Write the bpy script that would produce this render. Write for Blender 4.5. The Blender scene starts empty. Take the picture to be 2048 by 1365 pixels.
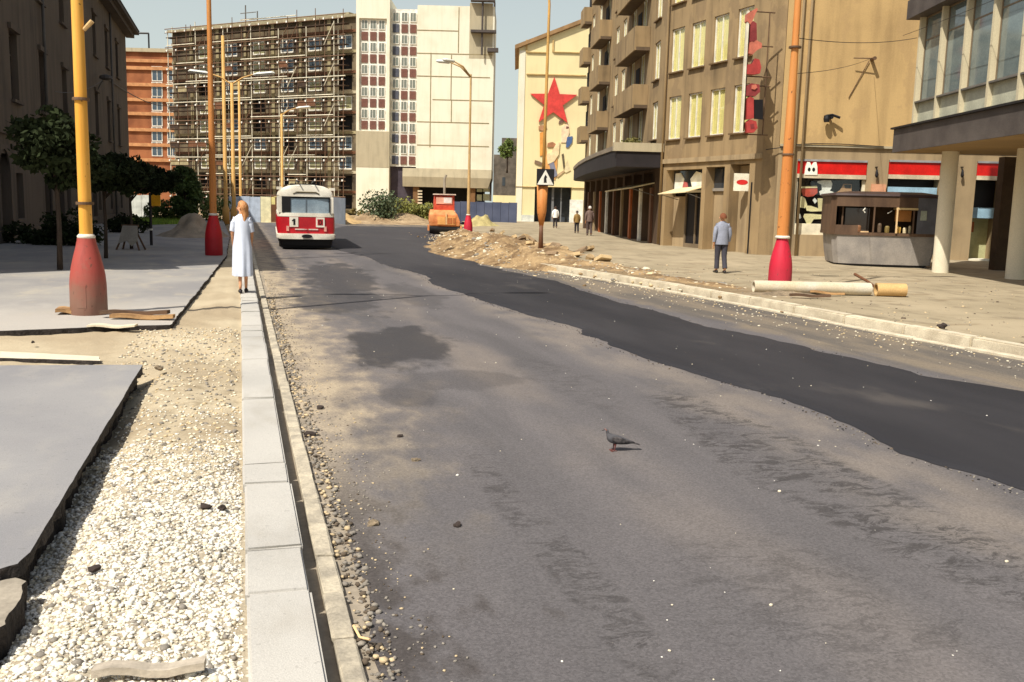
import bpy, bmesh, math, random
import numpy as np
from mathutils import Vector, Matrix

random.seed(7)
rng = np.random.default_rng(7)
scene = bpy.context.scene
COL = scene.collection

# ------------------------------------------------------------------ camera
FPX, CAMH = 1900.0, 1.9
PITCH, ROLL = math.atan(277 / 1900), math.radians(1.43)
_F = Vector((0, math.cos(PITCH), -math.sin(PITCH)))
_R0 = Vector((1, 0, 0))
_U0 = Vector((0, math.sin(PITCH), math.cos(PITCH)))
_R = math.cos(ROLL) * _R0 + math.sin(ROLL) * _U0
_U = math.cos(ROLL) * _U0 - math.sin(ROLL) * _R0
cam_data = bpy.data.cameras.new('camera')
cam = bpy.data.objects.new('camera', cam_data)
COL.objects.link(cam)
cam_data.sensor_width = 36
cam_data.lens = FPX / 2048 * 36
cam_data.clip_start = 0.05
cam_data.clip_end = 3000
m3 = Matrix((_R, _U, -_F)).transposed()
cam.matrix_world = Matrix.Translation((0, 0, CAMH)) @ m3.to_4x4()
scene.camera = cam

# ------------------------------------------------------------------ light
SUN_AZ = math.radians(38)       # direction the light travels, clockwise from +Y
SUN_EL = math.radians(54)
world = bpy.data.worlds.new('World')
scene.world = world
world.use_nodes = True
wn = world.node_tree
wn.nodes.clear()
sky = wn.nodes.new('ShaderNodeTexSky')
sky.sky_type = 'NISHITA'
sky.sun_disc = False
sky.sun_elevation = SUN_EL
sky.sun_rotation = math.radians(38 + 180)
sky.air_density = 1.0
sky.dust_density = 2.5
sky.ozone_density = 1.0
bg = wn.nodes.new('ShaderNodeBackground')
bg.inputs['Strength'].default_value = 0.098
hs = wn.nodes.new('ShaderNodeHueSaturation')
hs.inputs['Saturation'].default_value = 0.75
wo = wn.nodes.new('ShaderNodeOutputWorld')
wn.links.new(sky.outputs[0], hs.inputs['Color'])
# summer haze: the sky pales evenly towards the horizon all the way round
tcw = wn.nodes.new('ShaderNodeTexCoord'); sxw = wn.nodes.new('ShaderNodeSeparateXYZ'); mrw = wn.nodes.new('ShaderNodeMapRange'); mxw = wn.nodes.new('ShaderNodeMix')
mrw.interpolation_type = 'SMOOTHSTEP'
for k, v in (('From Min', 0.0), ('From Max', 0.55), ('To Min', 0.95), ('To Max', 0.06)): mrw.inputs[k].default_value = v
mxw.data_type = 'RGBA'; mxw.inputs[7].default_value = (5.4, 6.0, 5.7, 1)
wn.links.new(tcw.outputs['Generated'], sxw.inputs[0]); wn.links.new(sxw.outputs[2], mrw.inputs['Value']); wn.links.new(mrw.outputs[0], mxw.inputs[0])
wn.links.new(hs.outputs[0], mxw.inputs[6]); wn.links.new(mxw.outputs[2], bg.inputs[0])
wn.links.new(bg.outputs[0], wo.inputs[0])
sun_data = bpy.data.lights.new('sun', 'SUN')
sun_data.energy = 4.3
sun_data.angle = math.radians(0.5)
sun_data.color = (1.0, 0.95, 0.86)
sun = bpy.data.objects.new('sun', sun_data)
COL.objects.link(sun)
ldir = Vector((math.sin(SUN_AZ) * math.cos(SUN_EL), math.cos(SUN_AZ) * math.cos(SUN_EL), -math.sin(SUN_EL)))
sun.rotation_euler = ldir.to_track_quat('-Z', 'Y').to_euler()
sun.location = (-20, -20, 40)
scene.view_settings.view_transform = 'Standard'
scene.view_settings.look = 'None'
scene.view_settings.exposure = 0.32
scene.view_settings.gamma = 1.0
scene.view_settings.use_curve_mapping = False
scene.cycles.max_bounces = 6

# ------------------------------------------------------------------ measuring helpers
def ray(u, v):
    return _R * ((u - 1024) / FPX) + _U * ((682.5 - v) / FPX) + _F
def P(u, v, z=0.0):
    d = ray(u, v)
    return Vector((0, 0, CAMH)) + d * ((z - CAMH) / d.z)
TH = math.radians(16.0688)      # the street runs 16 degrees left of the view
LN = Vector((math.cos(TH), math.sin(TH), 0))
RV = Vector((-math.sin(TH), math.cos(TH), 0))
def W(lat, s, z=0.0):
    return LN * lat + RV * s + Vector((0, 0, z))
def LS(u, v, z=0.0):
    q = P(u, v, z)
    return (q.dot(LN), q.dot(RV))
def at_depth(u, v, depth):
    d = ray(u, v)
    return Vector((0, 0, CAMH)) + d * (depth / d.y)
class Frame:
    """a vertical wall plane: origin, direction to the right along the wall"""
    def __init__(s, o, d):
        s.o = Vector((o[0], o[1], 0)); s.d = Vector((d[0], d[1], 0)).normalized()
        s.n = Vector((s.d.y, -s.d.x, 0)); s.a = math.atan2(s.d.y, s.d.x)
    def at(s, u, v):
        d = ray(u, v); c = Vector((0, 0, CAMH))
        t = (s.o - c).dot(s.n) / Vector((d.x, d.y, 0)).dot(s.n)
        q = c + d * t
        return ((q - s.o).dot(s.d), q.z)
    def w(s, x, y, z=0):     # local to world (y goes into the building)
        return s.o + s.d * x - s.n * y + Vector((0, 0, z))

# ------------------------------------------------------------------ materials
def S(r, g, b):
    f = lambda c: (c / 12.92) if c <= 0.04045 else ((c + 0.055) / 1.055) ** 2.4
    return (f(r / 255), f(g / 255), f(b / 255))
class NT:
    def __init__(s, name):
        s.m = bpy.data.materials.new(name); s.m.use_nodes = True
        s.t = s.m.node_tree; s.t.nodes.clear()
        s.out = s.n('ShaderNodeOutputMaterial'); s.b = s.n('ShaderNodeBsdfPrincipled')
        s.l(s.b.outputs[0], s.out.inputs[0]); s.tc = s.n('ShaderNodeTexCoord')
    def n(s, t): return s.t.nodes.new(t)
    def l(s, a, b): s.t.links.new(a, b)
    def put(s, sock, v):
        if isinstance(v, (int, float)): sock.default_value = v
        elif isinstance(v, (tuple, list)):
            sock.default_value = tuple(v) + ((1,) if len(v) == 3 and len(sock.default_value) == 4 else ())
        else: s.l(v, sock)
    def math(s, op, a, b=None, c=None, clamp=False):
        n = s.n('ShaderNodeMath'); n.operation = op; n.use_clamp = clamp
        s.put(n.inputs[0], a)
        if b is not None: s.put(n.inputs[1], b)
        if c is not None: s.put(n.inputs[2], c)
        return n.outputs[0]
    def map(s, scale=(1, 1, 1), loc=(0, 0, 0), rot=(0, 0, 0), vec=None):
        n = s.n('ShaderNodeMapping'); n.inputs['Scale'].default_value = scale
        n.inputs['Location'].default_value = loc; n.inputs['Rotation'].default_value = rot
        s.l(vec if vec is not None else s.tc.outputs['Object'], n.inputs[0]); return n.outputs[0]
    def noise(s, scale, detail=5, vec=None, rough=0.55, dist=0.0):
        n = s.n('ShaderNodeTexNoise'); n.inputs['Scale'].default_value = scale
        n.inputs['Detail'].default_value = detail; n.inputs['Roughness'].default_value = rough
        n.inputs['Distortion'].default_value = dist
        s.l(vec if vec is not None else s.tc.outputs['Object'], n.inputs['Vector']); return n.outputs['Fac']
    def step(s, x, a, b):      # smooth 0..1
        n = s.n('ShaderNodeMapRange'); n.interpolation_type = 'SMOOTHSTEP'
        s.put(n.inputs['Value'], x); n.inputs['From Min'].default_value = a; n.inputs['From Max'].default_value = b
        return n.outputs[0]
    def lin(s, x, a, b, c, d):
        n = s.n('ShaderNodeMapRange'); s.put(n.inputs['Value'], x)
        for k, v in zip(('From Min', 'From Max', 'To Min', 'To Max'), (a, b, c, d)): n.inputs[k].default_value = v
        return n.outputs[0]
    def mix(s, f, a, b, mode='MIX'):
        n = s.n('ShaderNodeMix'); n.data_type = 'RGBA'; n.blend_type = mode
        s.put(n.inputs[0], f); s.put(n.inputs[6], a); s.put(n.inputs[7], b); return n.outputs[2]
    def bump(s, h, strength=0.3, dist=0.02):
        n = s.n('ShaderNodeBump'); n.inputs['Strength'].default_value = strength
        n.inputs['Distance'].default_value = dist; s.l(h, n.inputs['Height']); s.l(n.outputs[0], s.b.inputs['Normal'])
    def xyz(s, vec=None):
        n = s.n('ShaderNodeSeparateXYZ'); s.l(vec if vec is not None else s.tc.outputs['Object'], n.inputs[0]); return n.outputs
    def fin(s, color, rough=0.8, metal=0.0, spec=0.4):
        s.put(s.b.inputs['Base Color'], color); s.put(s.b.inputs['Roughness'], rough)
        s.b.inputs['Metallic'].default_value = metal; s.b.inputs['Specular IOR Level'].default_value = spec
        return s.m
def dim(c, k): return tuple(min(1, x * k) for x in c)
def mat(name, col, rough=0.8, var=0.18, scale=2.0, col2=None, metal=0.0, spec=0.35, bump=0.15, bscale=30.0, stretch=(1, 1, 1), fine=0.12, bdist=0.01):
    t = NT(name)
    v = t.map(stretch)
    a = t.noise(scale, 6, v)
    f = t.step(a, 0.3, 0.7)
    c = t.mix(f, dim(col, 1 - var), col2 if col2 else dim(col, 1 + var))
    b = t.noise(bscale, 3)
    g = t.lin(b, 0.3, 0.7, 1 - fine, 1 + fine)
    cm = t.n('ShaderNodeCombineColor')
    for i in range(3): t.l(g, cm.inputs[i])
    c = t.mix(1.0, c, cm.outputs[0], 'MULTIPLY')
    if bump: t.bump(b, bump, bdist)
    return t.fin(c, rough, metal, spec)
def plaster(name, col, dirt, streak=0.55, scale=0.5, fine=0.1, patch=None):
    """render with rain streaks and grime patches"""
    t = NT(name)
    a = t.noise(1.0, 6, t.map((2.2, 2.2, 0.22)))
    b = t.noise(scale, 7)
    f = t.math('MULTIPLY', t.step(a, 0.42, 0.75), streak)
    f = t.math('ADD', f, t.math('MULTIPLY', t.step(b, 0.45, 0.75), 0.45), clamp=True)
    c = t.mix(f, col, dirt)
    if patch:
        p = t.noise(0.9, 4, t.map((1, 1, 0.7), (31, 7, 3)))
        c = t.mix(t.math('MULTIPLY', t.step(p, 0.56, 0.6), 0.5), c, patch)
    d = t.noise(45, 3)
    g = t.lin(d, 0.3, 0.7, 1 - fine, 1 + fine)
    cm = t.n('ShaderNodeCombineColor')
    for i in range(3): t.l(g, cm.inputs[i])
    c = t.mix(1.0, c, cm.outputs[0], 'MULTIPLY')
    t.bump(d, 0.25, 0.01)
    return t.fin(c, 0.9, 0, 0.2)
def glass(name, tint=(0.97, 0.98, 0.97), refl=0.08):
    m = bpy.data.materials.new(name); m.use_nodes = True; t = m.node_tree; t.nodes.clear()
    o = t.nodes.new('ShaderNodeOutputMaterial'); mx = t.nodes.new('ShaderNodeMixShader')
    tr = t.nodes.new('ShaderNodeBsdfTransparent'); tr.inputs[0].default_value = tint + (1,)
    gl = t.nodes.new('ShaderNodeBsdfGlossy'); gl.inputs['Roughness'].default_value = 0.03
    lw = t.nodes.new('ShaderNodeLayerWeight'); lw.inputs[0].default_value = 0.35
    mr = t.nodes.new('ShaderNodeMapRange'); mr.inputs['To Min'].default_value = refl * 0.4; mr.inputs['To Max'].default_value = min(1, refl * 2.5)
    t.links.new(lw.outputs['Fresnel'], mr.inputs['Value']); t.links.new(mr.outputs[0], mx.inputs[0])
    t.links.new(tr.outputs[0], mx.inputs[1]); t.links.new(gl.outputs[0], mx.inputs[2]); t.links.new(mx.outputs[0], o.inputs[0])
    return m
_C = {}
def flat(name, rgb, rough=0.6, **k):
    if name not in _C: _C[name] = mat(name, S(*rgb), rough, **k)
    return _C[name]

# ------------------------------------------------------------------ mesh builder
class MB:
    def __init__(s): s.v = []; s.f = []; s.mi = []; s.cur = 0
    def add(s, vs, fs):
        o = len(s.v); s.v += [tuple(x) for x in vs]
        for f in fs: s.f.append(tuple(o + i for i in f)); s.mi.append(s.cur)
        return s
    def box(s, x0, x1, y0, y1, z0, z1):
        return s.add([(x0, y0, z0), (x1, y0, z0), (x1, y1, z0), (x0, y1, z0), (x0, y0, z1), (x1, y0, z1), (x1, y1, z1), (x0, y1, z1)],
                     [(0, 3, 2, 1), (4, 5, 6, 7), (0, 1, 5, 4), (1, 2, 6, 5), (2, 3, 7, 6), (3, 0, 4, 7)])
    def quad(s, a, b, c, d): return s.add([a, b, c, d], [(0, 1, 2, 3)])
    def tube(s, pts, r, n=8, caps=True):
        pts = [Vector(p) for p in pts]
        rs = r if isinstance(r, (list, tuple)) else [r] * len(pts)
        vs = []; up = Vector((0, 0, 1))
        for i, p in enumerate(pts):
            t = (pts[min(i + 1, len(pts) - 1)] - pts[max(i - 1, 0)]).normalized()
            ref = up if abs(t.z) < 0.9 else Vector((0, 1, 0))
            a = t.cross(ref).normalized(); b = t.cross(a).normalized()
            for k in range(n):
                an = 2 * math.pi * k / n
                vs.append(p + (a * math.cos(an) + b * math.sin(an)) * rs[i])
        fs = []
        for i in range(len(pts) - 1):
            for k in range(n):
                k2 = (k + 1) % n
                fs.append((i * n + k, (i + 1) * n + k, (i + 1) * n + k2, i * n + k2))
        if caps:
            fs.append(tuple(range(n))); fs.append(tuple((len(pts) - 1) * n + k for k in reversed(range(n))))
        return s.add(vs, fs)
    def lathe(s, prof, n=20, c=(0, 0, 0), sx=1.0, sy=1.0):
        vs = []; fs = []
        for r, z in prof:
            for k in range(n):
                a = 2 * math.pi * k / n
                vs.append((c[0] + r * math.cos(a) * sx, c[1] + r * math.sin(a) * sy, c[2] + z))
        for i in range(len(prof) - 1):
            for k in range(n):
                k2 = (k + 1) % n
                fs.append((i * n + k, i * n + k2, (i + 1) * n + k2, (i + 1) * n + k))
        fs.append(tuple(reversed(range(n)))); fs.append(tuple((len(prof) - 1) * n + k for k in range(n)))
        return s.add(vs, fs)
    def rings(s, rings, caps=True):
        n = len(rings[0]); fs = []
        for i in range(len(rings) - 1):
            for k in range(n):
                k2 = (k + 1) % n
                fs.append((i * n + k, i * n + k2, (i + 1) * n + k2, (i + 1) * n + k))
        if caps:
            fs.append(tuple(reversed(range(n)))); fs.append(tuple((len(rings) - 1) * n + k for k in range(n)))
        return s.add([p for r in rings for p in r], fs)
    def prism(s, poly, z0, z1):       # poly counter-clockwise in xy
        n = len(poly)
        vs = [(p[0], p[1], z0) for p in poly] + [(p[0], p[1], z1) for p in poly]
        fs = [tuple(reversed(range(n))), tuple(range(n, 2 * n))] + [(i, (i + 1) % n, n + (i + 1) % n, n + i) for i in range(n)]
        return s.add(vs, fs)
    def plate(s, poly, y0, y1):       # poly in (x,z), facing -y; y0<y1
        n = len(poly)
        vs = [(p[0], y0, p[1]) for p in poly] + [(p[0], y1, p[1]) for p in poly]
        fs = [tuple(range(n)), tuple(reversed(range(n, 2 * n)))] + [((i + 1) % n, i, n + i, n + (i + 1) % n) for i in range(n)]
        return s.add(vs, fs)
    def ball(s, c, r, n=10, m=7):
        r = r if isinstance(r, (tuple, list)) else (r, r, r)
        rg = []
        for i in range(m + 1):
            t = math.pi * (0.04 + 0.92 * i / m); 
            rg.append([(c[0] + r[0] * math.sin(t) * math.cos(2 * math.pi * k / n), c[1] + r[1] * math.sin(t) * math.sin(2 * math.pi * k / n), c[2] - r[2] * math.cos(t)) for k in range(n)])
        return s.rings(rg)
    def mesh(s, name, mats=None, smooth=False, fix=True):
        me = bpy.data.meshes.new(name)
        me.from_pydata(s.v, [], s.f)
        if mats is not None:
            for mm in (mats if isinstance(mats, (list, tuple)) else [mats]): me.materials.append(mm)
            if any(s.mi): me.polygons.foreach_set('material_index', s.mi)
        if fix:
            bm = bmesh.new(); bm.from_mesh(me); bmesh.ops.recalc_face_normals(bm, faces=bm.faces); bm.to_mesh(me); bm.free()
        if smooth:
            me.polygons.foreach_set('use_smooth', [True] * len(me.polygons))
        me.update()
        return me
    def build(s, name, mats, parent=None, smooth=False, bevel=0.0, fix=True):
        o = obj(name, s.mesh(name, mats, smooth, fix), parent)
        if bevel:
            b = o.modifiers.new('edge', 'BEVEL'); b.width = bevel; b.segments = 2; b.limit_method = 'ANGLE'
        return o
def obj(name, data, parent=None, loc=None, rz=None):
    o = bpy.data.objects.new(name, data); COL.objects.link(o)
    if parent is not None: o.parent = parent
    if loc is not None: o.location = loc
    if rz is not None: o.rotation_euler = (0, 0, rz)
    return o
def tag(o, label=None, cat=None, group=None, kind=None):
    for k, v in (('label', label), ('category', cat), ('group', group), ('kind', kind)):
        if v: o[k] = v
    return o
def thing(name, label, cat, loc=(0, 0, 0), rz=0.0, group=None):
    return tag(obj(name, None, None, loc, rz), label, cat, group)
def smooth_by_angle(o, deg=40):
    o.data.polygons.foreach_set('use_smooth', [True] * len(o.data.polygons))
    o.data.set_sharp_from_angle(angle=math.radians(deg))
    return o
def wall_panel(mb, x0, x1, z0, z1, holes, y=0.0, depth=0.3):
    """front face at y with real openings and reveals going back by depth; holes: (xa, xb, za, zb[, depth])"""
    xs = sorted({x0, x1, *[h[0] for h in holes], *[h[1] for h in holes]})
    zs = sorted({z0, z1, *[h[2] for h in holes], *[h[3] for h in holes]})
    xs = [x for x in xs if x0 <= x <= x1]; zs = [z for z in zs if z0 <= z <= z1]
    for i in range(len(xs) - 1):
        for j in range(len(zs) - 1):
            cx, cz = (xs[i] + xs[i + 1]) / 2, (zs[j] + zs[j + 1]) / 2
            if any(h[0] < cx < h[1] and h[2] < cz < h[3] for h in holes): continue
            mb.quad((xs[i], y, zs[j]), (xs[i + 1], y, zs[j]), (xs[i + 1], y, zs[j + 1]), (xs[i], y, zs[j + 1]))
    for h in holes:
        a, b, c, d = h[:4]; e = y + (h[4] if len(h) > 4 else depth)
        mb.quad((a, y, c), (a, e, c), (a, e, d), (a, y, d)); mb.quad((b, y, d), (b, e, d), (b, e, c), (b, y, c))
        mb.quad((a, y, d), (a, e, d), (b, e, d), (b, y, d)); mb.quad((a, y, c), (b, y, c), (b, e, c), (a, e, c))
def frame_mesh(w, h, t, d, bars_v=(), bars_h=()):
    """window frame w x h, centred in x, base at z=0, front at y=0; bars as fractions"""
    mb = MB()
    mb.box(-w / 2, -w / 2 + t, 0, d, 0, h); mb.box(w / 2 - t, w / 2, 0, d, 0, h)
    mb.box(-w / 2 + t, w / 2 - t, 0, d, 0, t); mb.box(-w / 2 + t, w / 2 - t, 0, d, h - t, h)
    for f in bars_v: mb.box(-w / 2 + w * f - t * 0.4, -w / 2 + w * f + t * 0.4, 0.004, d - 0.004, t, h - t)
    for f in bars_h: mb.box(-w / 2 + t, w / 2 - t, 0.008, d - 0.008, h * f - t * 0.4, h * f + t * 0.4)
    return mb
def stones(name, mats, pos, size, parent=None, kind='stuff', flatten=0.6):
    """many small pebbles as one mesh; pos (n,3), size (n,)"""
    phi = (1 + 5 ** 0.5) / 2
    iv = np.array([(-1, phi, 0), (1, phi, 0), (-1, -phi, 0), (1, -phi, 0), (0, -1, phi), (0, 1, phi), (0, -1, -phi), (0, 1, -phi), (phi, 0, -1), (phi, 0, 1), (-phi, 0, -1), (-phi, 0, 1)], float)
    iv /= np.linalg.norm(iv[0])
    fc = np.array([(0, 11, 5), (0, 5, 1), (0, 1, 7), (0, 7, 10), (0, 10, 11), (1, 5, 9), (5, 11, 4), (11, 10, 2), (10, 7, 6), (7, 1, 8), (3, 9, 4), (3, 4, 2), (3, 2, 6), (3, 6, 8), (3, 8, 9), (4, 9, 5), (2, 4, 11), (6, 2, 10), (8, 6, 7), (9, 8, 1)])
    n = len(pos)
    jit = 1 + rng.uniform(-0.28, 0.28, (n, 12, 1))
    a = rng.uniform(0, 2 * np.pi, n); ca, sa = np.cos(a), np.sin(a)
    v = iv[None] * jit
    st = rng.uniform(0.7, 1.35, (n, 3)); st[:, 2] *= flatten
    v = v * st[:, None, :]
    x = v[..., 0] * ca[:, None] - v[..., 1] * sa[:, None]; y = v[..., 0] * sa[:, None] + v[..., 1] * ca[:, None]
    v = np.stack([x, y, v[..., 2]], -1) * size[:, None, None] + pos[:, None, :]
    me = bpy.data.meshes.new(name)
    me.vertices.add(n * 12); me.vertices.foreach_set('co', v.astype(np.float32).ravel())
    f = (fc[None] + (np.arange(n) * 12)[:, None, None]).reshape(-1)
    me.loops.add(len(f)); me.loops.foreach_set('vertex_index', f.astype(np.int32))
    me.polygons.add(len(f) // 3)
    me.polygons.foreach_set('loop_start', np.arange(0, len(f), 3, dtype=np.int32))
    ms = mats if isinstance(mats, (list, tuple)) else [mats]
    for mm in ms: me.materials.append(mm)
    if len(ms) > 1: me.polygons.foreach_set('material_index', np.repeat(rng.integers(0, len(ms), n), 20).astype(np.int32))
    me.update(calc_edges=True); me.validate()
    o = obj(name, me, parent); o['kind'] = kind
    return o
def vnoise(x, y, seed=0):
    """cheap smooth value noise on arrays"""
    r = np.random.default_rng(seed).random((64, 64))
    xi, yi = np.floor(x).astype(int), np.floor(y).astype(int); fx, fy = x - xi, y - yi
    fx = fx * fx * (3 - 2 * fx); fy = fy * fy * (3 - 2 * fy)
    g = lambda i, j: r[(i % 64), (j % 64)]
    return (g(xi, yi) * (1 - fx) + g(xi + 1, yi) * fx) * (1 - fy) + (g(xi, yi + 1) * (1 - fx) + g(xi + 1, yi + 1) * fx) * fy - 0.5
def grid(name, us, vs, hf, material, mask=None, kind='structure', parent=None, skirt=None):
    U_, V_ = np.meshgrid(us, vs, indexing='ij'); Z = hf(U_, V_)
    X = U_
    co = np.stack([X, V_, Z], -1).reshape(-1, 3); nu, nv = len(us), len(vs)
    i = np.arange(nu - 1)[:, None] * nv + np.arange(nv - 1)[None]
    q = np.stack([i, i + nv, i + nv + 1, i + 1], -1).reshape(-1, 4)
    if mask is not None:
        c = co[q].mean(1); q = q[mask(c[:, 0], c[:, 1])]
    me = bpy.data.meshes.new(name); me.from_pydata(co.tolist(), [], q.tolist()); me.materials.append(material)
    me.polygons.foreach_set('use_smooth', [True] * len(me.polygons)); me.update()
    o = obj(name, me, parent)
    if kind: o['kind'] = kind
    return o
def foliage(clumps, per, leaf, seed=0, flat_=0.6):
    """leaf sized quads gathered round clump centres (x,y,z,r)"""
    g = np.random.default_rng(seed); mb = MB()
    for (cx, cy, cz, r) in clumps:
        d = g.normal(0, 1, (per, 3)); d /= np.linalg.norm(d, axis=1)[:, None]
        rad = r * g.uniform(0.35, 1.05, per) ** 0.6
        c = np.array([cx, cy, cz]) + d * rad[:, None] * np.array([1, 1, 0.8])
        for k in range(per):
            a = g.normal(0, 1, 3); a /= np.linalg.norm(a); b = np.cross(a, g.normal(0, 1, 3)); b /= np.linalg.norm(b)
            l = leaf * g.uniform(0.6, 1.3)
            a = a * l; b = b * l * flat_ * 0.5
            p = c[k]
            mb.add([p - a * 0.5, p + b, p + a * 0.5, p - b], [(0, 1, 2, 3)])
    return mb
# ------------------------------------------------------------------ ground materials (local x = across the street, y = along it)
def ell(t, xyz, cx, cy, rx, ry, nz, amp=0.5, rot=0.0):
    """soft edged worn patch: 1 inside an ellipse whose rim is broken by noise"""
    dx = t.math('SUBTRACT', xyz[0], cx); dy = t.math('SUBTRACT', xyz[1], cy)
    if rot:
        c, s = math.cos(rot), math.sin(rot)
        dx, dy = (t.math('ADD', t.math('MULTIPLY', dx, c), t.math('MULTIPLY', dy, s)), t.math('SUBTRACT', t.math('MULTIPLY', dy, c), t.math('MULTIPLY', dx, s)))
    a = t.math('POWER', t.math('DIVIDE', dx, rx), 2); b = t.math('POWER', t.math('DIVIDE', dy, ry), 2)
    d = t.math('SQRT', t.math('ADD', a, b))
    d = t.math('ADD', d, t.math('MULTIPLY', t.math('SUBTRACT', nz, 0.5), amp * 2))
    return t.math('SUBTRACT', 1.0, t.step(d, 0.75, 1.1))
def road_material():
    t = NT('old_asphalt'); p = t.xyz(); x, y = p[0], p[1]
    big = t.noise(0.5, 6, t.map((1, 0.16, 1)))
    mid = t.noise(1.6, 7, t.map((1, 0.17, 1), (4, 2, 0)), dist=0.4)
    fine = t.noise(70, 3); grit = t.noise(240, 2)
    edge = t.noise(1.7, 6, t.map((1, 0.5, 1), (9, 1, 0)))
    c = t.mix(t.step(big, 0.3, 0.7), S(93, 89, 89), S(106, 101, 100))
    c = t.mix(t.math('MULTIPLY', t.step(mid, 0.42, 0.72), 0.55), c, S(80, 77, 77))
    # dust trodden and driven along the lanes
    lane = t.math('ADD', x, t.lin(t.noise(0.3, 3, t.map((0.1, 1, 1))), 0.2, 0.8, -0.5, 0.5))
    def band(c0, w):
        d = t.math('ABSOLUTE', t.math('SUBTRACT', lane, c0)); return t.math('SUBTRACT', 1.0, t.step(d, w * 0.25, w))
    b1 = t.math('MULTIPLY', band(2.75, 0.55), t.step(t.noise(0.8, 5, t.map((1, 0.4, 1), (2, 5, 0))), 0.35, 0.65))
    far = t.step(y, 5.0, 13.0)
    c = t.mix(t.math('MULTIPLY', b1, t.math('ADD', t.math('MULTIPLY', far, 0.35), 0.22)), c, S(138, 126, 114))
    b2 = t.math('MULTIPLY', band(4.6, 0.75), t.step(edge, 0.3, 0.62))
    c = t.mix(t.math('MULTIPLY', b2, 0.42), c, S(148, 135, 120))
    # dust against the left kerb
    xl = t.math('ADD', x, t.lin(t.noise(3.2, 7, t.map((1, 0.5, 1), (9, 1, 0))), 0.25, 0.75, -0.7, 0.7))
    dl = t.math('MULTIPLY', t.math('SUBTRACT', 1.0, t.step(xl, 0.3, 1.45)), t.step(y, 4.0, 9.5))
    c = t.mix(t.math('MULTIPLY', dl, 0.62), c, S(206, 186, 152))
    dl2 = t.math('MULTIPLY', t.math('SUBTRACT', 1.0, t.step(xl, 0.9, 2.1)), t.step(y, 5.5, 10.0))
    c = t.mix(t.math('MULTIPLY', dl2, 0.25), c, S(170, 152, 128))
    # sand washed along the right kerb
    xr = t.math('ADD', x, t.math('ADD', t.lin(edge, 0.25, 0.75, -0.4, 0.4), t.lin(y, 8, 27, 0.25, 1.1)))
    dr = t.step(xr, 8.0, 8.6)
    c = t.mix(t.math('MULTIPLY', dr, 0.8), c, t.mix(t.step(mid, 0.4, 0.6), S(128, 115, 96), S(98, 91, 82)))
    # black patches of fresh tar
    pn = t.noise(1.6, 5, t.map((1, 0.6, 1), (1, 8, 0)))
    pn = t.math('ADD', t.math('MULTIPLY', pn, .7), t.math('MULTIPLY', t.noise(5, 6, t.map((1, 0.3, 1), (1, 8, 0))), .3))
    tar = ell(t, p, 2.0, 12.3, 0.7, 1.9, pn, 1.1, -.16)
    tar = t.math('MAXIMUM', tar, t.math('MULTIPLY', ell(t, p, 2.3, 23.5, 0.85, 5.6, pn, 1.3, -.05), 0.85))
    tar = t.math('MAXIMUM', tar, t.math('MULTIPLY', ell(t, p, 1.7, 18.2, 0.9, 2.6, pn, 1.5), 0.7))
    tar = t.math('MAXIMUM', tar, t.math('MULTIPLY', ell(t, p, 3.4, 19.0, 0.5, 2.6, pn, 1.4), 0.45))
    tar = t.math('MAXIMUM', tar, t.math('MULTIPLY', ell(t, p, 2.2, 9.8, 0.8, 0.6, pn, 0.9), 0.4))
    tar = t.math('MAXIMUM', tar, t.math('MULTIPLY', ell(t, p, 1.55, 9.0, 0.3, 0.5, pn, 0.8), 0.5))
    c = t.mix(t.math('MULTIPLY', tar, 0.85), c, S(56, 53, 53))
    wet = t.math('MULTIPLY', t.math('SUBTRACT', 1.0, t.step(xl, 0.5, 1.0)), t.math('SUBTRACT', 1.0, t.step(y, 4.5, 7.5)))
    c = t.mix(t.math('MULTIPLY', wet, 0.75), c, S(66, 60, 56))
    # torn, tyre-scuffed surface: dark broken flecks
    sc = t.noise(8.5, 9, t.map((0.55, 1.1, 1), (3, 3, 0), (0, 0, -0.35)), dist=1.1, rough=0.8)
    fl = t.math('MULTIPLY', t.step(sc, 0.49, 0.55), t.step(t.noise(2.6, 5, t.map((.8, 1.1, 1), (8, 2, 0))), .36, .52))
    zone = ell(t, p, 3.95, 6.0, 0.5, 3.0, pn, 0.5, -0.07)
    zone = t.math('MAXIMUM', zone, t.math('MULTIPLY', ell(t, p, 2.7, 3.9, 0.7, 0.9, pn, 0.7), 0.45))
    zone = t.math('MAXIMUM', zone, t.math('MULTIPLY', ell(t, p, 1.65, 4.6, 0.16, 2.2, pn, 0.6), 0.75))
    zone = t.math('MAXIMUM', zone, t.math('MULTIPLY', ell(t, p, 3.4, 9.6, 0.4, 1.6, pn, 0.6), 0.4))
    c = t.mix(t.math('MULTIPLY', t.math('MULTIPLY', fl, zone), 0.72), c, S(52, 48, 46))
    c = t.mix(t.math('MULTIPLY', zone, 0.15), c, S(84, 81, 80))
    sp = t.step(t.noise(19, 2, t.map((1, 1, 1), (5, 5, 5))), 0.70, 0.74)
    c = t.mix(t.math('MULTIPLY', sp, 0.35), c, S(70, 66, 64))
    vo = t.n('ShaderNodeTexVoronoi'); vo.inputs['Scale'].default_value = 85; t.l(t.tc.outputs['Object'], vo.inputs['Vector'])
    vs = t.n('ShaderNodeSeparateColor'); t.l(vo.outputs['Color'], vs.inputs[0])
    g = t.math('MULTIPLY', t.lin(fine, 0.25, 0.75, 0.88, 1.12), t.math('MULTIPLY', t.lin(grit, 0.25, 0.75, 0.84, 1.16), t.lin(vs.outputs[0], 0, 1, 0.82, 1.18)))
    cm = t.n('ShaderNodeCombineColor')
    for i in range(3): t.l(g, cm.inputs[i])
    c = t.mix(1.0, c, cm.outputs[0], 'MULTIPLY')
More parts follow.
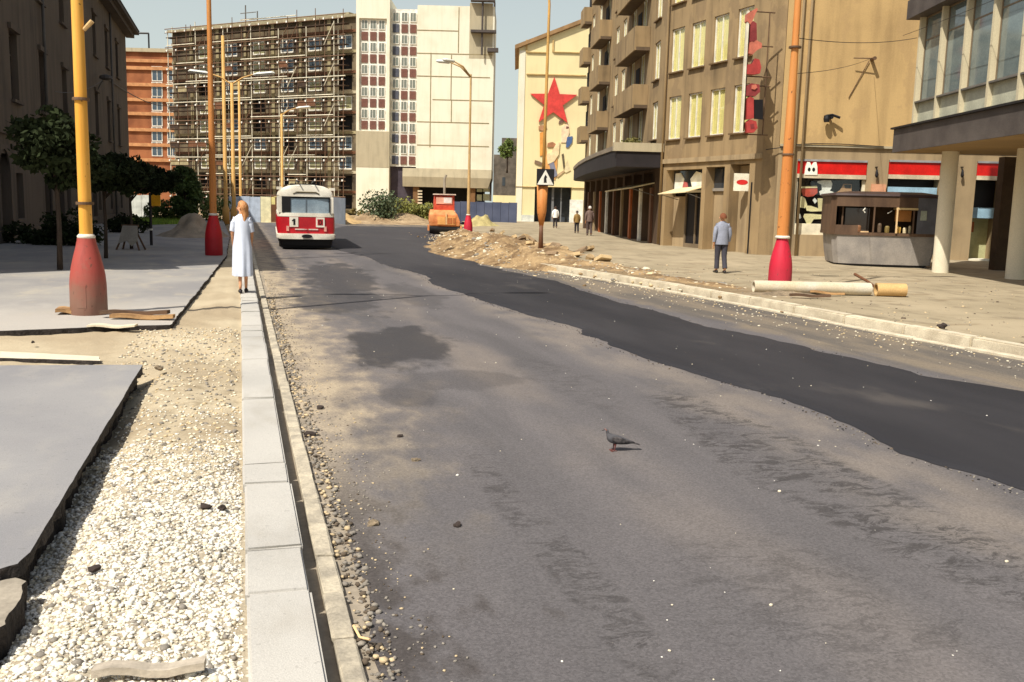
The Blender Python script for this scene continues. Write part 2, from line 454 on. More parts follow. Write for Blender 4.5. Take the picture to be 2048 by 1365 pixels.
    h = t.math('ADD', t.math('MULTIPLY', grit, 0.5), t.math('ADD', t.math('MULTIPLY', fine, 0.6), t.math('MULTIPLY', t.math('MULTIPLY', fl, zone), -1.2)))
    t.bump(h, 0.35, 0.006)
    return t.fin(c, t.lin(tar, 0, 1, 0.88, 0.7), 0, 0.3)
def fresh_material():
    t = NT('fresh_asphalt'); p = t.xyz()
    big = t.noise(0.9, 6, t.map((1, 0.22, 1))); mid = t.noise(3.0, 5, t.map((1, 0.3, 1), (3, 3, 0)))
    grit = t.noise(160, 3); dn = t.noise(0.7, 6, t.map((1, 0.45, 1), (7, 7, 0)))
    c = t.mix(t.step(big, 0.3, 0.7), S(40, 39, 42), S(54, 52, 54))
    c = t.mix(t.math('MULTIPLY', t.step(mid, 0.5, 0.75), 0.4), c, S(42, 40, 42))
    c = t.mix(t.math('MULTIPLY', t.step(dn, 0.58, 0.72), 0.3), c, S(112, 104, 96))
    x = t.math('ADD', p[0], t.lin(dn, 0.2, 0.8, -0.4, 0.4))
    c = t.mix(t.math('MULTIPLY', t.step(p[1], 22, 34), 0.3), c, S(92, 88, 88))
    g = t.lin(grit, 0.25, 0.75, 0.78, 1.22)
    cm = t.n('ShaderNodeCombineColor')
    for i in range(3): t.l(g, cm.inputs[i])
    c = t.mix(1.0, c, cm.outputs[0], 'MULTIPLY'); t.bump(grit, 0.45, 0.006)
    return t.fin(c, 0.82, 0, 0.3)
def verge_material():
    t = NT('gravel_and_sand'); p = t.xyz()
    a = t.noise(0.8, 7, t.map((1, 0.7, 1))); b = t.noise(6, 6); g = t.noise(60, 3); vo = t.n('ShaderNodeTexVoronoi')
    vo.inputs['Scale'].default_value = 26; t.l(t.tc.outputs['Object'], vo.inputs['Vector'])
    sand = t.mix(t.step(a, 0.35, 0.65), S(164, 148, 122), S(192, 178, 150))
    sand = t.mix(t.math('MULTIPLY', t.step(b, 0.5, 0.72), 0.55), sand, S(128, 112, 88))
    peb = t.mix(t.step(vo.outputs['Distance'], 0.15, 0.55), S(226, 218, 200), S(168, 156, 134))
    y = t.math('ADD', p[1], t.lin(a, 0.25, 0.75, -1.3, 1.3))
    c = t.mix(t.step(y, 5.2, 6.9), peb, sand)
    far = t.step(y, 9.5, 12.0)
    c = t.mix(far, c, t.mix(t.step(a, 0.3, 0.7), S(168, 151, 124), S(194, 179, 150)))
    h = t.math('ADD', t.math('MULTIPLY', b, 0.6), t.math('MULTIPLY', g, 0.4)); t.bump(h, 0.6, 0.03)
    cm = t.n('ShaderNodeCombineColor'); gg = t.lin(g, 0.25, 0.75, 0.85, 1.12)
    for i in range(3): t.l(gg, cm.inputs[i])
    c = t.mix(1.0, c, cm.outputs[0], 'MULTIPLY')
    return t.fin(c, 0.95, 0, 0.1)
def pave_material(name, c1, c2, dust, dusta=0.5, edge_dust=None, soil=None):
    t = NT(name); p = t.xyz()
    a = t.noise(0.45, 7); b = t.noise(2.5, 6, t.map((1, 0.5, 1), (5, 0, 0))); g = t.noise(150, 3); s = t.noise(30, 2)
    c = t.mix(t.step(a, 0.3, 0.7), c1, c2)
    c = t.mix(t.math('MULTIPLY', t.step(b, 0.48, 0.75), dusta), c, dust)
    if edge_dust:
        e = t.math('ADD', p[1], t.lin(b, 0.2, 0.8, -1.2, 1.2))
        c = t.mix(t.math('MULTIPLY', t.math('SUBTRACT', 1.0, t.step(e, 13.6, 18.0)), 0.8), c, edge_dust)
    if soil:
        d = t.math('SUBTRACT', p[0], t.lin(p[1], 16.7, 26.8, 9.66, 8.31)); d = t.math('ADD', d, t.lin(t.noise(1.1, 6, t.map((1, .6, 1), (2, 2, 0))), .2, .8, -1.1, 1.1))
        c = t.mix(t.math('MULTIPLY', t.math('MULTIPLY', t.math('SUBTRACT', 1.0, t.step(d, .9, 1.9)), t.step(p[1], 15.5, 20)), .75), c, soil)
        c = t.mix(t.math('MULTIPLY', t.step(t.noise(.9, 5, t.map((.5, 1.6, 1), (6, 1, 0)), dist=.8), .56, .66), .35), c, dim(soil, .8))
    c = t.mix(t.math('MULTIPLY', t.step(s, 0.66, 0.72), 0.3), c, dim(c1, 0.5))
    cm = t.n('ShaderNodeCombineColor'); gg = t.lin(g, 0.25, 0.75, 0.86, 1.14)
    for i in range(3): t.l(gg, cm.inputs[i])
    c = t.mix(1.0, c, cm.outputs[0], 'MULTIPLY'); t.bump(g, 0.35, 0.006)
    return t.fin(c, 0.9, 0, 0.2)
MAT_ROAD = road_material(); MAT_FRESH = fresh_material(); MAT_VERGE = verge_material()
MAT_SLAB = pave_material('smooth_asphalt_slab', S(136, 134, 134), S(154, 151, 148), S(168, 162, 152), 0.5)
MAT_LPAVE = pave_material('left_pavement_asphalt', S(138, 135, 133), S(160, 155, 147), S(180, 169, 150), 0.55, S(182, 175, 164))
MAT_RPAVE = pave_material('sandy_pavement', S(150, 137, 112), S(170, 155, 128), S(118, 106, 86), 0.7, soil=S(122, 100, 70))
MAT_DIRT = mat('dry_dirt', S(150, 124, 92), 0.95, 0.2, 1.3, S(178, 154, 120), bump=0.8, bscale=14, fine=0.2, bdist=0.05)
MAT_KERB = pave_material('granite_kerb', S(172, 168, 160), S(192, 187, 177), S(158, 150, 136), 0.5)
MAT_KERB2 = mat('weathered_kerb', S(196, 182, 156), 0.9, 0.15, 3.0, S(214, 202, 176), bump=0.4, bscale=60, fine=0.15)
MAT_GUT = mat('gutter_stone', S(170, 160, 142), 0.9, 0.2, 6.0, S(198, 186, 162), bump=0.4, bscale=60, fine=0.15)
MAT_SOIL0 = mat('gutter_crumb', S(96, 84, 70), 0.95, 0.3, 4.0)
MAT_STONE_W = mat('pale_limestone', S(228, 222, 208), 0.9, 0.1, 3.0, S(236, 230, 216), bump=0.3, bscale=90)
MAT_STONE_B = mat('tan_stone', S(200, 178, 140), 0.9, 0.15, 3.0, bump=0.3, bscale=90)
MAT_STONE_G = mat('grey_stone', S(140, 132, 120), 0.9, 0.2, 3.0, bump=0.3, bscale=90)

# ------------------------------------------------------------------ the ground
ROADF = dict(rz=TH)
def place_road(o):
    o.rotation_euler = (0, 0, TH); return o
g = MB().box(-900, 900, -300, 1200, -0.6, -0.16).build('ground', MAT_DIRT); g['kind'] = 'structure'

RKS = [(-6, 10.75), (5, 10.45), (10.2, 10.1), (13, 9.84), (16.7, 9.66), (21.8, 9.1), (26.8, 8.31)]
def rk(s):
    for (a, b), (c, d) in zip(RKS, RKS[1:]):
        if s <= c: return b + (d - b) * (s - a) / (c - a)
    return RKS[-1][1]
# road: one sheet from kerb to kerb, its left edge ragged
mb = MB(); ys = list(np.arange(-4, 30, 0.12)) + list(np.arange(30, 73, 0.5))
FAR_R = [(26.8, 8.31), (37, 8.7), (46, 9.8), (56, 11.2), (64, 15), (73, 19)]
def road_right(s):
    if s < 26.8: return rk(s) + 0.05
    return float(np.interp(s, [a for a, b in FAR_R], [b for a, b in FAR_R])) + 0.4
jl = vnoise(np.array(ys) * 3.1, np.array(ys) * 0 + 3, 5) * 0.10 + vnoise(np.array(ys) * 0.7, np.array(ys) * 0 + 9, 6) * 0.08
rows = []
for s, j in zip(ys, jl):
    l = 0.53 + j if s < 44 else 0.53 - (s - 44) * 0.02
    rows.append([(l - 0.02, s, -0.14), (l, s, -0.004), (l + 0.04, s, 0.0)] + [(l + 0.04 + (road_right(s) - l - 0.04) * k / 6, s, 0) for k in range(1, 7)])
vs = [p for r in rows for p in r]; n = 9
mb.add(vs, [(i * n + k, i * n + k + 1, (i + 1) * n + k + 1, (i + 1) * n + k) for i in range(len(rows) - 1) for k in range(n - 1)])
road = place_road(mb.build('road', MAT_ROAD, fix=False)); road['kind'] = 'structure'

# fresh carpet of dark asphalt, 3 cm thick
fl_px = [(2048, 975), (1800, 890), (1560, 790), (1380, 740), (1215, 688), (1170, 660), (1080, 632), (1000, 610), (940, 590), (880, 570), (840, 545), (790, 535), (740, 515), (680, 500), (660, 492)]
left = [(5.5, -2), (5.4, 3)] + [LS(*q, 0.03) for q in fl_px] + [(3.6, 46), (5.5, 60), (7.1, 66.5)]
fr_px = [(2048, 785), (1850, 750), (1620, 695), (1400, 650), (1230, 600), (1100, 560), (960, 530)]
right = [(8.6, -2), (8.4, 3)] + [LS(*q, 0.03) for q in fr_px] + [(8.2, 37), (9.4, 46), (10.9, 55.5), (14.5, 66.5)]
def along(pts, s): return float(np.interp(s, [p[1] for p in pts], [p[0] for p in pts]))
fs = list(np.arange(-2, 30, 0.1)) + list(np.arange(30, 66.5, 0.6))
n1 = vnoise(np.array(fs) * 5.3, np.zeros(len(fs)), 3) * 0.07 + vnoise(np.array(fs) * 1.3, np.zeros(len(fs)), 4) * 0.22
n2 = vnoise(np.array(fs) * 4.1, np.zeros(len(fs)) + 5, 8) * 0.10 + vnoise(np.array(fs) * 1.1, np.zeros(len(fs)), 9) * 0.22
mb = MB(); rows = []
for s, a, b in zip(fs, n1, n2):
    l, r = along(left, s) + a, along(right, s) + b
    rows.append([(l - 0.015, s, 0.004), (l + 0.02, s, 0.026), (l + 0.08, s, 0.034)] + [(l + (r - l) * k / 5, s, 0.036) for k in range(1, 5)] + [(r - 0.08, s, 0.033), (r, s, 0.02), (r + 0.06, s, 0.004)])
n = len(rows[0]); vs = [p for r in rows for p in r]
mb.add(vs, [(i * n + k, i * n + k + 1, (i + 1) * n + k + 1, (i + 1) * n + k) for i in range(len(rows) - 1) for k in range(n - 1)])
fo = place_road(mb.build('fresh_asphalt_lane', MAT_FRESH, fix=False)); fo['kind'] = 'structure'
fo.data.polygons.foreach_set('use_smooth', [True] * len(fo.data.polygons))

# verge of gravel then sand between the kerb and the pavement on the left
def vh(x, y):
    h = 0.10 + 0.035 * vnoise(x * 2.2, y * 1.6, 11) + 0.022 * vnoise(x * 7, y * 6, 12) + 0.012 * vnoise(x * 19, y * 17, 13)
    dip = np.clip((-x - 0.70) / 0.32, 0, 1) * np.clip((10.4 - y) / 0.3, 0, 1)
    return h - dip * 0.11 - 0.02 * np.clip((x + 0.12) / 0.1, 0, 1)
xs = np.concatenate([np.arange(-34, -4, 0.5), np.arange(-4, -1.7, 0.12), np.arange(-1.7, -0.02, 0.045), [0.012]])
ysv = np.concatenate([np.arange(1.2, 11, 0.045), np.arange(11, 15, 0.08), np.arange(15, 45, 0.35)])
ver = place_road(grid('verge', xs, ysv, vh, MAT_VERGE, lambda x, y: (x > -1.75) | (y < 16)))

def in_road(lat, s, z): return np.stack([lat, s, z], -1)
# white crushed stone lying on the verge
n = 36000
la = rng.uniform(-1.35, -0.015, n); ss = 2.3 + 6.2 * rng.random(n) ** 1.15
keep = rng.random(n) < np.clip(1.3 - (ss - 4.6) * 0.42 + 0.5 * vnoise(la * 2.3 + 9, ss * 1.7, 77), 0.06, 1)
la, ss = la[keep], ss[keep]
sz = np.clip(np.exp(rng.normal(np.log(.0078), .38, len(la))), .003, .022)
z = vh(la, ss) + sz * 0.25
MAT_STONE_P = mat('cream_stone', S(216, 204, 178), 0.9, 0.1, 3.0, bump=0.3, bscale=90)
place_road(tag(stones('gravel', [MAT_STONE_W, MAT_STONE_W, MAT_STONE_W, MAT_STONE_W, MAT_STONE_P, MAT_STONE_P, MAT_STONE_G], in_road(la, ss, z), sz), 'white crushed stone bedding beside the left kerb'))
n = 1500
la = rng.uniform(-1.3, -0.03, n); ss = rng.uniform(6.5, 13.5, n); sz = rng.uniform(0.006, 0.02, n)
place_road(tag(stones('scattered_gravel', [MAT_STONE_B, MAT_STONE_P, MAT_STONE_G], in_road(la, ss, vh(la, ss) + sz * 0.2), sz), 'loose tan stones on the sandy verge'))
# rubble in the gutter and pebbles on the carriageway
n = 2000
la = 0.55 + np.abs(rng.normal(0, 0.16, n)); ss = 2.6 + rng.random(n) ** 0.9 * 20; sz = rng.uniform(0.003, 0.010, n)
la2 = rng.uniform(0.47, 0.6, 1300); s2 = 2.6 + rng.random(1300) ** 1.3 * 16; z2 = rng.uniform(0.006, 0.02, 1300)
pos = np.concatenate([in_road(la, ss, sz * 0.3), in_road(la2, s2, -0.006 + rng.uniform(0, 0.02, 1300))])
place_road(tag(stones('gutter_rubble', [MAT_STONE_B, MAT_STONE_G, MAT_STONE_G, MAT_SOIL0], pos, np.concatenate([sz, z2])), 'grit and broken stone along the left gutter'))
n = 210
la = rng.uniform(0.8, 8.2, n); ss = 3.2 + rng.random(n) ** 1.5 * 24; sz = np.clip(np.exp(rng.normal(np.log(.0048), .45, n)), .002, .014)
fr = np.array([along(left, s) < l < along(right, s) for l, s in zip(la, ss)])
place_road(tag(stones('road_pebbles', [MAT_STONE_W, MAT_STONE_P], in_road(la, ss, sz * 0.4 + np.where(fr, 0.035, 0)), sz), 'white pebbles strewn over the roadway'))

# left kerb: granite stones, then a line of low gutter stones
MAT_JOINT = flat('joint_mortar', (120, 106, 84), 0.95)
kerb = tag(MB().box(0.02, 0.26, 1.0, 44.5, -0.2, 0.085).build('kerb', MAT_JOINT), kind='structure'); place_road(kerb)
js = sorted(LS(560, y, 0.14)[1] for y in (1182, 1095, 965, 925, 795))
joints = [js[0] - 2.55, js[0] - 1.3] + js
while joints[-1] < 44: joints.append(joints[-1] + random.choice((0.55, 1.0, 1.1, 1.2)))
for a, b in zip(joints, joints[1:]):
    bm = bmesh.new(); dz = random.uniform(-0.007, 0.007); dx = random.uniform(-0.007, 0.007); L = b - a - random.uniform(.010, .022)
    r = bmesh.ops.create_cube(bm, size=1)
    for v in bm.verts: v.co = Vector((v.co.x * 0.28, v.co.y * L, v.co.z * 0.27))
    bmesh.ops.bevel(bm, geom=bm.edges[:], offset=0.012, segments=2, affect='EDGES')
    for v in bm.verts: v.co += Vector((0.14 + dx, (a + b) / 2, 0.005 + dz)) + Vector((random.uniform(-1, 1), random.uniform(-1, 1), random.uniform(-1, 1))) * 0.003
    me = bpy.data.meshes.new('kerb_stone'); bm.to_mesh(me); bm.free(); me.materials.append(MAT_KERB)
    obj('kerb_stone', me, kerb)
gutter = tag(MB().box(0.275, 0.62, 1.0, 44.5, -0.16, -0.008).build('gutter', flat('gutter_mud', (150, 138, 120), 0.95)), kind='structure'); place_road(gutter)
s0 = 2.4
while s0 < 40:
    L = random.choice((0.48, 0.5, 0.52)); dz = random.uniform(-0.006, 0.006)
    bm = bmesh.new(); bmesh.ops.create_cube(bm, size=1)
    for v in bm.verts: v.co = Vector((v.co.x * 0.095, v.co.y * (L - 0.014), v.co.z * 0.09))
    bmesh.ops.bevel(bm, geom=bm.edges[:], offset=0.008, segments=1, affect='EDGES')
    for v in bm.verts: v.co += Vector((0.405 + random.uniform(-.003, .003), s0 + L / 2, -0.012 + dz)) + Vector((random.uniform(-1, 1), 0, random.uniform(-1, 1))) * 0.003
    me = bpy.data.meshes.new('gutter_stone'); bm.to_mesh(me); bm.free(); me.materials.append(MAT_GUT)
    obj('gutter_stone', me, gutter); s0 += L

# slab of smooth asphalt by the kerb, and the long pavement behind it
MAT_CUT = mat('shaded_asphalt_edge', S(52, 46, 42), 0.95, 0.3, 9.0, bump=0.8, bscale=40, fine=0.3, bdist=0.02)  # dark asphalt colour that also paints in the shade on slab edges
def slab(name, pts, z0, z1, m, rough=0.02, seed=1, m2=None):
    """flat sheet with a slightly crumbled edge; pts in street coordinates, counter-clockwise"""
    out = []; c = 0.0
    for (a, b) in zip(pts, pts[1:] + pts[:1]):
        a, b = Vector(a), Vector(b); L = (b - a).length; k = max(1, min(260, int(L / 0.035)))
        nn = Vector((b.y - a.y, a.x - b.x)).normalized()
        for i in range(k):
            p = a.lerp(b, i / k); t = np.array([c + L * i / k])
            w = 0 if i == 0 else rough * float(1.3 * vnoise(t * 2.1, t * 0 + seed, seed)[0] + 1.0 * vnoise(t * 9, t * 0 + seed, seed + 1)[0] + .5 * vnoise(t * 23, t * 0 + seed, seed + 2)[0])
            u = float(vnoise(t * 14, t * 0 + 3, seed + 3)[0])
            out.append((p.x + nn.x * w, p.y + nn.y * w, nn.x, nn.y, u))
        c += L
    mb = MB(); k = len(out)
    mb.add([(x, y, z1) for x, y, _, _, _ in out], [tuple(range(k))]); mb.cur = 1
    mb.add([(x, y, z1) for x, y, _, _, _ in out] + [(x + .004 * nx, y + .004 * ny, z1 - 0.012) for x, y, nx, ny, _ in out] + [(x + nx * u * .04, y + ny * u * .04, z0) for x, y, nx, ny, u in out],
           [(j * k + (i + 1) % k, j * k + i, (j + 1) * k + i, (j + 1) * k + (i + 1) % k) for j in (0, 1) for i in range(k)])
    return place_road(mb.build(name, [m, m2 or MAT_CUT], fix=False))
ZS = 0.215
c1, c2, c3, c4 = (LS(285, 730, ZS), LS(60, 1105, ZS), LS(35, 1128, ZS), LS(0, 1138, ZS))
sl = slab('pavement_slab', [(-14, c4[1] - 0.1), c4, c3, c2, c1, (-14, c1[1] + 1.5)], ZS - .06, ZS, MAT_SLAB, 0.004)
sl['kind'] = 'structure'
bs = slab('slab_bed', [(-13.8, c4[1] + .1), (c4[0], c4[1] + .05), (c3[0] - .05, c3[1] + .05), (c2[0] - .06, c2[1] + .06), (c1[0] - .06, c1[1] - .03), (-13.8, c1[1] + 1.4)], -.3, ZS - .062, MAT_CUT, .05, 8); bs['kind'] = 'structure'  # recessed bed, coloured dark for the black band of shade under the slab
e1, e2 = LS(340, 650, 0.17), LS(452, 513, 0.17)
e0 = LS(0, 662, 0.17)
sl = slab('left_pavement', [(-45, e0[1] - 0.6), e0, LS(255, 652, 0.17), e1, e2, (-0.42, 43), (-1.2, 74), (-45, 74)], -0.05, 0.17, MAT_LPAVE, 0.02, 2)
sl['kind'] = 'structure'
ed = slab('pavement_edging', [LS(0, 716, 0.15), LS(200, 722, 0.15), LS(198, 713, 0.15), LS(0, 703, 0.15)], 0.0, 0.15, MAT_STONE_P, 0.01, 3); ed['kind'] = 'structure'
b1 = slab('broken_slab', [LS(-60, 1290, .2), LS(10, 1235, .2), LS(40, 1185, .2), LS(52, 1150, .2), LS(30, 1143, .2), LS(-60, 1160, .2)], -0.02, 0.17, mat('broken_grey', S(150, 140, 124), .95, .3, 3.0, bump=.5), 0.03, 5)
tag(b1, 'broken piece of grey asphalt at the corner of the smooth slab, by the white gravel', 'asphalt piece')

# right pavement
def rph(x, y):
    xr_, yr_ = x * .8 - y * .6 + 40, x * .6 + y * .8 + 40
    return 0.125 + 0.018 * vnoise(xr_ * 0.37, yr_ * 0.31, 21) + 0.012 * vnoise(xr_ * 1.3, yr_ * 1.1, 22) + 0.006 * vnoise(xr_ * 3.3, yr_ * 3.1, 23) + 0.05 * np.exp(-((x - 9.9) / 0.7) ** 2) * np.clip((y - 19) / 4, 0, 1) * (1 + vnoise(x * 3, y * 2, 5))
us = np.concatenate([np.arange(0, 4, 0.14), np.arange(4, 45, 0.3)]); vsr = np.concatenate([np.arange(-5, 32, 0.22), np.arange(32, 110, 0.8)])
U0_, V0_ = np.meshgrid(us, vsr, indexing='ij')
edge = np.array([(rk(s) + 0.16 if s < 26.8 else road_right(s) - 0.3) for s in vsr])
X = U0_ + edge[None]; Z = rph(X, V0_); Z[0, :] -= 0.05
Z = np.where(V0_ > 27, Z + 0.02, Z)
co = np.stack([X, V0_, Z], -1).reshape(-1, 3); nv = len(vsr)
i = np.arange(len(us) - 1)[:, None] * nv + np.arange(nv - 1)[None]
q = np.stack([i, i + nv, i + nv + 1, i + 1], -1).reshape(-1, 4)
me = bpy.data.meshes.new('right_pavement'); me.from_pydata(co.tolist(), [], q.tolist()); me.materials.append(MAT_RPAVE)
me.polygons.foreach_set('use_smooth', [True] * len(me.polygons))
rp = place_road(obj('right_pavement', me)); rp['kind'] = 'structure'
kr = tag(obj('right_kerb', None), kind='structure'); place_road(kr)
s0 = 2.0
while s0 < 26.6:
    L = random.uniform(1.2, 1.5) if s0 + 1.6 < 26.8 else 26.8 - s0
    a, b = Vector((rk(s0), s0, 0)), Vector((rk(s0 + L), s0 + L, 0)); d = (b - a).normalized(); ln = (b - a).length - 0.02
    bm = bmesh.new(); bmesh.ops.create_cube(bm, size=1)
    for v in bm.verts: v.co = Vector((v.co.x * 0.22, v.co.y * ln, v.co.z * 0.32))
    bmesh.ops.bevel(bm, geom=bm.edges[:], offset=0.02, segments=2, affect='EDGES')
    M_ = Matrix.Translation((a + b) / 2 + Vector((0.1, 0, 0.01 + random.uniform(-.008, .008)))) @ Matrix.Rotation(math.atan2(-d.x, d.y), 4, 'Z')
    for v in bm.verts: v.co = M_ @ (v.co + Vector((random.uniform(-1, 1), random.uniform(-1, 1), random.uniform(-1, 1))) * 0.004)
    me = bpy.data.meshes.new('kerb_stone'); bm.to_mesh(me); bm.free(); me.materials.append(MAT_KERB2)
    obj('kerb_stone', me, kr); s0 += L
# low inner gutter line beside the right kerb
gr = tag(obj('right_gutter', None), kind='structure'); place_road(gr)
s0 = 2.0
while s0 < 26:
    L = 1.0; a, b = Vector((rk(s0) - 0.14, s0, 0)), Vector((rk(s0 + L) - 0.14, s0 + L, 0)); d = (b - a).normalized()
    bm = bmesh.new(); bmesh.ops.create_cube(bm, size=1)
    for v in bm.verts: v.co = Vector((v.co.x * 0.12, v.co.y * (L - 0.02), v.co.z * 0.1))
    bmesh.ops.bevel(bm, geom=bm.edges[:], offset=0.01, segments=1, affect='EDGES')
    M_ = Matrix.Translation((a + b) / 2 + Vector((0, 0, -0.015 + random.uniform(-.012, .008)))) @ Matrix.Rotation(math.atan2(-d.x, d.y), 4, 'Z')
    for v in bm.verts: v.co = M_ @ v.co
    me = bpy.data.meshes.new('gutter_stone'); bm.to_mesh(me); bm.free(); me.materials.append(MAT_KERB2)
    obj('gutter_stone', me, gr); s0 += L
n = 900
ss = 5 + rng.random(n) * 21; la = np.array([rk(s) for s in ss]) - np.abs(rng.normal(0.05, 0.7, n)); sz = rng.uniform(0.006, 0.022, n)
fr = np.array([along(left, s) < l < along(right, s) for l, s in zip(la, ss)])
place_road(tag(stones('right_gutter_grit', [MAT_STONE_B, MAT_STONE_P, MAT_STONE_G], in_road(la[~fr], ss[~fr], sz[~fr] * 0.3), sz[~fr]), 'grit and crumbs along the right kerb'))

# long heap of spoil dug out along the right edge, with rubble on it
RIDGE = [(10.4, 47, .3, .7), (9.9, 43, .5, .8), (9.4, 40, .55, 1.0), (8.9, 36.5, .6, 1.15), (8.5, 33, .62, 1.2), (8.2, 30.4, .48, .8), (8.6, 28.6, .42, .8), (9.3, 27.2, .30, .7), (10.0, 25.6, .2, .6), (10.6, 24.2, .12, .5), (9.8, 24.2, .16, .55), (10.0, 22.6, .15, .5), (10.2, 21.0, .13, .5), (10.6, 19.6, .10, .5), (10.6, 33, .3, 1.0), (11.3, 38, .3, 1.0), (11.6, 44, .3, 1.2)]
def heap(x, y):
    h = np.zeros_like(x)
    for (a, b, hh, r) in RIDGE:
        h = np.maximum(h, hh * np.exp(-(((x - a) / r) ** 2 + ((y - b) / (r * 2.4)) ** 2) * 0.9))
    return h * (1 + 0.5 * vnoise(x * 2.6, y * 2.0, 31)) + 0.10 * vnoise(x * 5, y * 4, 32) * np.clip(h * 4, 0, 1) + 0.05 * vnoise(x * 13, y * 9, 33) * np.clip(h * 4, 0, 1) - 0.05 + 0.02
MAT_SPOIL = mat('dug_earth', S(132, 104, 72), 0.95, 0.35, 1.6, S(176, 148, 108), bump=0.9, bscale=16, fine=0.22, bdist=0.05)
hp = place_road(grid('spoil_heap', np.arange(6.6, 14, 0.11), np.arange(17.8, 56, 0.16), lambda x, y: np.where(heap(x, y) < 0.0, -0.3, heap(x, y) + np.where(x > np.interp(y, [p[0] for p in FAR_R], [p[1] for p in FAR_R]), 0.1, 0.0)), MAT_SPOIL, lambda x, y: heap(x, y) > -0.012, kind=None))
tag(hp, 'long heap of dug brown earth along the broken right edge of the road', 'spoil heap')
def htop(x, y): return float(heap(np.array([float(x)]), np.array([float(y)]))[0]) + 0.06
n = 2400
k = rng.integers(0, len(RIDGE), n); rd = np.array(RIDGE)
la = rd[k, 0] + rng.normal(0, 0.75, n); ss = rd[k, 1] + rng.normal(0, 1.7, n); sz = rng.uniform(0.015, 0.06, n) * (1 + 0.9 * (rng.random(n) < 0.06))
z = np.maximum(heap(la, ss), 0.0) + np.where(la > 8.6, 0.08, 0.0)
place_road(tag(stones('spoil_rubble', [MAT_STONE_B, MAT_STONE_P, MAT_STONE_G, MAT_SPOIL], in_road(la, ss, z), sz), 'stones and clods strewn over the heap of dug earth'))

# crumbs shed along both edges of the fresh carpet, and litter on the right pavement
n = 1500
ss = 3.5 + rng.random(n) ** 1.3 * 28; sd = rng.random(n) < .55; off = np.abs(rng.normal(0, .09, n))
la = np.array([along(left, s) - o if k else along(right, s) + o for s, k, o in zip(ss, sd, off)]); sz = rng.uniform(.003, .011, n)
place_road(tag(stones('asphalt_crumbs', [MAT_FRESH, MAT_SOIL0, MAT_STONE_G], in_road(la, ss, sz * .4), sz), 'black crumbs along the edges of the fresh asphalt'))
n = 900
ss = 8 + rng.random(n) * 24; la = np.array([rk(s) for s in ss]) + .3 + rng.random(n) ** 1.6 * 9; sz = rng.uniform(.006, .022, n) * (1 + 1.2 * (rng.random(n) < .04))
place_road(tag(stones('pavement_grit', [MAT_STONE_B, MAT_STONE_G, MAT_SOIL0], in_road(la, ss, rph(la, ss) + sz * .2), sz), 'small stones lying about the right pavement'))
# ------------------------------------------------------------------ building materials
PL_TAN = plaster('tan_render', S(160, 136, 100), S(104, 88, 66), 0.6, 0.35, patch=S(130, 110, 84))
PL_FRONT = plaster('front_render', S(200, 168, 116), S(150, 124, 86), 0.5, 0.3, patch=S(180, 150, 106))
PL_BASE = plaster('ground_floor_render', S(170, 148, 114), S(116, 100, 78), 0.6, 0.5)
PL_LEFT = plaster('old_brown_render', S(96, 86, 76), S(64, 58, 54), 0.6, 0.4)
PL_CREAM = plaster('cream_render', S(232, 216, 166), S(206, 188, 142), 0.22, 0.25)
CONC = plaster('pale_concrete', S(232, 225, 202), S(200, 190, 160), 0.25, 0.3)
CONC_G = plaster('grey_concrete', S(180, 168, 140), S(146, 136, 114), 0.5, 0.5)
BRICK = mat('orange_brick', S(138, 82, 52), 0.9, 0.28, 0.35, S(164, 104, 66), bump=0.2)
M_GLASS = glass('window_glass'); M_GLASS_D = mat('dark_window_glass', S(52, 56, 60), 0.06, 0.3, 1.0, spec=0.8, bump=0)
M_GLASS_B = mat('sky_window_glass', S(70, 84, 96), 0.05, 0.3, 0.4, spec=0.9, bump=0)
M_CURT = mat('cream_curtain', S(252, 230, 150), 0.9, 0.14, 5.0, stretch=(6, 1, 0.3), bump=0)
M_WOODW = flat('white_paint', (226, 222, 208), 0.6); M_DARK = flat('dark_interior', (30, 28, 28), 0.9)
M_BROWN = flat('brown_paint', (104, 68, 44), 0.6); M_ORANGE = flat('orange_brown_paint', (168, 92, 46), 0.6)
M_BLACK = flat('black_paint', (26, 24, 26), 0.5); M_STEEL = flat('galvanised_steel', (120, 116, 110), 0.5, metal=0.4)
M_RUST = mat('rusty_steel', S(104, 80, 58), 0.7, 0.3, 6.0)
M_REDP = flat('red_paint', (206, 30, 24), 0.45); M_TIN = flat('dark_tin', (74, 66, 62), 0.6); M_BLUEG = flat('pale_blue_board', (150, 182, 200), 0.6)

